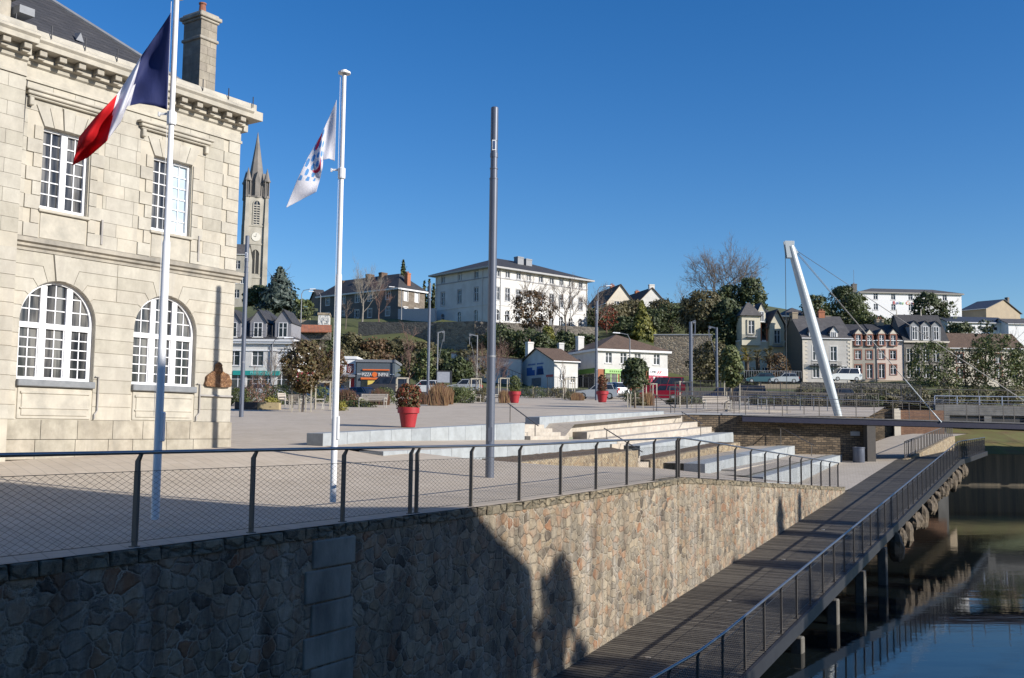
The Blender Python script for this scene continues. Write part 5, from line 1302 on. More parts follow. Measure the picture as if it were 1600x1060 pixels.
h.each('iron_balcony', STEELD, [lambda g, px=px: [g.box(f_(px)-1.0+k*.14, f_(px)-.97+k*.14, -.6, -.57, zw(571), zw(564)) for k in range(15)]+[g.box(f_(px)-1.0, f_(px)+1.0, -.62, -.001, zw(572.4), zw(571))] for px in (1275, 1302.5)])
for px in (1271, 1304): h.dormer(f_(px), h.H-.1, 1.2, 1.2, .8, 3, REND, SLATE, y=.1)
h.chimney(.4, h.D/2, .9, 1.6, h.H+3.2, h.H+4.6, RENDT, 0); h.chimney(f_(1302), 5.5, 1.0, .9, h.H+3, h.H+4.9, BRICKO, 2); h.chimney(f_(1314), 6, .8, .8, h.H+3, h.H+4.2, RENDT, 0)
for (lb, x0, x1, wm, cols, zf_) in (('grey rendered row house with red brick window frames and two brick dormers', 1331.5, 1370, RENDG, (1341, 1358.5), 1), ('pink rendered row house with red brick window frames, right of the grey one', 1370.3, 1412, RENDP, (1377.5, 1395.5), 2)):
    f_ = lambda px: fx(x0, 160.5, 2, px); zw = lambda py: zz(x0, 160.5, 597, py)
    wf = [(f_(px), zw(561), .95, 1.35, 'std') for px in cols]+[(f_(px), zw(585) if k_ else zw(591), .95, 1.45 if k_ else 2.2, 'std') for k_, px in enumerate(cols[::(1 if zf_ == 2 else -1)])]
    h = House('row_house', lb, x0, 160.5, 2, 0, x1, 597, 532, wm, SLATE, 'gx', 2.9, .1, depth=10, windows=wf, trim=BRICKR)
    for px in cols: h.dormer(f_(px), zw(541), 1.45, 1.9, .75, 3, BRICKR, SLATE, y=-.06, trim=BRICKR)
    h.part('brick_band', BRICKR, lambda g: g.box(0, h.L, -.05, -.001, h.H-.12, h.H)); h.each('pale_pediment', RENDC, [lambda g, px=px: g.prism([(f_(px)-.6, zw(541)+1.9), (f_(px)+.6, zw(541)+1.9), (f_(px), zw(541)+2.6)], lambda a, b, d: (a, d, b), -.24, -.2) for px in cols])
    if zf_ == 2: h.chimney(f_(1394.5), 5, 1.2, .9, h.H+2.3, h.H+3.9, RENDT, 2)
    h.part('base_band', RENDT, lambda g: g.box(0, h.L, -.06, -.001, -1, .3))
f_ = lambda px: fx(1413, 160.5, 2, px); zw = lambda py: zz(1413, 160.5, 597, py)
h = House('mansard_house', 'dark stone house with steep slate mansard roof and three pale stone dormers', 1413, 160.5, 2, 0, 1481, 597, 532, RENDD, SLATE, 'gx', 4.3, .15, depth=7, windows=[(f_(px), z, 1.0, 2.0, 'std') for px in (1422, 1432, 1447, 1463) for z in (zw(565), zw(590))], trim=RENDG)
for px in (1429.5, 1446.5, 1463): h.dormer(f_(px), h.H-.1, 1.5, 2.5, .7, 3.2, plain('dormer_stone', (.30, .31, .32), .9), SLATE, y=-.1)
h.part('pale_cornice', RENDC, lambda g: g.box(-.1, h.L+.1, -.3, -.001, h.H-.35, h.H-.1)); h.each('roof_finial', RENDC, [lambda g, x=x: g.lathe([(.12, h.H+4.2), (.05, h.H+5.4)], (x, 3.5, 0), 6) for x in (.4, h.L*.62)])
f_ = lambda px: fx(1482, 162, 0, px); zw = lambda py: zz(1482, 162, 597, py)
h = House('cream_long_house', 'long low cream house with brown roof mostly hidden behind the right hand trees', 1482, 162, 0, 0, 1598, 597, 543, RENDC, TILE, 'gx', 2.5, .3, depth=8, windows=[(f_(px), z, 1.0, 1.5, 'std') for px in (1500, 1529, 1560, 1585) for z in (zw(567), zw(590))], trim=BRICKR)
h = House('far_slate_roof_house', 'far slate roof just showing behind the villa and the mast cable', 1222, 225, 5, 1212, 1272, 505, 493, RENDD, SLATEG, 'hip', 2.2, .3, depth=9)
# white hillside block with coloured letters
pO, YO, ph = 1344, 250, 4; zb = 512
f_ = lambda px: fx(pO, YO, ph, px, 480); zw = lambda py: zz(pO, YO, zb, py)
wf = [(f_(px), zw(py), 1.1, 1.5, 'std') for px in (1368.5, 1396, 1423, 1476.5) for py in (467.5, 484)]+[(f_(px), zw(500), 1.1, 1.2, 'std') for px in (1368, 1396)]
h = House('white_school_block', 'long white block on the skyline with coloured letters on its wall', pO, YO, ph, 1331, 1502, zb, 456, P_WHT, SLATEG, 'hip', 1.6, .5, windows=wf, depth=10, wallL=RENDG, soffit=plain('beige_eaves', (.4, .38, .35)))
for s_, c_, px in (('B', P_RED, 1397), ('o', P_BLUE, 1402), ('i', P_GRN, 1405.5), ('t', P_TEAL, 1408), ('e', P_LGRN, 1411), ('C', P_ORG, 1418), ('i', P_YEL, 1421.5), ('t', P_PUR, 1424.5), ('e', P_ORG, 1428)):
    text(s_, 1.1, c_, h.r, (f_(px), -.08, zw(474.5)))
h.chimney(-.0+.6, 5, 1.1, 1.1, h.H-.5, h.H+2.6, RENDD, 1)
g = MB(); g.tube([(.6, 5, h.H+3), (.6, 5, h.H+6.2)], .04, 5); g.build('antenna', STEELD, h.r)
pO, YO, ph = 1541, 262, 38
h = House('tan_gable_house', 'tan gable house with blue slate roof and tall chimney at the skyline right edge', pO, YO, ph, 1502, 1594, 500, 482, RENDT, SLATEB, 'gy', 3.0, .4, depth=None, sink=4, wallL=RENDT)
h.chimney(h.L*.78, 1.5, .9, .8, h.H, h.H+4.2, RENDD, 0)
h = House('white_low_block', 'low white block with blue roof right of the hillside trees', 1481, 228, 6, 0, 1575, 528, 503, P_WHT, SLATEB, 'gx', 1.6, .4, depth=9, windows=[(x, 1.9, 2.0, .8, 'std') for x in (3, 5.5, 8.2, 10.8)])
h = House('white_garage_row', 'plain white garage row at the far right below the low white block', 1576, 226, 3, 0, 1640, 535, 506, P_WHT, SLATEG, 'gx', 1.4, .3, depth=8)
# church
pO, YO = 394, 270
CST = plain('church_stone', (.46, .43, .37), .9, c2=(.25, .235, .20), sc=.35, bump=.2, detail=8, stretch=(1, 1, .5)); CSTD = plain('spire_stone', (.24, .22, .20), .9, c2=(.15, .14, .13), sc=.4, detail=8)
cb = P(394, 478, YO); ch_ = root('church', 'tall grey stone church tower with spire, corner pinnacles and clock, behind the town hall corner', 'church', cb, R(22))
zc = lambda py: P(398, py, YO).z-cb.z
w2 = 2.55
zt1 = zc(312)
g = MB(); g.box(-w2, w2, -w2, w2, -4, zt1)
g.build('tower', CST, ch_)
for sx in (-1, 1):
    for sy in (-1, 1):
        g = MB(); x, y = sx*w2, sy*w2
        g.hexa([(x-.7, y-.7, -4), (x+.7, y-.7, -4), (x+.7, y+.7, -4), (x-.7, y+.7, -4)], [(x-.55, y-.55, zc(350)), (x+.55, y-.55, zc(350)), (x+.55, y+.55, zc(350)), (x-.55, y+.55, zc(350))])
        g.hexa([(x-.5, y-.5, zc(350)), (x+.5, y-.5, zc(350)), (x+.5, y+.5, zc(350)), (x-.5, y+.5, zc(350))], [(x-.4, y-.4, zt1), (x+.4, y-.4, zt1), (x+.4, y+.4, zt1), (x-.4, y+.4, zt1)])
        g.build('buttress', CST, ch_)
        g = MB(); x, y = sx*(w2-.1), sy*(w2-.1)
        for dx, dy in ((-.5, -.5), (.5, -.5), (.5, .5), (-.5, .5)): g.tube([(x+dx, y+dy, zt1), (x+dx, y+dy, zc(287))], .16, 5)
        g.lathe([(.75, zt1), (.8, zt1+.5), (.3, zt1+.6)], (x, y, 0), 8); g.lathe([(.3, zt1+.5), (.3, zc(287)), (.95, zc(287)), (.95, zc(285)), (.75, zc(283)), (.04, zc(266))], (x, y, 0), 8); g.build('pinnacle', CSTD, ch_)
g = MB(); g.lathe([(w2+.35, zt1), (w2+.35, zt1+.5), (w2-.3, zt1+.6), (2.3, zc(290)), (1.75, zc(270)), (.05, zc(207))], n=8); g.build('spire', CSTD, ch_)
for a in range(4):
    g = MB(); an = math.pi/2*a-math.pi/2; c, s = math.cos(an), math.sin(an)
    f = lambda p, q, z: (c*q-s*p, s*q+c*p, z)
    g.add([f(-.6, 2.6, zt1+.5), f(.6, 2.6, zt1+.5), f(.6, 2.6, zc(284)), f(0, 2.55, zc(271)), f(-.6, 2.6, zc(284)), f(-.6, .8, zt1+.5), f(.6, .8, zt1+.5), f(.6, .8, zc(284)), f(0, .6, zc(271)), f(-.6, .8, zc(284))], [(0, 1, 2, 3, 4), (1, 6, 7, 2), (2, 7, 8, 3), (3, 8, 9, 4), (4, 9, 5, 0)]); g.build('lucarne', CSTD, ch_)
def lancet(x0, x1, z0, z1, y, slats=0):
    g = MB(); n = 10; w = (x1-x0)/2; xm = (x0+x1)/2
    pl = [(x0, z0), (x1, z0)]+[(xm+w*math.cos(math.pi*i/n), z1-w+w*1.3*math.sin(math.pi*i/n)) for i in range(n+1)]
    g.prism(pl, lambda a, b, d: (a, d, b), y-.02, y+.01); o = g.build('tower_opening', plain('dark_opening', (.03, .03, .03), .9) if slats == 0 else GLASS, ch_)
    g = MB(); k = len(pl)-2
    for i in range(2, len(pl)-1): g.bar((pl[i][0], y-.06, pl[i][1]), (pl[i+1][0], y-.06, pl[i+1][1]), .3, .25)
    g.box(x0-.15, x0+.15, y-.18, y-.021, z0, z1-w); g.box(x1-.15, x1+.15, y-.18, y-.021, z0, z1-w)
    g.box(xm-.1, xm+.1, y-.12, y-.021, z0, z1)
    if slats:
        for i in range(slats): z = lerp(z0, z1-.6, i/slats); g.hexa([(x0, y-.22, z), (x1, y-.22, z), (x1, y-.022, z+.2), (x0, y-.022, z+.2)], [(x0, y-.22, z+.14), (x1, y-.22, z+.14), (x1, y-.022, z+.34), (x0, y-.022, z+.34)])
    g.build('louvres' if slats else 'tracery', CST, ch_)
lancet(-.9, .9, zc(355), zc(318), -w2, 9); lancet(-1.1, 1.1, zc(430), zc(394), -w2); lancet(-.6, .6, zc(466), zc(448), -w2)
g = MB(); g.prism([(1.15*math.cos(a*math.pi/10), 1.15*math.sin(a*math.pi/10)) for a in range(20)], lambda a, b, d: (a, d, zc(373)+b), -w2-.15, -w2-.001); ck = g.build('clock', plain('clock_face', (.62, .60, .54), .7), ch_)
g = MB(); g.bar((0, -w2-.17, zc(373)), (.1, -w2-.17, zc(373)+.9), .12, .04); g.bar((0, -w2-.17, zc(373)), (-.6, -w2-.17, zc(373)+.2), .14, .04); g.build('clock_hands', P_BLK, ck)
g = MB()
for z in (zc(385), zc(357), zc(437)): g.box(-w2-.15, w2+.15, -w2-.15, w2+.15, z, z+.4)
g.build('ledges', CST, ch_)
h = House('presbytery', 'pale stone house with white windows tucked between the town hall and the church tower', 362, 250, 4, 350, 385, 472, 397, CST, SLATEG, 'gx', 3, .2, depth=8, windows=[(fx(362, 250, 4, 370.5, 430), z, 1.3, 2.1, 'std') for z in (1.0, 4.6, 8.2)]+[(fx(362, 250, 4, 379, 430), z, .9, 2.0, 'std') for z in (4.6,)])
# ------------------------------------------------------------ footbridge with leaning mast
NAVY = plain('navy_beam_paint', (.022, .022, .045), .45, .2, c2=(.03, .03, .05))
GRAT = plain('grey_deck_grating', (.15, .145, .15), .7, c2=(.09, .088, .09), sc=8)
MASTM = plain('pale_mast_paint', (.50, .53, .54), .35, .1, c2=(.42, .46, .47), sc=.7)
bz = lambda X: 2.2-.016*(X-13.6)
fb = root('footbridge', 'slim footbridge with navy edge beams and a pale mast leaning left', 'bridge', (13.8, 61.3, 2))
def seg(g, X0, X1, y0, y1, d0_, d1_, n=12):
    for i in range(n):
        a, b = lerp(X0, X1, i/n), lerp(X0, X1, (i+1)/n); g.hexa([(a, y0, bz(a)+d0_), (b, y0, bz(b)+d0_), (b, y1, bz(b)+d0_), (a, y1, bz(a)+d0_)], [(a, y0, bz(a)+d1_), (b, y0, bz(b)+d1_), (b, y1, bz(b)+d1_), (a, y1, bz(a)+d1_)])
for y in (61.25, 64.3):
    g = MB((13.8, 61.3, 2)); seg(g, 13.8, 70, y, y+.18, -.38, -.05, 1); g.build('edge_beam', NAVY, fb)
g = MB((13.8, 61.3, 2)); seg(g, 13.8, 70, 61.2, 64.55, -.045, .02, 1); g.build('deck', GRAT, fb)
g = MB((13.8, 61.3, 2))
for i in range(28): X = 14.5+i*2; g.box(X, X+.1, 61.44, 64.29, bz(X)-.36, bz(X)-.062)
g.build('cross_beams', NAVY, fb)
mb_ = P(1320, 651, 61.8); mt_ = P(1243, 384, 61.8)
mb_ = Vector((mb_.x, 62.9, bz(mb_.x))); mt_ = Vector((mt_.x, 62.9, mt_.z*1.0+.15))
d = mt_-mb_
g = MB((13.8, 61.3, 2)); g.tube([mb_-d*.02, mb_+d*.03, mb_+d*.3, mb_+d*.6, mb_+d*.9, mt_], [.21, .23, .31, .31, .24, .22], 20); smooth_by_angle(g.build('mast', MASTM, fb), 30)
g = MB((13.8, 61.3, 2)); hx, hz_ = mt_.x, mt_.z
for yy in (62.72, 63.02): g.hexa([(hx-.28, yy, hz_-.75), (hx+.15, yy, hz_-.75), (hx+.15, yy+.05, hz_-.75), (hx-.28, yy+.05, hz_-.75)], [(hx-.42, yy, hz_+.32), (hx+.20, yy, hz_+.32), (hx+.20, yy+.05, hz_+.32), (hx-.42, yy+.05, hz_+.32)])
g.hexa([(hx+.1, 62.78, hz_-.6), (hx+.45, 62.78, hz_-.42), (hx+.45, 63.0, hz_-.42), (hx+.1, 63.0, hz_-.6)], [(hx-.05, 62.78, hz_+.3), (hx+.05, 62.78, hz_+.3), (hx+.05, 63.0, hz_+.3), (hx-.05, 63.0, hz_+.3)])
bevel(g.build('mast_head', MASTM, fb), .02)
def stay(a, b, sock=6.5, r=.015):
    g = MB((13.8, 61.3, 2)); g.tube([a, b], r, 6); c = g.build('stay_cable', CABLE, fb)
    if sock: e = (a-b).normalized(); g = MB((13.8, 61.3, 2)); g.tube([b, b+e*sock], .026, 8); g.tube([b, b+e*.5], .045, 8); g.build('cable_socket', MASTM, c)
hd = Vector((hx+.4, 62.9, hz_-.35))
e1 = P(1471, 664, 61.2); e2 = P(1473, 655, 64.5)
stay(hd, Vector((e1.x, 61.2, bz(e1.x)-.1)), 3.2); stay(hd+Vector((0, .12, -.05)), Vector((e1.x+1.2, 64.5, bz(e1.x)+.15)), 3.2)
stay(hd+Vector((0, -.05, .05)), Vector((32.8, 61.2, bz(32.8)-.1)), 1.2); stay(hd+Vector((0, .1, .1)), Vector((34.4, 64.5, bz(34)+.1)), 1.2)
stay(Vector((hx-.36, 62.8, hz_-.1)), Vector((hx-.36, 62.8, 2.3)), 0, .02); 
g = MB((13.8, 61.3, 2)); g.hexa([(21.25, 61.3, -.62), (21.75, 61.3, -.62), (21.75, 62.6, -.62), (21.25, 62.6, -.62)], [(21.25, 61.3, bz(21)-.36), (21.75, 61.3, bz(21)-.36), (21.75, 62.6, bz(21)-.36), (21.25, 62.6, bz(21)-.36)]); g.build('column', plain('dark_concrete', (.10, .09, .08), .8), fb)
for X in (47,): g = MB((13.8, 61.3, 2)); g.tube([(X, 62, ZW-1), (X, 62, bz(X)-.36)], .11, 8); g.bar((X, 62, ZW+2.5), (X+.6, 62, ZW+1.6), .1); g.build('river_post', STEELD, fb)
for yy, rl in ((61.28, 1), (64.45, 0)):
    for i in range(22): X = 14+i*2.2; g = MB((13.8, 61.3, 2)); g.box(X-.02, X+.02, yy-.02, yy+.02, bz(X)+.03, bz(X)+1.1); g.build('railing_post', STEELB, fb)
    g = MB((13.8, 61.3, 2)); g.tube([(12.0, yy, bz(12)+1.1), (70, yy, bz(70)+1.1)], .025, 6)
    for zq_ in (.2, .42, .64, .86): g.tube([(13.8, yy, bz(13.8)+zq_), (70, yy, bz(70)+zq_)], .006, 4, False)
    g.build('handrail', RAILM if rl else STEELB, fb)

# quay walls, pilaster and road bridge beyond
YB = 98
rwall = lambda lbl, x0, x1, zt0, zt1, zb, mat, Y=YB, th=.6, name='quay_wall', cat='stone wall': tag((lambda g: (g.hexa([(x0, Y, zb), (x1, Y, zb), (x1, Y+th, zb), (x0, Y+th, zb)], [(x0, Y, zt0), (x1, Y, zt1), (x1, Y+th, zt1), (x0, Y+th, zt0)]), g.build(name, mat, None, (x0, Y, zb)))[1])(MB((x0, Y, zb))), lbl, cat)
rwall('dark schist quay wall seen above and below the footbridge, left of the pale pilaster', 22.5, 36.2, 3.45, 3.45, -1, BRKD, 97.5)
rwall('pale stone pilaster ending the schist quay wall behind the footbridge', 36.25, 36.85, 3.55, 3.55, -.5, RENDC, 97.1, 1, 'pilaster', 'pilaster')
rwall('reddish brown brick quay wall between the pale pilaster and the road bridge', 36.9, 41.2, 3.4, 3.4, -1, BRKR, 97.6)
rb = root('road_bridge', 'grey concrete road bridge crossing the river behind the footbridge', 'bridge', (41, 98, 2))
CONG = plain('grey_concrete', (.19, .185, .175), .9, c2=(.10, .097, .09), sc=1.5, bump=.2, detail=8)
g = MB((41, 98, 2)); g.box(40.5, 90, 98, 98.5, 2.95, 3.95); bevel(g.build('parapet', CONG, rb), .03)
g = MB((41, 98, 2)); g.box(40.5, 90, 98.5, 103, 2.7, 3.3); g.build('deck_slab', CONG, rb)
g = MB((41, 98, 2)); g.box(41, 90, 98.3, 102.6, 2.1, 2.69)
g.build('beams', plain('dark_beam', (.05, .05, .05), .9), rb)
X = 41.2
while X < 80:
    g = MB((41, 98, 2)); g.box(X, X+.7, 98.05, 98.5, 2.2, 2.945); g.build('beam_end', CONG, rb); X += 4.0
for X in (41.0, 75): g = MB((41, 98, 2)); g.box(X, X+1.0, 99, 102.5, -5, 2.1); g.build('pier', CONG if X < 42 else plain('dark_pier', (.07, .065, .06), .9), rb)
def railing(lbl, a, b, H, post=2.0, picket=0, rails=(1.0,), mat=STEELB, name='railing', cat='railing', pr=.012, tr=.025, pw=.05, group=None):
    a = Vector(a); b = Vector(b); L = (b-a).length; r_ = root(name, lbl, cat, a, 0, group); d = (b-a)
    n = max(1, round(L/post))
    for i in range(n+1): p = a+d*i/n; g = MB(a); g.box(p.x-pw/2, p.x+pw/2, p.y-pw/2, p.y+pw/2, p.z, p.z+H); g.build('post', mat, r_)
    g = MB(a)
    for q in rails: g.tube([a+Vector((0, 0, H*q)), b+Vector((0, 0, H*q))], tr if q == max(rails) else tr*.5, 5)
    g.build('rails', mat, r_)
    if picket:
        g = MB(a); k = int(L/picket)
        if k <= 45:
            for i in range(k): p = a+d*i/k; g = MB(a); g.box(p.x-pr, p.x+pr, p.y-pr, p.y+pr, p.z+.08, p.z+H*.97); g.build('baluster', mat, r_)
            return r_
        for i in range(k): p = a+d*i/k; g.box(p.x-pr, p.x+pr, p.y-pr, p.y+pr, p.z+.08, p.z+H*.97)
        g.build('pickets', mat, r_)
    return r_
railing('grey railing along the car park edge behind the upper plaza bench', (13.5, 83.2, .0513*83.2-.98), (29.8, 83.2, .0513*83.2-.98), 1.1, 1.9, .14, (1, .1), STEELB, tr=.03, pw=.06)
railing('second grey railing between the car park and the road', (15, 97, .0513*97-.98), (35.5, 97, .0513*97-.98), 1.3, 2.4, 0, (1, .66, .33), STEELB, tr=.03, pw=.06)
BLUR = plain('pale_blue_rail', (.30, .34, .42), .5, .3)
railing('pale blue road bridge railing nearest the river', (40.6, 98.3, 3.95), (88, 98.3, 3.95), .85, 2.2, 0, (1, .55), BLUR, tr=.05, pw=.07)
railing('far road bridge railing in front of the riverside trees', (41, 102.8, 3.3), (88, 102.8, 3.3), 2.3, 3, 0, (1, .55), STEELB, tr=.04, pw=.07)
railing('dark railing along the plaza edge behind the mast base', (20, 90, .0513*90-.98), (37.0, 97, 3.5), 1.1, 2.0, 0, (1, .8, .6, .4, .2), STEELB, tr=.04)
railing('short low railing on the plaza right of the bike hoops', (17.6, 76, .0513*76-.98), (22.2, 72, .0513*72-.98), 1.0, 1.1, 0, (1, .3), RAILM, tr=.04)
railing('thin landing railing along the top of the dark schist wall', (8.6, 62.1, 2.25), (13.8, 62.1, 2.25), 1.1, 1.3, 0, (1, .8, .6, .4, .2), STEELB, tr=.022, pw=.03)
railing('tall dark picket fence along the road behind the plaza', (16, 110, 4.7), (44, 110, 4.4), 1.9, 2.2, .16, (1, .12), STEELD, pr=.014, tr=.03, pw=.08, name='picket_fence', cat='fence')
railing('dark picket fence in front of the white shop building', (4, 113, 4.9), (17.5, 112.5, 4.8), 2.0, 2.2, .18, (1, .12), STEELD, pr=.012, tr=.025, pw=.07, name='picket_fence', cat='fence')
railing('pale balustrade in front of the palm trees and villa', P(1163, 590, 152), P(1252, 591, 152), 1.0, 2.0, .35, (1,), ZINC, pr=.03, tr=.05, name='balustrade', cat='railing')
railing('thin lane railing sloping down the hill left of the mural house', P(735, 566, 144), P(815, 599, 140), 1.2, 2, .5, (1, .5), STEELD, pr=.015, tr=.04)
railing('hilltop lane railing by the tiny white shed', P(462, 498, 175), P(492, 498, 175), 1.6, 1.6, .3, (1, .1), STEELD, pr=.02, tr=.04)
railing('white ramp railing beside the lower paved path beyond the footbridge', W(66, -.42, d0(66)+.05), W(94, -.42, 1.0), 1.05, 1.6, .8, (1, .15), STEELB, tr=.03)
for (lb, a, b, bt, m_) in (('low pale wall under the balustrade by the parked blue and silver cars', (1185, 600, 140), (1252, 601, 140), 2.5, RENDT), ('long mossy retaining wall along the street below the row houses', (1252, 597, 143), (1422, 600, 141), 3, RUBG)):
    wallthing('street_wall', lb, a, b, bt+4, m_)
g = MB((0, 0, 0)); n = 14
for i in range(n):
    a, b = lerp(65.5, 94, i/n), lerp(65.5, 94, (i+1)/n)
    g.hexa([(a, -.62, -1.2), (b, -.62, -1.2), (b, -.3, -1.2), (a, -.3, -1.2)], [(a, -.62, d0(a)+.06), (b, -.62, d0(b)+.06), (b, -.3, d0(b)+.06), (a, -.3, d0(a)+.06)])
g.v = [v-Vector((65.5, -.6, -1)) for v in g.v]; tag(g.build('ramp_wall', RUBL, None, W(65.5, -.6, -1), UANG), 'sunlit pale stone ramp wall beside the boardwalk beyond the footbridge', 'stone wall')
# bank under the road bridge
g = MB(); vs = []; fs = []
for i in range(31):
    X = 44+i*3
    for Y, z in ((116, 2.4), (111, 1.3), (107, .2), (104.2, -.75), (104, -.8)):
        vs.append((X, Y+random.uniform(-.3, .3)*(Y > 104.1), z+random.uniform(-.15, .15)*(Y > 104.1)))
for i in range(30):
    for j in range(4): a = i*5+j; fs.append((a, a+1, a+6, a+5))
g.add(vs, fs); tag(g.build('grass_bank', plain('bank_grass', (.13, .14, .035), .95, c2=(.13, .085, .035), sc=.6, bump=.5, detail=7), None), kind='structure')
g = MB(); g.box(42, 134, 104, 104.4, -6, -.82)  # added face, its streaked colour stands in for reflections on the water
tag(g.build('reflection_apron', plain('water_reflection_streaks', (.16, .125, .08), .85, c2=(.05, .045, .035), sc=.8, detail=8, stretch=(2.5, 1, .12)), None), kind='structure')
g = MB(); g.box(30, 42, 100, 112, -6, -.5); g.build('bank_fill', CONG)['kind'] = 'structure'

# ------------------------------------------------------------ plaza furniture
def bench(lbl, L, loc, rz, back=True, arm=True, deep=.5):
    r_ = root('bench', lbl, 'bench', loc, rz)
    for k in range(4): g = MB(); g.box(-L/2, L/2, -.25+k*.125, -.25+k*.125+.10, .42, .45); g.build('seat_slat', WOODB, r_)
    if back:
        for k in range(4): g = MB(); y = .27+k*.03; g.hexa([(-L/2, y, .5+k*.11), (L/2, y, .5+k*.11), (L/2, y+.03, .5+k*.11), (-L/2, y+.03, .5+k*.11)], [(-L/2, y+.03, .59+k*.11), (L/2, y+.03, .59+k*.11), (L/2, y+.06, .59+k*.11), (-L/2, y+.06, .59+k*.11)]); g.build('back_slat', WOODB, r_)
    for s in (-1, 1):
        x = s*(L/2-.08); g = MB(); g.bar((x, -.24, 0), (x, -.24, .62 if arm else .42), .05); g.bar((x, .24, 0), (x, .38 if back else .24, .92 if back else .42), .05); g.bar((x, -.24, .40), (x, .26, .40), .05)
        if arm: g.bar((x, -.28, .63), (x, .33, .63), .05)
        g.build('side_frame', plain('pale_metal', (.45, .43, .38), .5) if 'pale_metal' not in bpy.data.materials else bpy.data.materials['pale_metal'], r_)
    return r_
bench('pale slatted bench on the upper plaza above the dark schist wall', 2.0, GP(1121, 640), R(8))
bench('pale slatted bench between the second flagpole and the large red pot', 1.9, GP(582, 637), R(-10))
for (lb, px, py, rz, L) in (('pale slatted armchair seen from behind left of the second flagpole', 462, 640, 170, .75), ('pale slatted armchair turned sideways just left of the second flagpole', 498, 640, -70, .75), ('low pale armchair furthest left near the grey planter', 446, 636, 60, .8), ('pale slatted lounge chair facing left just left of the tall middle lamp', 743, 629, 60, .9), ('pale slatted chair partly hidden right of the tall middle lamp', 780, 629, -60, .8)):
    bench(lb, L, GP(px, py), R(rz))
for lb, px in (('left steel bicycle hoop right of the upper plaza bench', 1163), ('right steel bicycle hoop by the pale paving slab', 1191)):
    p = GP(px, 641); g = MB(p); w_ = .62; g.tube([p+Vector((-w_/2, 0, 0)), p+Vector((-w_/2, 0, .78)), p+Vector((-w_/2+.08, 0, .85)), p+Vector((w_/2-.08, 0, .85)), p+Vector((w_/2, 0, .78)), p+Vector((w_/2, 0, 0))], .03, 8); g.bar(p+Vector((-w_/2, 0, .45)), p+Vector((w_/2, 0, .45)), .03)
    tag(g.build('bike_hoop', RAILM, None, p), lb, 'bicycle stand')
p = GP(1196, 644); g = MB(p); g.box(p.x-2.6, p.x+1.6, p.y-.4, p.y+.5, p.z-.1, p.z+.12); tag(g.build('stone_slab', CREAM, None, p), 'long low pale stone slab behind the footbridge landing railing', 'kerb stone')
p = GP(404, 640); 
r_ = root('timber_planter', 'low pale timber planter box at the foot of the reddish shrub', 'planter', p, R(4)); g = MB(); g.box(-1.1, 1.3, -.4, .4, 0, .42); bevel(g.build('box', plain('planter_wood', (.40, .32, .18), .85, c2=(.3, .24, .14), sc=5), r_), .01); g = MB(); g.box(-1.0, 1.2, -.35, .35, .421, .44); g.build('soil', SOIL, r_)
p = GP(384, 640); r_ = root('dark_planter', 'dark grey planter box beside the tall lamp near the town hall', 'planter', p, R(4)); g = MB(); g.box(-.6, .75, -.4, .4, 0, .42); bevel(g.build('box', STEELD, r_), .01); g = MB(); g.box(-.5, .65, -.35, .35, .421, .44); g.build('soil', SOIL, r_)
# red pots
def pot(lbl, px, py, hpx, Y):
    p = GY(px, Y); p.z = P(px, py, Y).z; s = hpx*Y/FPX
    r_ = root('plant_pot', lbl, 'plant pot', p, 0, 'big red flower pots on the plaza')
    g = MB(); g.lathe([(.33*s, 0), (.35*s, .02*s), (.47*s, .70*s), (.45*s, .71*s)], n=28); smooth_by_angle(g.build('pot_body', REDP, r_), 30)
    g = MB(); g.lathe([(.46*s, .70*s), (.545*s, .71*s), (.56*s, .99*s), (.54*s, 1.0*s), (.47*s, .99*s), (.46*s, .93*s)], n=28); smooth_by_angle(g.build('rim', REDP, r_), 30)
    g = MB(); g.lathe([(.45*s, .92*s), (.2*s, .94*s)], n=20); g.build('soil', SOIL, r_); return p, s
YP = GP(640, 668).y
pot1 = pot('large red pot with a red and green shrub, nearest the camera behind the granite wall', 640, 668, 31, YP)
pot2 = pot('red pot with a clipped dark green shrub, just right of the tall middle lamp', 805, 630, 18, 80)
pot3 = pot('red pot with a tall reddish shrub beside a tall lamp and a silver car', 942, 629, 17.5, 82)
# guards, posts, cabinet
def guard(lbl, px, py, pyt, w=.9, Y=None, group='square timber tree guards'):
    p = GP(px, py) if Y is None else GY(px, Y); H = (py-pyt)*p.y/FPX; r_ = root('tree_guard', lbl, 'tree guard', p, R(12), group)
    m_ = bpy.data.materials.get('guard_wood') or plain('guard_wood', (.42, .38, .30), .8)
    for sx in (-1, 1):
        for sy in (-1, 1): g = MB(); g.box(sx*w/2-.035, sx*w/2+.035, sy*w/2-.035, sy*w/2+.035, 0, H); g.build('stake', m_, r_)
    g = MB()
    for s in (-1, 1): g.box(-w/2-.05, w/2+.05, s*w/2-.03, s*w/2+.03, H, H+.07); g.box(s*w/2-.03, s*w/2+.03, -w/2+.04, w/2-.04, H+.002, H+.068)
    g.build('top_frame', m_, r_)
for px, py, pt, lb in ((742.5, 626, 593, 'square timber tree guard among the grasses left of the tall middle lamp'), (787, 622, 592, 'square timber tree guard just left of the dark clipped pot shrub'), (889, 624, 593, 'square timber tree guard in front of the mural house'), (504, 640, 598, 'square timber tree guard beside the second flagpole'), (1015, 632, 601, 'square timber tree guard left of the dark red car'), (628, 628, 592, 'square timber tree guard behind the large red pot'), (1068, 638, 598, 'tall timber tree guard left of the upper plaza bench')): guard(lb, px, py, pt)
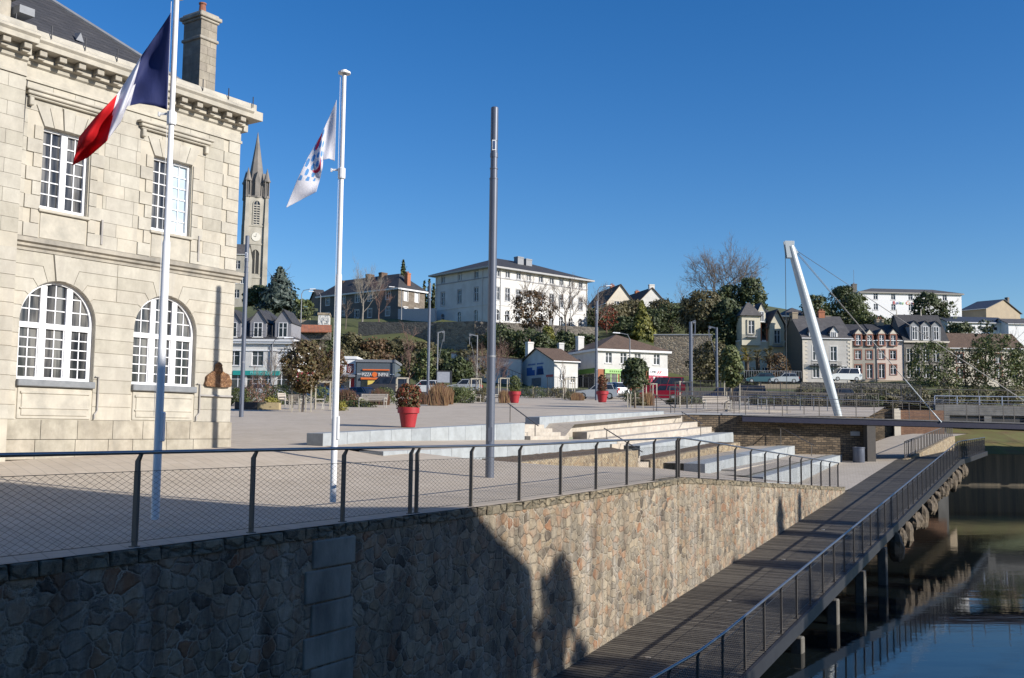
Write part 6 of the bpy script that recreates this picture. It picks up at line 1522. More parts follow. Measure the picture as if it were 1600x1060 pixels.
for lb, px, py, H in (('short pale angled post left of the mural house', 833, 622, 1.05), ('short thin brown post right of the angled pale post', 857, 621, 1.0)):
    p = GP(px, py); r_ = root('signal_post', lb, 'post', p); g = MB(); g.bar((0, 0, 0), (0, 0, H), .12 if H > 1.02 else .07); g.build('post', RENDT, r_)
    if H > 1.02: g = MB(); g.bar((0, 0, H-.02), (.5, 0, H+.08), .1); g.build('angled_head', RENDT, r_)
p = P(694, 601, 108); r_ = root('notice_cabinet', 'grey notice cabinet with a dark frame among the plants right of the thin lamp', 'cabinet', p, R(6)); s_ = 108/FPX
g = MB(); g.box(-11*s_, 9*s_, -.2, .2, .2, 20*s_); g.build('panel', ANTH if 0 else plain('cabinet_panel', (.28, .30, .34), .5), r_)
g = MB(); g.box(-11.5*s_, 12*s_, -.25, .25, 20*s_, 21.3*s_); g.box(9.4*s_, 12*s_, -.25, .25, 0, 20*s_); g.build('frame', STEELD, r_)
# bracket lamps and lane lamps
def bracket(lbl, px, py, pyt, Y, arm, mat=LAMPM, r=.14):
    p = P(px, py, Y); H = P(px, pyt, Y).z-p.z; r_ = root('bracket_lamp', lbl, 'street lamp', p)
    g = MB(); g.tube([(0, 0, -.5), (0, 0, H)], [r, r*.85], 10); g.build('column', mat, r_)
    g = MB(); g.bar((0, 0, H-.1), (arm, 0, H+.12), .14); g.build('arm', mat, r_)
    g = MB(); g.bar((arm, 0, H+.1), (arm*.95, 0, H-1.2), .10); g.bar((arm*.8, 0, H-.9), (0, 0, H-4.2), .05); g.build('brace', mat, r_)
    g = MB(); g.box(arm-.25*abs(arm)/arm, arm, -.15, .15, H-.15, H-.02); g.build('lamp_head', ZINC, r_)
bracket('square topped grey lamp in front of the ochre rubble wall', 1079.5, 612, 503, 100, .45, r=.19)
bracket('grey lamp with a slanting brace to the left, beside the olive trees', 1120, 600, 512, 118, -.9, r=.16)
bracket('thin grey gantry lamp in front of the sunlit hill wall', 683, 590, 519, 128, .8, ZINC, .09); bracket('thin grey gantry lamp just left of the tall middle lamp', 745, 585, 524, 128, -1.0, ZINC, .09)
def cobra(lbl, px, py, pyt, Y, s=1):
    p = P(px, py, Y); H = P(px, pyt, Y).z-p.z; r_ = root('lane_lamp', lbl, 'street lamp', p)
    g = MB(); g.tube([(0, 0, 0), (0, 0, H-.8), (s*.3, 0, H-.2), (s*1.3, 0, H)], [.10, .07, .06, .05], 7); g.build('column', ZINC, r_)
    g = MB(); g.hexa([(s*1.3, -.15, H-.06), (s*2.3, -.15, H-.0), (s*2.3, .15, H), (s*1.3, .15, H-.06)], [(s*1.3, -.1, H+.08), (s*2.2, -.1, H+.12), (s*2.2, .1, H+.12), (s*1.3, .1, H+.08)]); g.build('lamp_head', WHITEP, r_)
cobra('curved lane lamp left of the tiny white shed', 470, 505, 452, 165); cobra('curved lamp head peeking beside the second flagpole', 500, 500, 456, 190, -1); cobra('curved lamp in front of the schist house corner', 627, 500, 449, 178, -1); cobra('curved lamp against the brown roof right of the big white building', 934, 500, 447, 165)
cobra('slim street lamp before the white shop house windows', 984, 600, 521, 135, -1); cobra('slim lamp in front of the teal signed building', 423, 615, 528, 112)

# ------------------------------------------------------------ vehicles
TYRE = plain('tyre_rubber', (.02, .02, .02), .9); RIM = plain('alloy_rim', (.45, .45, .46), .35, .6); CG = glass('car_glass', (.012, .015, .02), .04, .5); HL = plain('headlight_glass', (.7, .7, .72), .1); TL = plain('tail_light', (.45, .02, .02), .2)
def carpaint(n_, c): return plain(n_, c, .22, .3, c2=tuple(x*.96 for x in c))
def car(lbl, loc, rz, paint_, van=False, L=4.1, cat='car'):
    r_ = root('parked_car', lbl, cat, loc, rz, 'cars parked around the plaza'); w_ = .86
    pr = [(-L/2, .35), (-L/2+.05, .75), (-L/2+.12, .95), (L*.18, .93), (L*.45, .72), (L/2, .58), (L/2, .3), (L*.40, .22), (-L*.42, .22)] if not van else [(-L/2, .35), (-L/2+.02, 1.1), (L*.36, 1.1), (L*.48, .95), (L/2, .6), (L/2, .3), (L*.4, .22), (-L*.42, .22)]
    g = MB(); g.prism(pr, lambda a, b, d: (a, d, b), -w_, w_); o = g.build('body', paint_, r_); bevel(o, .06, 3)
    ht = 1.5 if not van else 1.9; zb_ = .93 if not van else 1.08
    xs_ = (-L/2+.12, L*.20, -L/2+.45, L*.04) if not van else (-L/2+.05, L*.38, -L/2+.15, L*.22)
    g = MB(); g.hexa([(xs_[0], -w_+.04, zb_), (xs_[1], -w_+.04, zb_-.02), (xs_[1], w_-.04, zb_-.02), (xs_[0], w_-.04, zb_)], [(xs_[2], -w_+.2, ht-.05), (xs_[3], -w_+.2, ht-.05), (xs_[3], w_-.2, ht-.05), (xs_[2], w_-.2, ht-.05)]); g.build('windows', CG, r_)
    g = MB(); g.hexa([(xs_[2]-.05, -w_+.17, ht-.08), (xs_[3]+.05, -w_+.17, ht-.08), (xs_[3]+.05, w_-.17, ht-.08), (xs_[2]-.05, w_-.17, ht-.08)], [(xs_[2]+.05, -w_+.26, ht), (xs_[3]-.08, -w_+.26, ht), (xs_[3]-.08, w_-.26, ht), (xs_[2]+.05, w_-.26, ht)])
    for q in (.08, .5, .92):
        for s in (-1, 1):
            a = lerp(xs_[0], xs_[1], q); b = lerp(xs_[2], xs_[3], q); g.bar((a, s*(w_-.035), zb_-.02), (b, s*(w_-.195), ht-.05), .07, .04)
    g.build('roof', paint_, r_)
    for x in (-L*.31, L*.31):
        for s in (-1, 1):
            g = MB(); n = 16; vs = [(x+.31*math.cos(2*math.pi*i/n), s*(w_-.18), .31+.31*math.sin(2*math.pi*i/n)) for i in range(n)]+[(x+.31*math.cos(2*math.pi*i/n), s*(w_+.02), .31+.31*math.sin(2*math.pi*i/n)) for i in range(n)]
            g.add(vs, [tuple(range(n)), tuple(range(n, 2*n))]+[(i, (i+1) % n, n+(i+1) % n, n+i) for i in range(n)]); t = g.build('wheel', TYRE, r_)
            g = MB(); vs = [(x+.2*math.cos(2*math.pi*i/n), s*(w_+.03), .31+.2*math.sin(2*math.pi*i/n)) for i in range(n)]; g.add(vs, [tuple(range(n))]); g.build('rim', RIM, t)
    for s in (-1, 1):
        g = MB(); g.box(L/2-.22, L/2-.0, s*.66-.15, s*.66+.15, .56, .68); g.build('headlight', HL, r_); g = MB(); g.box(-L/2-.01, -L/2+.12, s*.72-.1, s*.72+.1, .62, .9); g.build('tail_light', TL, r_)
    g = MB(); g.box(L/2, L/2+.02, -.26, .26, .36, .46); g.box(-L/2-.02, -L/2, -.26, .26, .45, .55); g.build('number_plate', P_WHT, r_)
    return r_
def cat_(px, py, Y): return P(px, py, Y)
PNV, PBL, PSL, PRD, PWH, PGY, PTL = [carpaint(a, b) for a, b in (('navy_car_paint', (.015, .03, .09)), ('blue_car_paint', (.03, .09, .22)), ('silver_car_paint', (.42, .44, .47)), ('dark_red_car_paint', (.25, .012, .03)), ('white_car_paint', (.70, .70, .70)), ('dark_grey_car_paint', (.07, .065, .075)), ('teal_car_paint', (.04, .10, .13)))]
car('dark navy car nosing out below the pizza shop', cat_(572, 629, 101), R(-35), PNV)
car('blue van parked behind the bronze leaved tree', cat_(516, 624, 106), R(4), PBL, True, 4.6, 'van')
car('second blue car left of the blue van, half hidden by shrubs', cat_(478, 624, 107), R(178), PNV)
car('dark car with pale roof in front of the pizza shop posters', cat_(607, 616, 114), R(175), PGY, True, 4.6)
car('pale car at the far left behind the shrubs and planter', cat_(420, 622, 108), R(8), PSL)
car('silver hatchback behind the tall lamp beside the red pot', cat_(932, 624, 101), R(172), PSL, L=4.2)
car('white car just behind the silver hatchback', cat_(958, 621, 106), R(120), PWH)
car('dark red car behind the timber tree guard', cat_(1030, 626, 99), R(176), PRD)
car('bright red van in front of the crimson shopfront', cat_(1038, 617, 112), R(175), PRD, True, 4.4, 'van')
car('dark grey people carrier behind the upper plaza bench', cat_(1158, 634, 98), R(175), PGY, True, 4.6)
car('dark blue car left of the dark people carrier', cat_(1122, 630, 103), R(176), PNV)
car('teal parked car in front of the villa palms', cat_(1186, 599, 150), R(184), PTL, L=4.4)
car('silver parked car right of the teal car', cat_(1224, 599, 150), R(182), PSL, L=4.2)
car('white van in front of the toothed corner house', cat_(1320, 596, 150), R(185), PWH, True, 4.6, 'van')
car('dark car with red tail lights behind the mast foot', cat_(1300, 629, 108), R(178), PGY, L=4.6)
car('white car half hidden by the thin lamp and cabinet', cat_(660, 616, 112), R(175), PWH)
car('grey car seen low between the cabinet and tree guard', cat_(724, 614, 114), R(175), PSL)
# sign panels
p = P(480, 617, 118); r_ = root('red_billboard', 'red and white advertising boards behind the bronze leaved tree', 'billboard', p, R(2)); g = MB(); g.box(-1.2, 1.5, -.05, .05, .2, 2.6); g.build('board', plain('board_red', (.40, .05, .06), .6), r_); g = MB(); [g.box(-1.0, 1.3, -.07, -.051, .5+k*.42, .62+k*.42) for k in range(5)]; g.build('print', P_WHT, r_)
# ------------------------------------------------------------ off-frame buildings across the river (cast the morning shadow)
def cast(u, t, z, T):
    su, sn = SH.dot(UX), SH.dot(NX); k = (t+T)/(-sn); return u+su*k, z+math.tan(SUN_EL)*k
T_ = 26
r_ = root('riverside_building', 'tall stepped building across the river, outside the frame, shading the near quay wall', 'building', W(0, -30, -1), UANG)
g = MB(); mpb = lambda a, b, d: (a, d+30, b+1)
g.prism([(-30, -1), (19.07, -1), (19.07, 9.9), (18.9, 10.62), (17.6, 11.31), (16.7, 11.9), (15.7, 12.5), (14.6, 13.1), (14.55, 16.6), (11.75, 17.0), (11.7, 14.9), (10.1, 14.9), (10.1, 17.0), (-30, 17.0)], mpb, -T_-6, -T_); g.build('wall', RENDD, r_)
g = MB(); g.prism([(-30.4, 17.01), (10.15, 17.01), (10.15, 17.15), (-30.4, 17.15)], mpb, -T_-6.1, -T_+.02); g.build('roof', SLATE, r_)
# ------------------------------------------------------------ vegetation
rnd = random.Random(11)
def rv():
    while 1:
        v = Vector((rnd.uniform(-1, 1), rnd.uniform(-1, 1), rnd.uniform(-1, 1)))
        if .01 < v.length < 1: return v
def leafquad(vs, fs, p, n, s, asp=1.6):
    n = n.normalized(); a = n.cross(Vector((rnd.uniform(-1, 1), rnd.uniform(-1, 1), rnd.uniform(-1, 1))))
    if a.length < .01: a = Vector((1, 0, 0))
    a.normalize(); b = n.cross(a); k = len(vs); a = a*s*.5*asp; b = b*s*.5
    vs += [p-a, p+b, p+a, p-b]; fs.append((k, k+1, k+2, k+3))
def crown_leaves(shape, H, Wd, z0, n, ls, clumps=26, seed=0, loose=.28, dens=.5):
    """leaf clumps spread through a crown volume; shape oval | cone | column | round"""
    vs = []; fs = []; hh = H-z0; n = int(n*1.3); ls = ls*.8
    if shape == 'cone':
        nb = int(clumps*3.2)
        for i in range(nb):
            f = (i+rnd.random())/nb; f = f**1.25; a = i*2.4+rnd.uniform(-.5, .5); R_ = (Wd/2)*((1-f)**.85)*rnd.uniform(.72, 1.08)+.06*Wd*(1-f)
            base = Vector((0, 0, z0+f*hh)); d = Vector((math.cos(a), math.sin(a), rnd.uniform(-.28, .05)))
            m = max(3, int(n/nb*(.25+1.5*(1-f)))) 
            for _ in range(m):
                k = rnd.random()**.6; p = base+d*R_*k; w_ = .13*Wd*(.35+.65*(1-f)); p += Vector((rnd.gauss(0, w_*.5), rnd.gauss(0, w_*.5), rnd.gauss(-.02*hh*k, w_*.3)))
                if p.z > H: p.z = H
                leafquad(vs, fs, p, d+rv()*.8+Vector((0, 0, .5)), ls*rnd.uniform(.6, 1.3), 2.0)
        return vs, fs
    def env(f):
        if shape == 'oval': return math.sqrt(max(0, 1-(2*f-1)**2))
        if shape == 'round': return math.sqrt(max(0, 1-(2*f*.85-.75)**2))
        return min(1, 4*f+.3)*min(1, 3*(1-f)+.25)
    ph = [rnd.uniform(0, 6.28) for _ in range(6)]
    def lump(a, f): return 1+.13*math.sin(2*a+ph[0]+4*f)+.10*math.sin(3*a+ph[1]-7*f)+.08*math.sin(5*a+ph[2]+13*f)
    cl = []
    for i in range(int(clumps*1.7)):
        f = rnd.uniform(.03, .97); a = rnd.uniform(0, 2*math.pi); R_ = env(f)*lump(a, f); rr = R_*math.sqrt(rnd.uniform(.25, 1))
        cl.append((Vector((math.cos(a)*rr*Wd/2*.9, math.sin(a)*rr*Wd/2*.9, z0+f*hh)), loose*Wd/2*rnd.uniform(.45, 1.05)*(.4+.6*R_)))
    hole = [(rnd.uniform(0, 6.28), rnd.uniform(.1, .9)) for _ in range(5)]
    for _ in range(n):
        if rnd.random() < .72:
            c, r = rnd.choice(cl); d = Vector((rnd.gauss(0, .52), rnd.gauss(0, .52), rnd.gauss(0, .40))); p = c+d*r; nr_ = d
        else:
            f = rnd.random(); a = rnd.uniform(0, 2*math.pi); R_ = env(f)*lump(a, f)*rnd.uniform(.2, 1)**.4
            p = Vector((math.cos(a)*R_*Wd/2, math.sin(a)*R_*Wd/2, z0+f*hh)); nr_ = Vector((math.cos(a), math.sin(a), .3))
        leafquad(vs, fs, p, nr_+rv()*.8+Vector((0, 0, .3)), ls*rnd.uniform(.55, 1.3))
    return vs, fs
def branches(g, H, Wd, r0, lev=3, n0=6, start=.3, up=.5, trunkH=.85, thick=.012, spread=1.0, wob=.04, k2=3, leader=True):
    tips = []
    top = Vector((rnd.uniform(-.04, .04)*H, rnd.uniform(-.04, .04)*H, H*trunkH))
    pts = [Vector((0, 0, -.3))]; 
    for i in range(1, 6): f = i/5; pts.append(Vector((top.x*f+rnd.uniform(-wob, wob)*H*.3, top.y*f+rnd.uniform(-wob, wob)*H*.3, H*trunkH*f)))
    rs = [r0*(1-.85*i/5) for i in range(6)]; g.tube(pts, rs, 7)
    def grow(p, d, L, r, l):
        q = [p]; c = p; dd = d.normalized(); n = 3
        for i in range(n):
            dd = (dd+rv()*.22+Vector((0, 0, .10*up))).normalized(); c = c+dd*L/n; q.append(c)
        g.tube(q, [r, r*.8, r*.6, r*.35], 4 if l > 1 else 5, False)
        if l >= lev: tips.append(c); return
        for i in range(k2 if l < lev-1 else k2+1):
            f = rnd.uniform(.35, 1.0); b = q[min(int(f*3), 2)].lerp(q[min(int(f*3)+1, 3)], f*3-int(f*3)) if f < 1 else q[3]
            nd = (dd+rv()*.9*spread+Vector((0, 0, .15*up))).normalized(); grow(b, nd, L*rnd.uniform(.5, .76), r*.55, l+1)
    for i in range(n0):
        f = lerp(start, 1, (i+.5)/n0); b = pts[min(int(f*5), 4)].lerp(pts[min(int(f*5)+1, 5)], f*5-int(f*5)) if f < 1 else pts[5]
        a = i*2.4+rnd.uniform(-.4, .4); d = Vector((math.cos(a), math.sin(a), up*rnd.uniform(.8, 1.4)))
        L = (Wd/2)*rnd.uniform(.62, .9)*(1.25-.35*f); grow(b, d, L, r0*(.45-.2*f), 1)
    return tips
def tree(lbl, px, pyb, pyt, wpx, Y, shape='oval', leaves=L_DARK, n=2600, ls=.34, clumps=26, bark=BARK, bare=False, twig=None, z0=.12, loose=.30, cat='tree', name='tree', group=None, r0=None, leafmix=0, p=None, lev=3, k2=3, n0=6, start=.3, up=.5, trunkH=.85, spread=1.0):
    p = P(px, pyb, Y) if p is None else p; H = P(px, pyt, p.y).z-p.z; Wd = wpx*p.y/FPX
    r_ = root(name, lbl, cat, p, 0, group)
    g = MB(); r0 = r0 or max(.05, H*.022)
    if bare: tips = branches(g, H, Wd, r0, lev, n0, start, up, trunkH, spread=spread, k2=k2); g.build('trunk', bark, r_)
    else:
        branches(g, H*.9, Wd*.8, r0, 2, 6, start, up, .95, k2=2); g.build('trunk', bark, r_)
    if leaves:
        vs, fs = crown_leaves(shape, H, Wd, H*z0, n, ls, clumps, seed=px, loose=loose)
        g = MB(); g.v = vs; g.f = [list(f) for f in fs]; g.m = [0]*len(fs); g.build('crown', leaves, r_)
    return r_
def bush(lbl, px, pyb, pyt, wpx, Y, leaves=L_MID, n=900, ls=.25, clumps=14, shape='round', loose=.42, name='shrub', group=None, p=None, z0=.02, cat='shrub'):
    p = P(px, pyb, Y) if p is None else p; H = max(.3, P(px, pyt, p.y).z-p.z); Wd = wpx*p.y/FPX
    vs, fs = crown_leaves(shape, H, Wd, H*z0, n, ls, clumps, seed=px, loose=loose)
    r_ = root(name, lbl, cat, p, 0, group)
    g = MB(); g.v = vs; g.f = [list(f) for f in fs]; g.m = [0]*len(fs); g.build('foliage', leaves, r_)
    g = MB()
    for i in range(5): a = i*1.3; g.tube([(0, 0, -.3), (math.cos(a)*Wd*.1, math.sin(a)*Wd*.1, H*.4), (math.cos(a)*Wd*.22, math.sin(a)*Wd*.22, H*.75)], [.04+H*.004, .03, .01], 4, False)
    g.build('stems', BARK, r_); return r_
def grass(lbl, px, pyb, pyt, wpx, Y, leaves=L_STRAW, n=500, p=None, depth=1.2, name='ornamental_grass', lw=.05):
    p = GY(px, Y) if p is None else p; H = (pyb-pyt)*p.y/FPX; Wd = wpx*p.y/FPX
    g = MB(); 
    for i in range(n):
        x = rnd.uniform(-.5, .5)*Wd; y = rnd.uniform(-.5, .5)*depth; h = H*rnd.uniform(.55, 1.05)*(1-.35*abs(2*x/Wd)**3); lx, ly = rnd.uniform(-.22, .22)*h, rnd.uniform(-.2, .2)*h; w_ = lw*rnd.uniform(.6, 1.4)
        g.add([(x-w_, y, 0), (x+w_, y, 0), (x+lx*.4+w_, y+ly*.4, h*.6), (x+lx*.4-w_, y+ly*.4, h*.6), (x+lx, y+ly, h)], [(0, 1, 2, 3), (3, 2, 4)])
    o = g.build(name, leaves, None, p); return tag(o, lbl, 'ornamental grass')

# hill and skyline trees
tree('loose blue grey cedar on the hill right of the church tower', 436, 482, 418, 70, 200, 'cone', L_BLUE, 3200, .55, 34, loose=.30, z0=.05)
tree('dark evergreen at the foot of the church tower', 404, 482, 447, 46, 205, 'round', L_DARK, 2000, .5, 18)
tree('green bushy tree at the lane between the cedar and the schist house', 474, 505, 468, 34, 180, 'round', L_MID, 1400, .4, 14)
tree('tall bare birch with reddish twigs in front of the schist house', 566, 503, 441, 78, 180, 'oval', None, bark=BARKP, bare=True, lev=4, k2=4, n0=9, start=.22, up=1.1, r0=.18); 
tree('russet twiggy bare tree just right of the birch', 592, 503, 448, 56, 184, 'oval', None, bark=TWIGR, bare=True, lev=4, k2=4, n0=8, start=.2, up=1.0, r0=.12)
tree('slim bare tree beside the tiny white shed', 540, 512, 472, 30, 168, 'oval', None, bark=TWIG, bare=True, lev=4, k2=3, n0=7, up=1.2, r0=.09)
tree('dark conifer rising behind the schist house chimney', 629, 470, 406, 20, 240, 'cone', L_DARK, 1500, .5, 22, loose=.4)
for px, pt in ((662, 440), (670, 436), (677, 444)): tree('narrow dark conifer between the schist house and the big white building', px, 490, pt, 11, 225, 'cone', L_DARK, 500, .5, 12, loose=.45, group='dark conifers between the two hill buildings')
tree('brown leaved round tree in front of the big white building', 829, 532, 455, 72, 166, 'oval', L_BRWN, 1700, .34, 40, bark=TWIG, bare=True, lev=4, k2=4, n0=10, start=.25, up=1.0, loose=.22, z0=.25, r0=.2)
tree('pale bare tree spreading before the big white building right part', 884, 530, 449, 76, 165, 'oval', None, bark=TWIG, bare=True, lev=4, k2=4, n0=9, start=.25, up=.9, r0=.22, trunkH=.7)
tree('slim bare tree just behind the brown leaved tree', 862, 528, 446, 36, 167, 'oval', None, bark=TWIG, bare=True, lev=4, k2=3, n0=8, up=1.3, r0=.1)
tree('small russet tree right of the big white building corner', 948, 520, 480, 34, 172, 'oval', L_RED, 350, .3, 20, bark=TWIGR, bare=True, lev=4, k2=4, up=1.0, r0=.1)
tree('bare brown tree against the big white building right corner', 930, 525, 465, 60, 170, 'oval', None, bark=TWIG, bare=True, lev=4, k2=4, n0=9, up=.9, r0=.16)
tree('golden green conifer above the white shop house roof', 1003, 527, 470, 44, 168, 'cone', L_GOLD, 3200, .38, 44, loose=.30, z0=.02)
tree('huge bare tree on the skyline, left one of the pair', 1118, 500, 402, 92, 215, 'oval', None, bark=TWIG, bare=True, lev=5, k2=4, n0=10, start=.3, up=.75, r0=.34, trunkH=.62, spread=1.15)
tree('huge bare tree on the skyline, right one of the pair', 1146, 500, 398, 92, 218, 'oval', None, bark=TWIG, bare=True, lev=5, k2=4, n0=10, start=.3, up=.75, r0=.34, trunkH=.62, spread=1.15)
tree('thin bare tree on the skyline left of the huge pair', 1066, 500, 452, 44, 210, 'oval', None, bark=TWIG, bare=True, lev=4, k2=3, up=1.0, r0=.12)
tree('big dark evergreen behind the villa, under the bare pair', 1174, 505, 436, 52, 205, 'round', L_DARK, 3600, .5, 36)
tree('dark evergreen filling the gap behind the huge bare pair', 1140, 505, 446, 50, 206, 'round', L_DARK, 2600, .5, 26)
tree('big olive evergreen above the ochre rubble wall', 1098, 528, 455, 78, 176, 'round', L_OLIV, 4600, .42, 46, loose=.24)
tree('dense green tree left of the villa, over the street', 1136, 560, 468, 62, 172, 'oval', L_DARK, 4200, .42, 44, loose=.26)
tree('dull olive tree behind the bracket lamps', 1112, 606, 535, 70, 150, 'round', L_OLIV, 3600, .36, 38, loose=.26)
tree('dark round tree behind the slate roofs left of the mast', 1274, 508, 462, 46, 222, 'round', L_DARK, 1900, .5, 20)
tree('broad dark tree left of the white block on the skyline', 1318, 515, 449, 62, 232, 'round', L_DARK, 3400, .5, 34)
tree('dark tree hugging the white block left wall', 1342, 518, 462, 40, 236, 'round', L_MID, 1600, .5, 20)
tree('round dark green tree in front of the white block', 1450, 516, 459, 60, 235, 'round', L_DARK, 3800, .5, 40, loose=.24, z0=.02)
tree('thin half bare tree right of the round tree by the white block', 1484, 515, 470, 30, 232, 'oval', L_MID, 260, .45, 14, bark=TWIG, bare=True, lev=4)
for i, (px, pb, pt, w_, Y, lf) in enumerate(((1370, 520, 497, 50, 222, L_DARK), (1410, 520, 496, 50, 224, L_OLIV), (1500, 528, 506, 44, 215, L_DARK), (1350, 518, 487, 40, 224, L_MID), (960, 502, 478, 50, 195, L_OLIV), (985, 495, 470, 40, 200, L_OLIV), (1032, 500, 470, 50, 198, L_OLIV), (1050, 518, 478, 60, 190, L_DARK), (1075, 500, 473, 50, 204, L_OLIV), (1020, 515, 484, 50, 188, L_DARK), (975, 520, 497, 60, 182, L_DARK), (935, 508, 483, 40, 190, L_DARK))):
    bush('dark hedge shrub massed along the upper hillside terraces', px, pb, pt, w_, Y, lf, 1300, .42, 16, group='hillside hedge shrubs')
for i, (px, pb, pt, w_, Y, lf) in enumerate(((782, 556, 508, 66, 160, L_DARK), (822, 560, 516, 60, 158, L_DARK), (846, 562, 522, 50, 157, L_DARK), (884, 560, 520, 54, 160, L_DARK), (915, 560, 524, 50, 161, L_DARK), (750, 560, 524, 44, 162, L_OLIV), (740, 590, 548, 70, 150, L_OLIV), (712, 598, 560, 50, 146, L_DARK), (770, 600, 556, 60, 151, L_DARK))):
    bush('dark evergreen shrub crowding the slope under the big white building', px, pb, pt, w_, Y, lf, 1700, .38, 20, group='evergreen shrubs under the big white building')
for i, (px, pb, pt, w_, Y, lf) in enumerate(((548, 558, 520, 44, 166, L_OLIV), (590, 560, 532, 50, 165, L_BRWN), (625, 560, 530, 50, 165, L_OLIV), (662, 566, 536, 44, 163, L_OLIV), (695, 578, 548, 44, 160, L_DARK), (600, 592, 554, 60, 152, L_BRWN), (565, 590, 550, 50, 152, L_OLIV), (640, 596, 552, 50, 150, L_OLIV), (530, 600, 545, 50, 150, L_OLIV), (508, 560, 517, 50, 162, L_DARK), (470, 560, 525, 50, 160, L_OLIV), (495, 596, 545, 50, 148, L_DARK), (680, 600, 560, 40, 148, L_OLIV))):
    bush('olive brown shrub covering the slope behind the pizza shop', px, pb, pt, w_, Y, lf, 1700, .36, 20, group='slope shrubs behind the pizza shop')
bush('clipped round yellow green bush above the mural house', 856, 533, 511, 22, 158, L_GOLD, 1500, .26, 16)
tree('bare reddish tree right of the pizza shop', 640, 612, 520, 46, 124, 'oval', None, bark=TWIGR, bare=True, lev=4, k2=4, n0=9, start=.2, up=1.3, r0=.1)
tree('mid green tree right of the bare reddish tree', 662, 615, 545, 34, 122, 'oval', L_MID, 1400, .28, 20)
tree('yellow green shrub tree at the pizza shop corner', 626, 615, 572, 18, 123, 'oval', L_YEL, 260, .25, 10)
# street and palms
def palm(lbl, px, pyb, pyt, wpx, Y, lf):
    p = P(px, pyb, Y); H = P(px, pyt, Y).z-p.z; Wd = wpx*Y/FPX; r_ = root('palm_tree', lbl, 'palm tree', p)
    g = MB(); g.tube([(0, 0, 0), (.05, 0, H*.4), (0, 0, H*.72)], [.28, .3, .34], 8); g.build('trunk', BARK, r_)
    g = MB()
    for i in range(34):
        a = rnd.uniform(0, 6.28); el = rnd.uniform(-.6, 1.2); L = Wd*.5; d = Vector((math.cos(a)*math.cos(el), math.sin(a)*math.cos(el), math.sin(el)))
        c = Vector((0, 0, H*.74))+d*L*.55; side = d.cross(Vector((0, 0, 1))).normalized()
        for k in range(9):
            q = (k-4)*.24; dd = (d*math.cos(q)+side*math.sin(q)); e = c+dd*L*.55+Vector((0, 0, -.12*L)); w_ = side*.05
            g.add([c-w_, c+w_, e], [(0, 1, 2)])
        g.bar(Vector((0, 0, H*.72)), c, .05)
    g.build('fronds', lf, r_)
palm('palm with yellowing fronds below the villa bay window', 1167, 600, 540, 34, 156, leaf('yellow_palm', (.26, .20, .03), (.14, .14, .03), (.32, .22, .03)))
palm('green palm with a shaggy trunk in the middle of the villa garden', 1184, 600, 542, 28, 157, L_OLIV); palm('green palm on the right below the villa balcony', 1202, 600, 540, 32, 158, L_OLIV)
bush('brown green shrub before the villa right side', 1216, 600, 552, 40, 155, L_BRWN, 1200, .28, 18); bush('dark shrub under the palms', 1180, 600, 580, 40, 156, L_DARK, 700, .28, 12)
# plaza trees
def staked(lbl, px, py, pyt, w_, lf, bark, shape='oval', n=2600, ls=.13, bare=True, z0=.3, loose=.2, Y=None, stakes=True, leafy=True, **k):
    p = GP(px, py) if Y is None else GY(px, Y); tree(lbl, px, 0, pyt, w_, 0, shape, lf if leafy else None, n, ls, 44, bark, bare, z0=z0, loose=loose, p=p, r0=.07, **k)
    if stakes:
        m_ = bpy.data.materials['guard_wood']; r_ = root('tree_stakes', 'pale wooden stakes around the '+lbl.split(' with')[0].split(' beside')[0], 'tree stakes', p)
        for dx, dy in ((-.55, -.3), (.55, -.25), (.1, .5), (-.25, .45)): g = MB(); g.box(dx-.035, dx+.035, dy-.035, dy+.035, 0, 2.0); g.build('stake', m_, r_)
    return p
p1 = staked('bronze oval plaza tree beside the town hall lamp', 472, 644, 532, 74, L_OAK, TWIG, n=6500, ls=.14, lev=4, k2=4, n0=9, z0=.27, loose=.24)
staked('russet leaved young tree right behind the bronze one', 521, 634, 545, 46, L_BRWN, TWIGR, n=2200, ls=.13, lev=4, k2=3, stakes=False)
p2 = staked('dark magnolia with irregular crown', 992, 638, 560, 44, L_DARK, BARK, shape='round', n=2600, ls=.2, lev=3, z0=.42, loose=.3)
staked('bare young tree in the grasses left of the tall middle lamp', 742.5, 626, 556, 26, None, BARKP, leafy=False, stakes=False, lev=4, k2=3, n0=8, up=1.4)
staked('bare young tree in front of the mural house', 882, 624, 560, 22, None, TWIG, leafy=False, stakes=False, lev=4, k2=3, n0=8, up=1.4)
staked('bare slim tree right of the crimson shopfront', 1015, 634, 585, 16, None, TWIG, leafy=False, stakes=False, lev=4, k2=2, n0=6, up=1.4)
staked('green young tree right of the upper plaza bench', 1143, 640, 540, 38, L_MID, BARK, n=2600, ls=.2, z0=.35, loose=.28)
tree('bare grey shrub tree in front of the teal signed building', 435, 640, 560, 60, 96, 'oval', None, bark=TWIG, bare=True, lev=4, k2=4, n0=9, up=1.2, p=GP(425, 632), r0=.06)
tree('reddish bare shrub behind the planters', 402, 640, 590, 46, 84, 'oval', L_PINK, 300, .12, 20, bark=TWIGR, bare=True, lev=4, k2=4, n0=9, start=.05, up=1.0, p=GP(402, 636), r0=.05)
tree('wide reddish bare bush behind the tall middle lamp', 772, 612, 570, 76, 118, 'oval', None, bark=TWIGR, bare=True, lev=4, k2=5, n0=12, start=.05, up=.9, r0=.07)
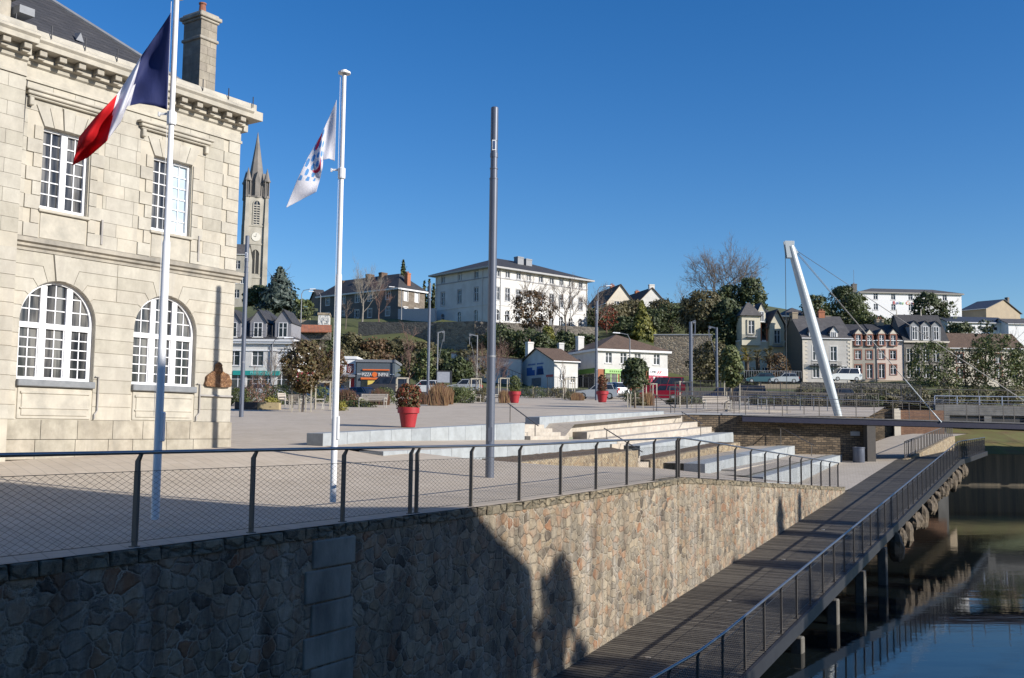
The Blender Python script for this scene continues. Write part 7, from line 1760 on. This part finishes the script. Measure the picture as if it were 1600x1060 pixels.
# foreground right trees by the road bridge
tree('dense dark tree left of the riverside pair, in front of the mansard house', 1456, 640, 535, 92, 148, 'round', L_MID, 3400, .26, 60, loose=.24, z0=.1)
tree('wind bent pine with layered crown at the right edge', 1562, 640, 523, 96, 146, 'round', L_MID, 3200, .26, 46, loose=.2, bare=True, lev=3, z0=.2)
tree('leafy green tree between the two riverside trees', 1508, 640, 545, 76, 150, 'round', L_OLIV, 2200, .26, 50, loose=.24, z0=.08)
tree('small dark pine leaning over the right edge trees', 1600, 640, 540, 60, 147, 'round', L_DARK, 2400, .26, 36, z0=.1)
tree('dark loose tree crown at the far right, behind the pine', 1540, 600, 500, 44, 152, 'oval', L_DARK, 900, .28, 24, bare=True, lev=3, loose=.22)
for i, (px, w_) in enumerate(((1385, 60), (1430, 60), (1480, 60), (1530, 60), (1580, 60), (1260, 50), (1310, 60), (1350, 50))):
    bush('low dark shrub behind the picket fence along the river road', px, 634, 606, w_, 114, L_OLIV, 900, .22, 16, group='low shrubs behind the river road fence')
for i, px in enumerate((1188, 1216, 1244, 1272, 1300, 1335, 1362, 1388, 1085, 1060)):
    bush('dark low hedge shrub along the car park edge behind the railings', px, 0, 619 if i < 8 else 622, 34, 0, L_OLIV if i % 2 else L_DARK, 900, .16, 16, group='hedge shrubs at the car park edge', p=GY(px, 84.5+ (i % 3)))
# planting beds on the plaza
def bed(lbl, px, py, pyt, w_, lf, n=1400, ls=.10, **k): return bush(lbl, px, 0, pyt, w_, 0, lf, n, ls, 18, p=GP(px, py), **k)
bed('dark green shrub behind the grey planter by the town hall', 372, 634, 608, 44, L_MID); bed('green mound right of the planters', 440, 632, 602, 70, L_MID, 2200)
bed('yellowish low shrub by the timber planter', 424, 638, 622, 26, L_YEL, 500); bed('green shrub between the two left trees', 500, 630, 606, 50, L_MID, 1500)
bed('small yellow green bush right beside the second flagpole', 533, 642, 628, 20, L_YEL, 700, .07); bed('green shrub behind the pale bench', 600, 632, 606, 40, L_MID, 1300)
bed('low green ground cover under the bench', 556, 636, 626, 60, L_MID, 900); bed('dark shrub left of the red pot bench', 545, 634, 612, 40, L_PINK, 900)
bed('long green grassy shrub right of the straw grass', 722, 630, 606, 50, L_MID, 2200); bed('olive green shrub left of the notice cabinet', 705, 630, 604, 30, L_MID, 900); bed('green shrub just left of the tall middle lamp', 752, 628, 606, 34, L_OLIV, 1200)
bed('red leaved shrub beside the notice cabinet', 688, 624, 598, 26, L_REDM, 600); bed('dark green mound behind the clipped pot', 832, 622, 604, 50, L_DARK, 1200); bed('olive mound under the mural house guards', 872, 622, 606, 50, L_OLIV, 1200)
bed('small grassy mound by the silver car', 893, 625, 612, 30, L_OLIV, 600); bed('dark mound left of the dark red car', 985, 628, 610, 36, L_DARK, 900); bed('dark shrub under the magnolia', 996, 634, 624, 34, L_OLIV, 700)
bed('dark low bush far left of the plaza behind the lamp', 392, 628, 606, 30, L_DARK, 700)
for lb, px, py, pt, w_, lf in (('russet grass clump behind the second flagpole', 538, 634, 606, 32, L_PINK), ('russet grass clump in front of the pizza shop', 592, 633, 606, 30, L_PINK), ('tall straw coloured grass beside the thin lamp', 684, 634, 598, 30, L_STRAW), ('second straw grass clump touching the thin lamp', 698, 632, 603, 18, L_STRAW), ('straw grass tuft right of the tall middle lamp', 788, 630, 609, 16, L_STRAW), ('orange grass tuft beside the dark red car', 1011, 634, 612, 20, L_STRAW), ('dry grass behind the large red pot', 655, 632, 612, 26, L_PINK), ('dry grass in front of the mural house', 902, 626, 613, 20, L_STRAW)):
    q = GP(px, py); grass(lb, px, py, pt, w_, 0, lf, 420, p=q, lw=.03)
# pot plants
def potplant(lbl, pt, wpx, hpx, lf, n, ls, shape='round', low=None, Yp=None):
    p, s = pt; q = p+Vector((0, 0, .93*s)); H = hpx*p.y/FPX; Wd = wpx*p.y/FPX
    r_ = root('potted_shrub', lbl, 'shrub', q); vs, fs = crown_leaves(shape, H, Wd, .02, n, ls, 26, loose=.3)
    g = MB(); g.v = vs; g.f = [list(f) for f in fs]; g.m = [0]*len(fs); g.build('foliage', lf, r_)
    g = MB()
    for i in range(9): a = i*.7; g.tube([(0, 0, -.05), (math.cos(a)*Wd*.15, math.sin(a)*Wd*.15, H*.45), (math.cos(a)*Wd*.33, math.sin(a)*Wd*.33, H*.85)], [.018, .012, .006], 4, False)
    g.build('stems', BARK, r_)
    if low:
        g = MB()
        for i in range(150):
            a = rnd.uniform(0, 6.28); r = rnd.uniform(.1, .5)*s*.9; h = rnd.uniform(.12, .42)*s*.6; x, y = r*math.cos(a), r*math.sin(a); g.add([(x-.02, y, 0), (x+.02, y, 0), (x*1.3, y*1.3, h)], [(0, 1, 2)])
        g.build('under_planting', low, r_)
potplant('large red and green shrub growing in the nearest red pot', pot1, 46, 38, L_REDM, 1500, .10, low=L_STRAW); potplant('clipped dark green shrub growing in the red pot', pot2, 19, 26, L_MID, 1700, .09, 'column', low=L_YEL); potplant('tall reddish brown shrub growing in the pot beside the lamp', pot3, 17, 27, leaf('rust_leaves', (.22, .05, .03), (.14, .08, .03), (.10, .07, .03)), 1500, .09, 'column', low=L_OLIV)
# trees across the river, off frame, whose shade falls on the quay wall
for i, (u, t, zt, w_) in enumerate(((20.3, -28, 11.6, 3.4), (33, -34, 13.0, 2.6), (35.3, -34, 12.6, 1.8), (38.6, -32, 13.7, 1.4), (41.6, -32, 13.7, 1.3), (28, -33, 11.2, 3.5))):
    q = W(u, t, -1); r_ = root('riverside_tree', 'tree on the far bank outside the frame shading the quay wall', 'tree', q, 0, 'trees on the far river bank')
    g = MB(); g.tube([(0, 0, 0), (0, 0, (zt+1)*.9)], [.2, .06], 6); g.build('trunk', BARK, r_)
    vs, fs = crown_leaves('column', zt+1, w_, 1.2, 2600, .34, 50, loose=.5); g = MB(); g.v = vs; g.f = [list(f) for f in fs]; g.m = [0]*len(fs); g.build('crown', L_DARK, r_)
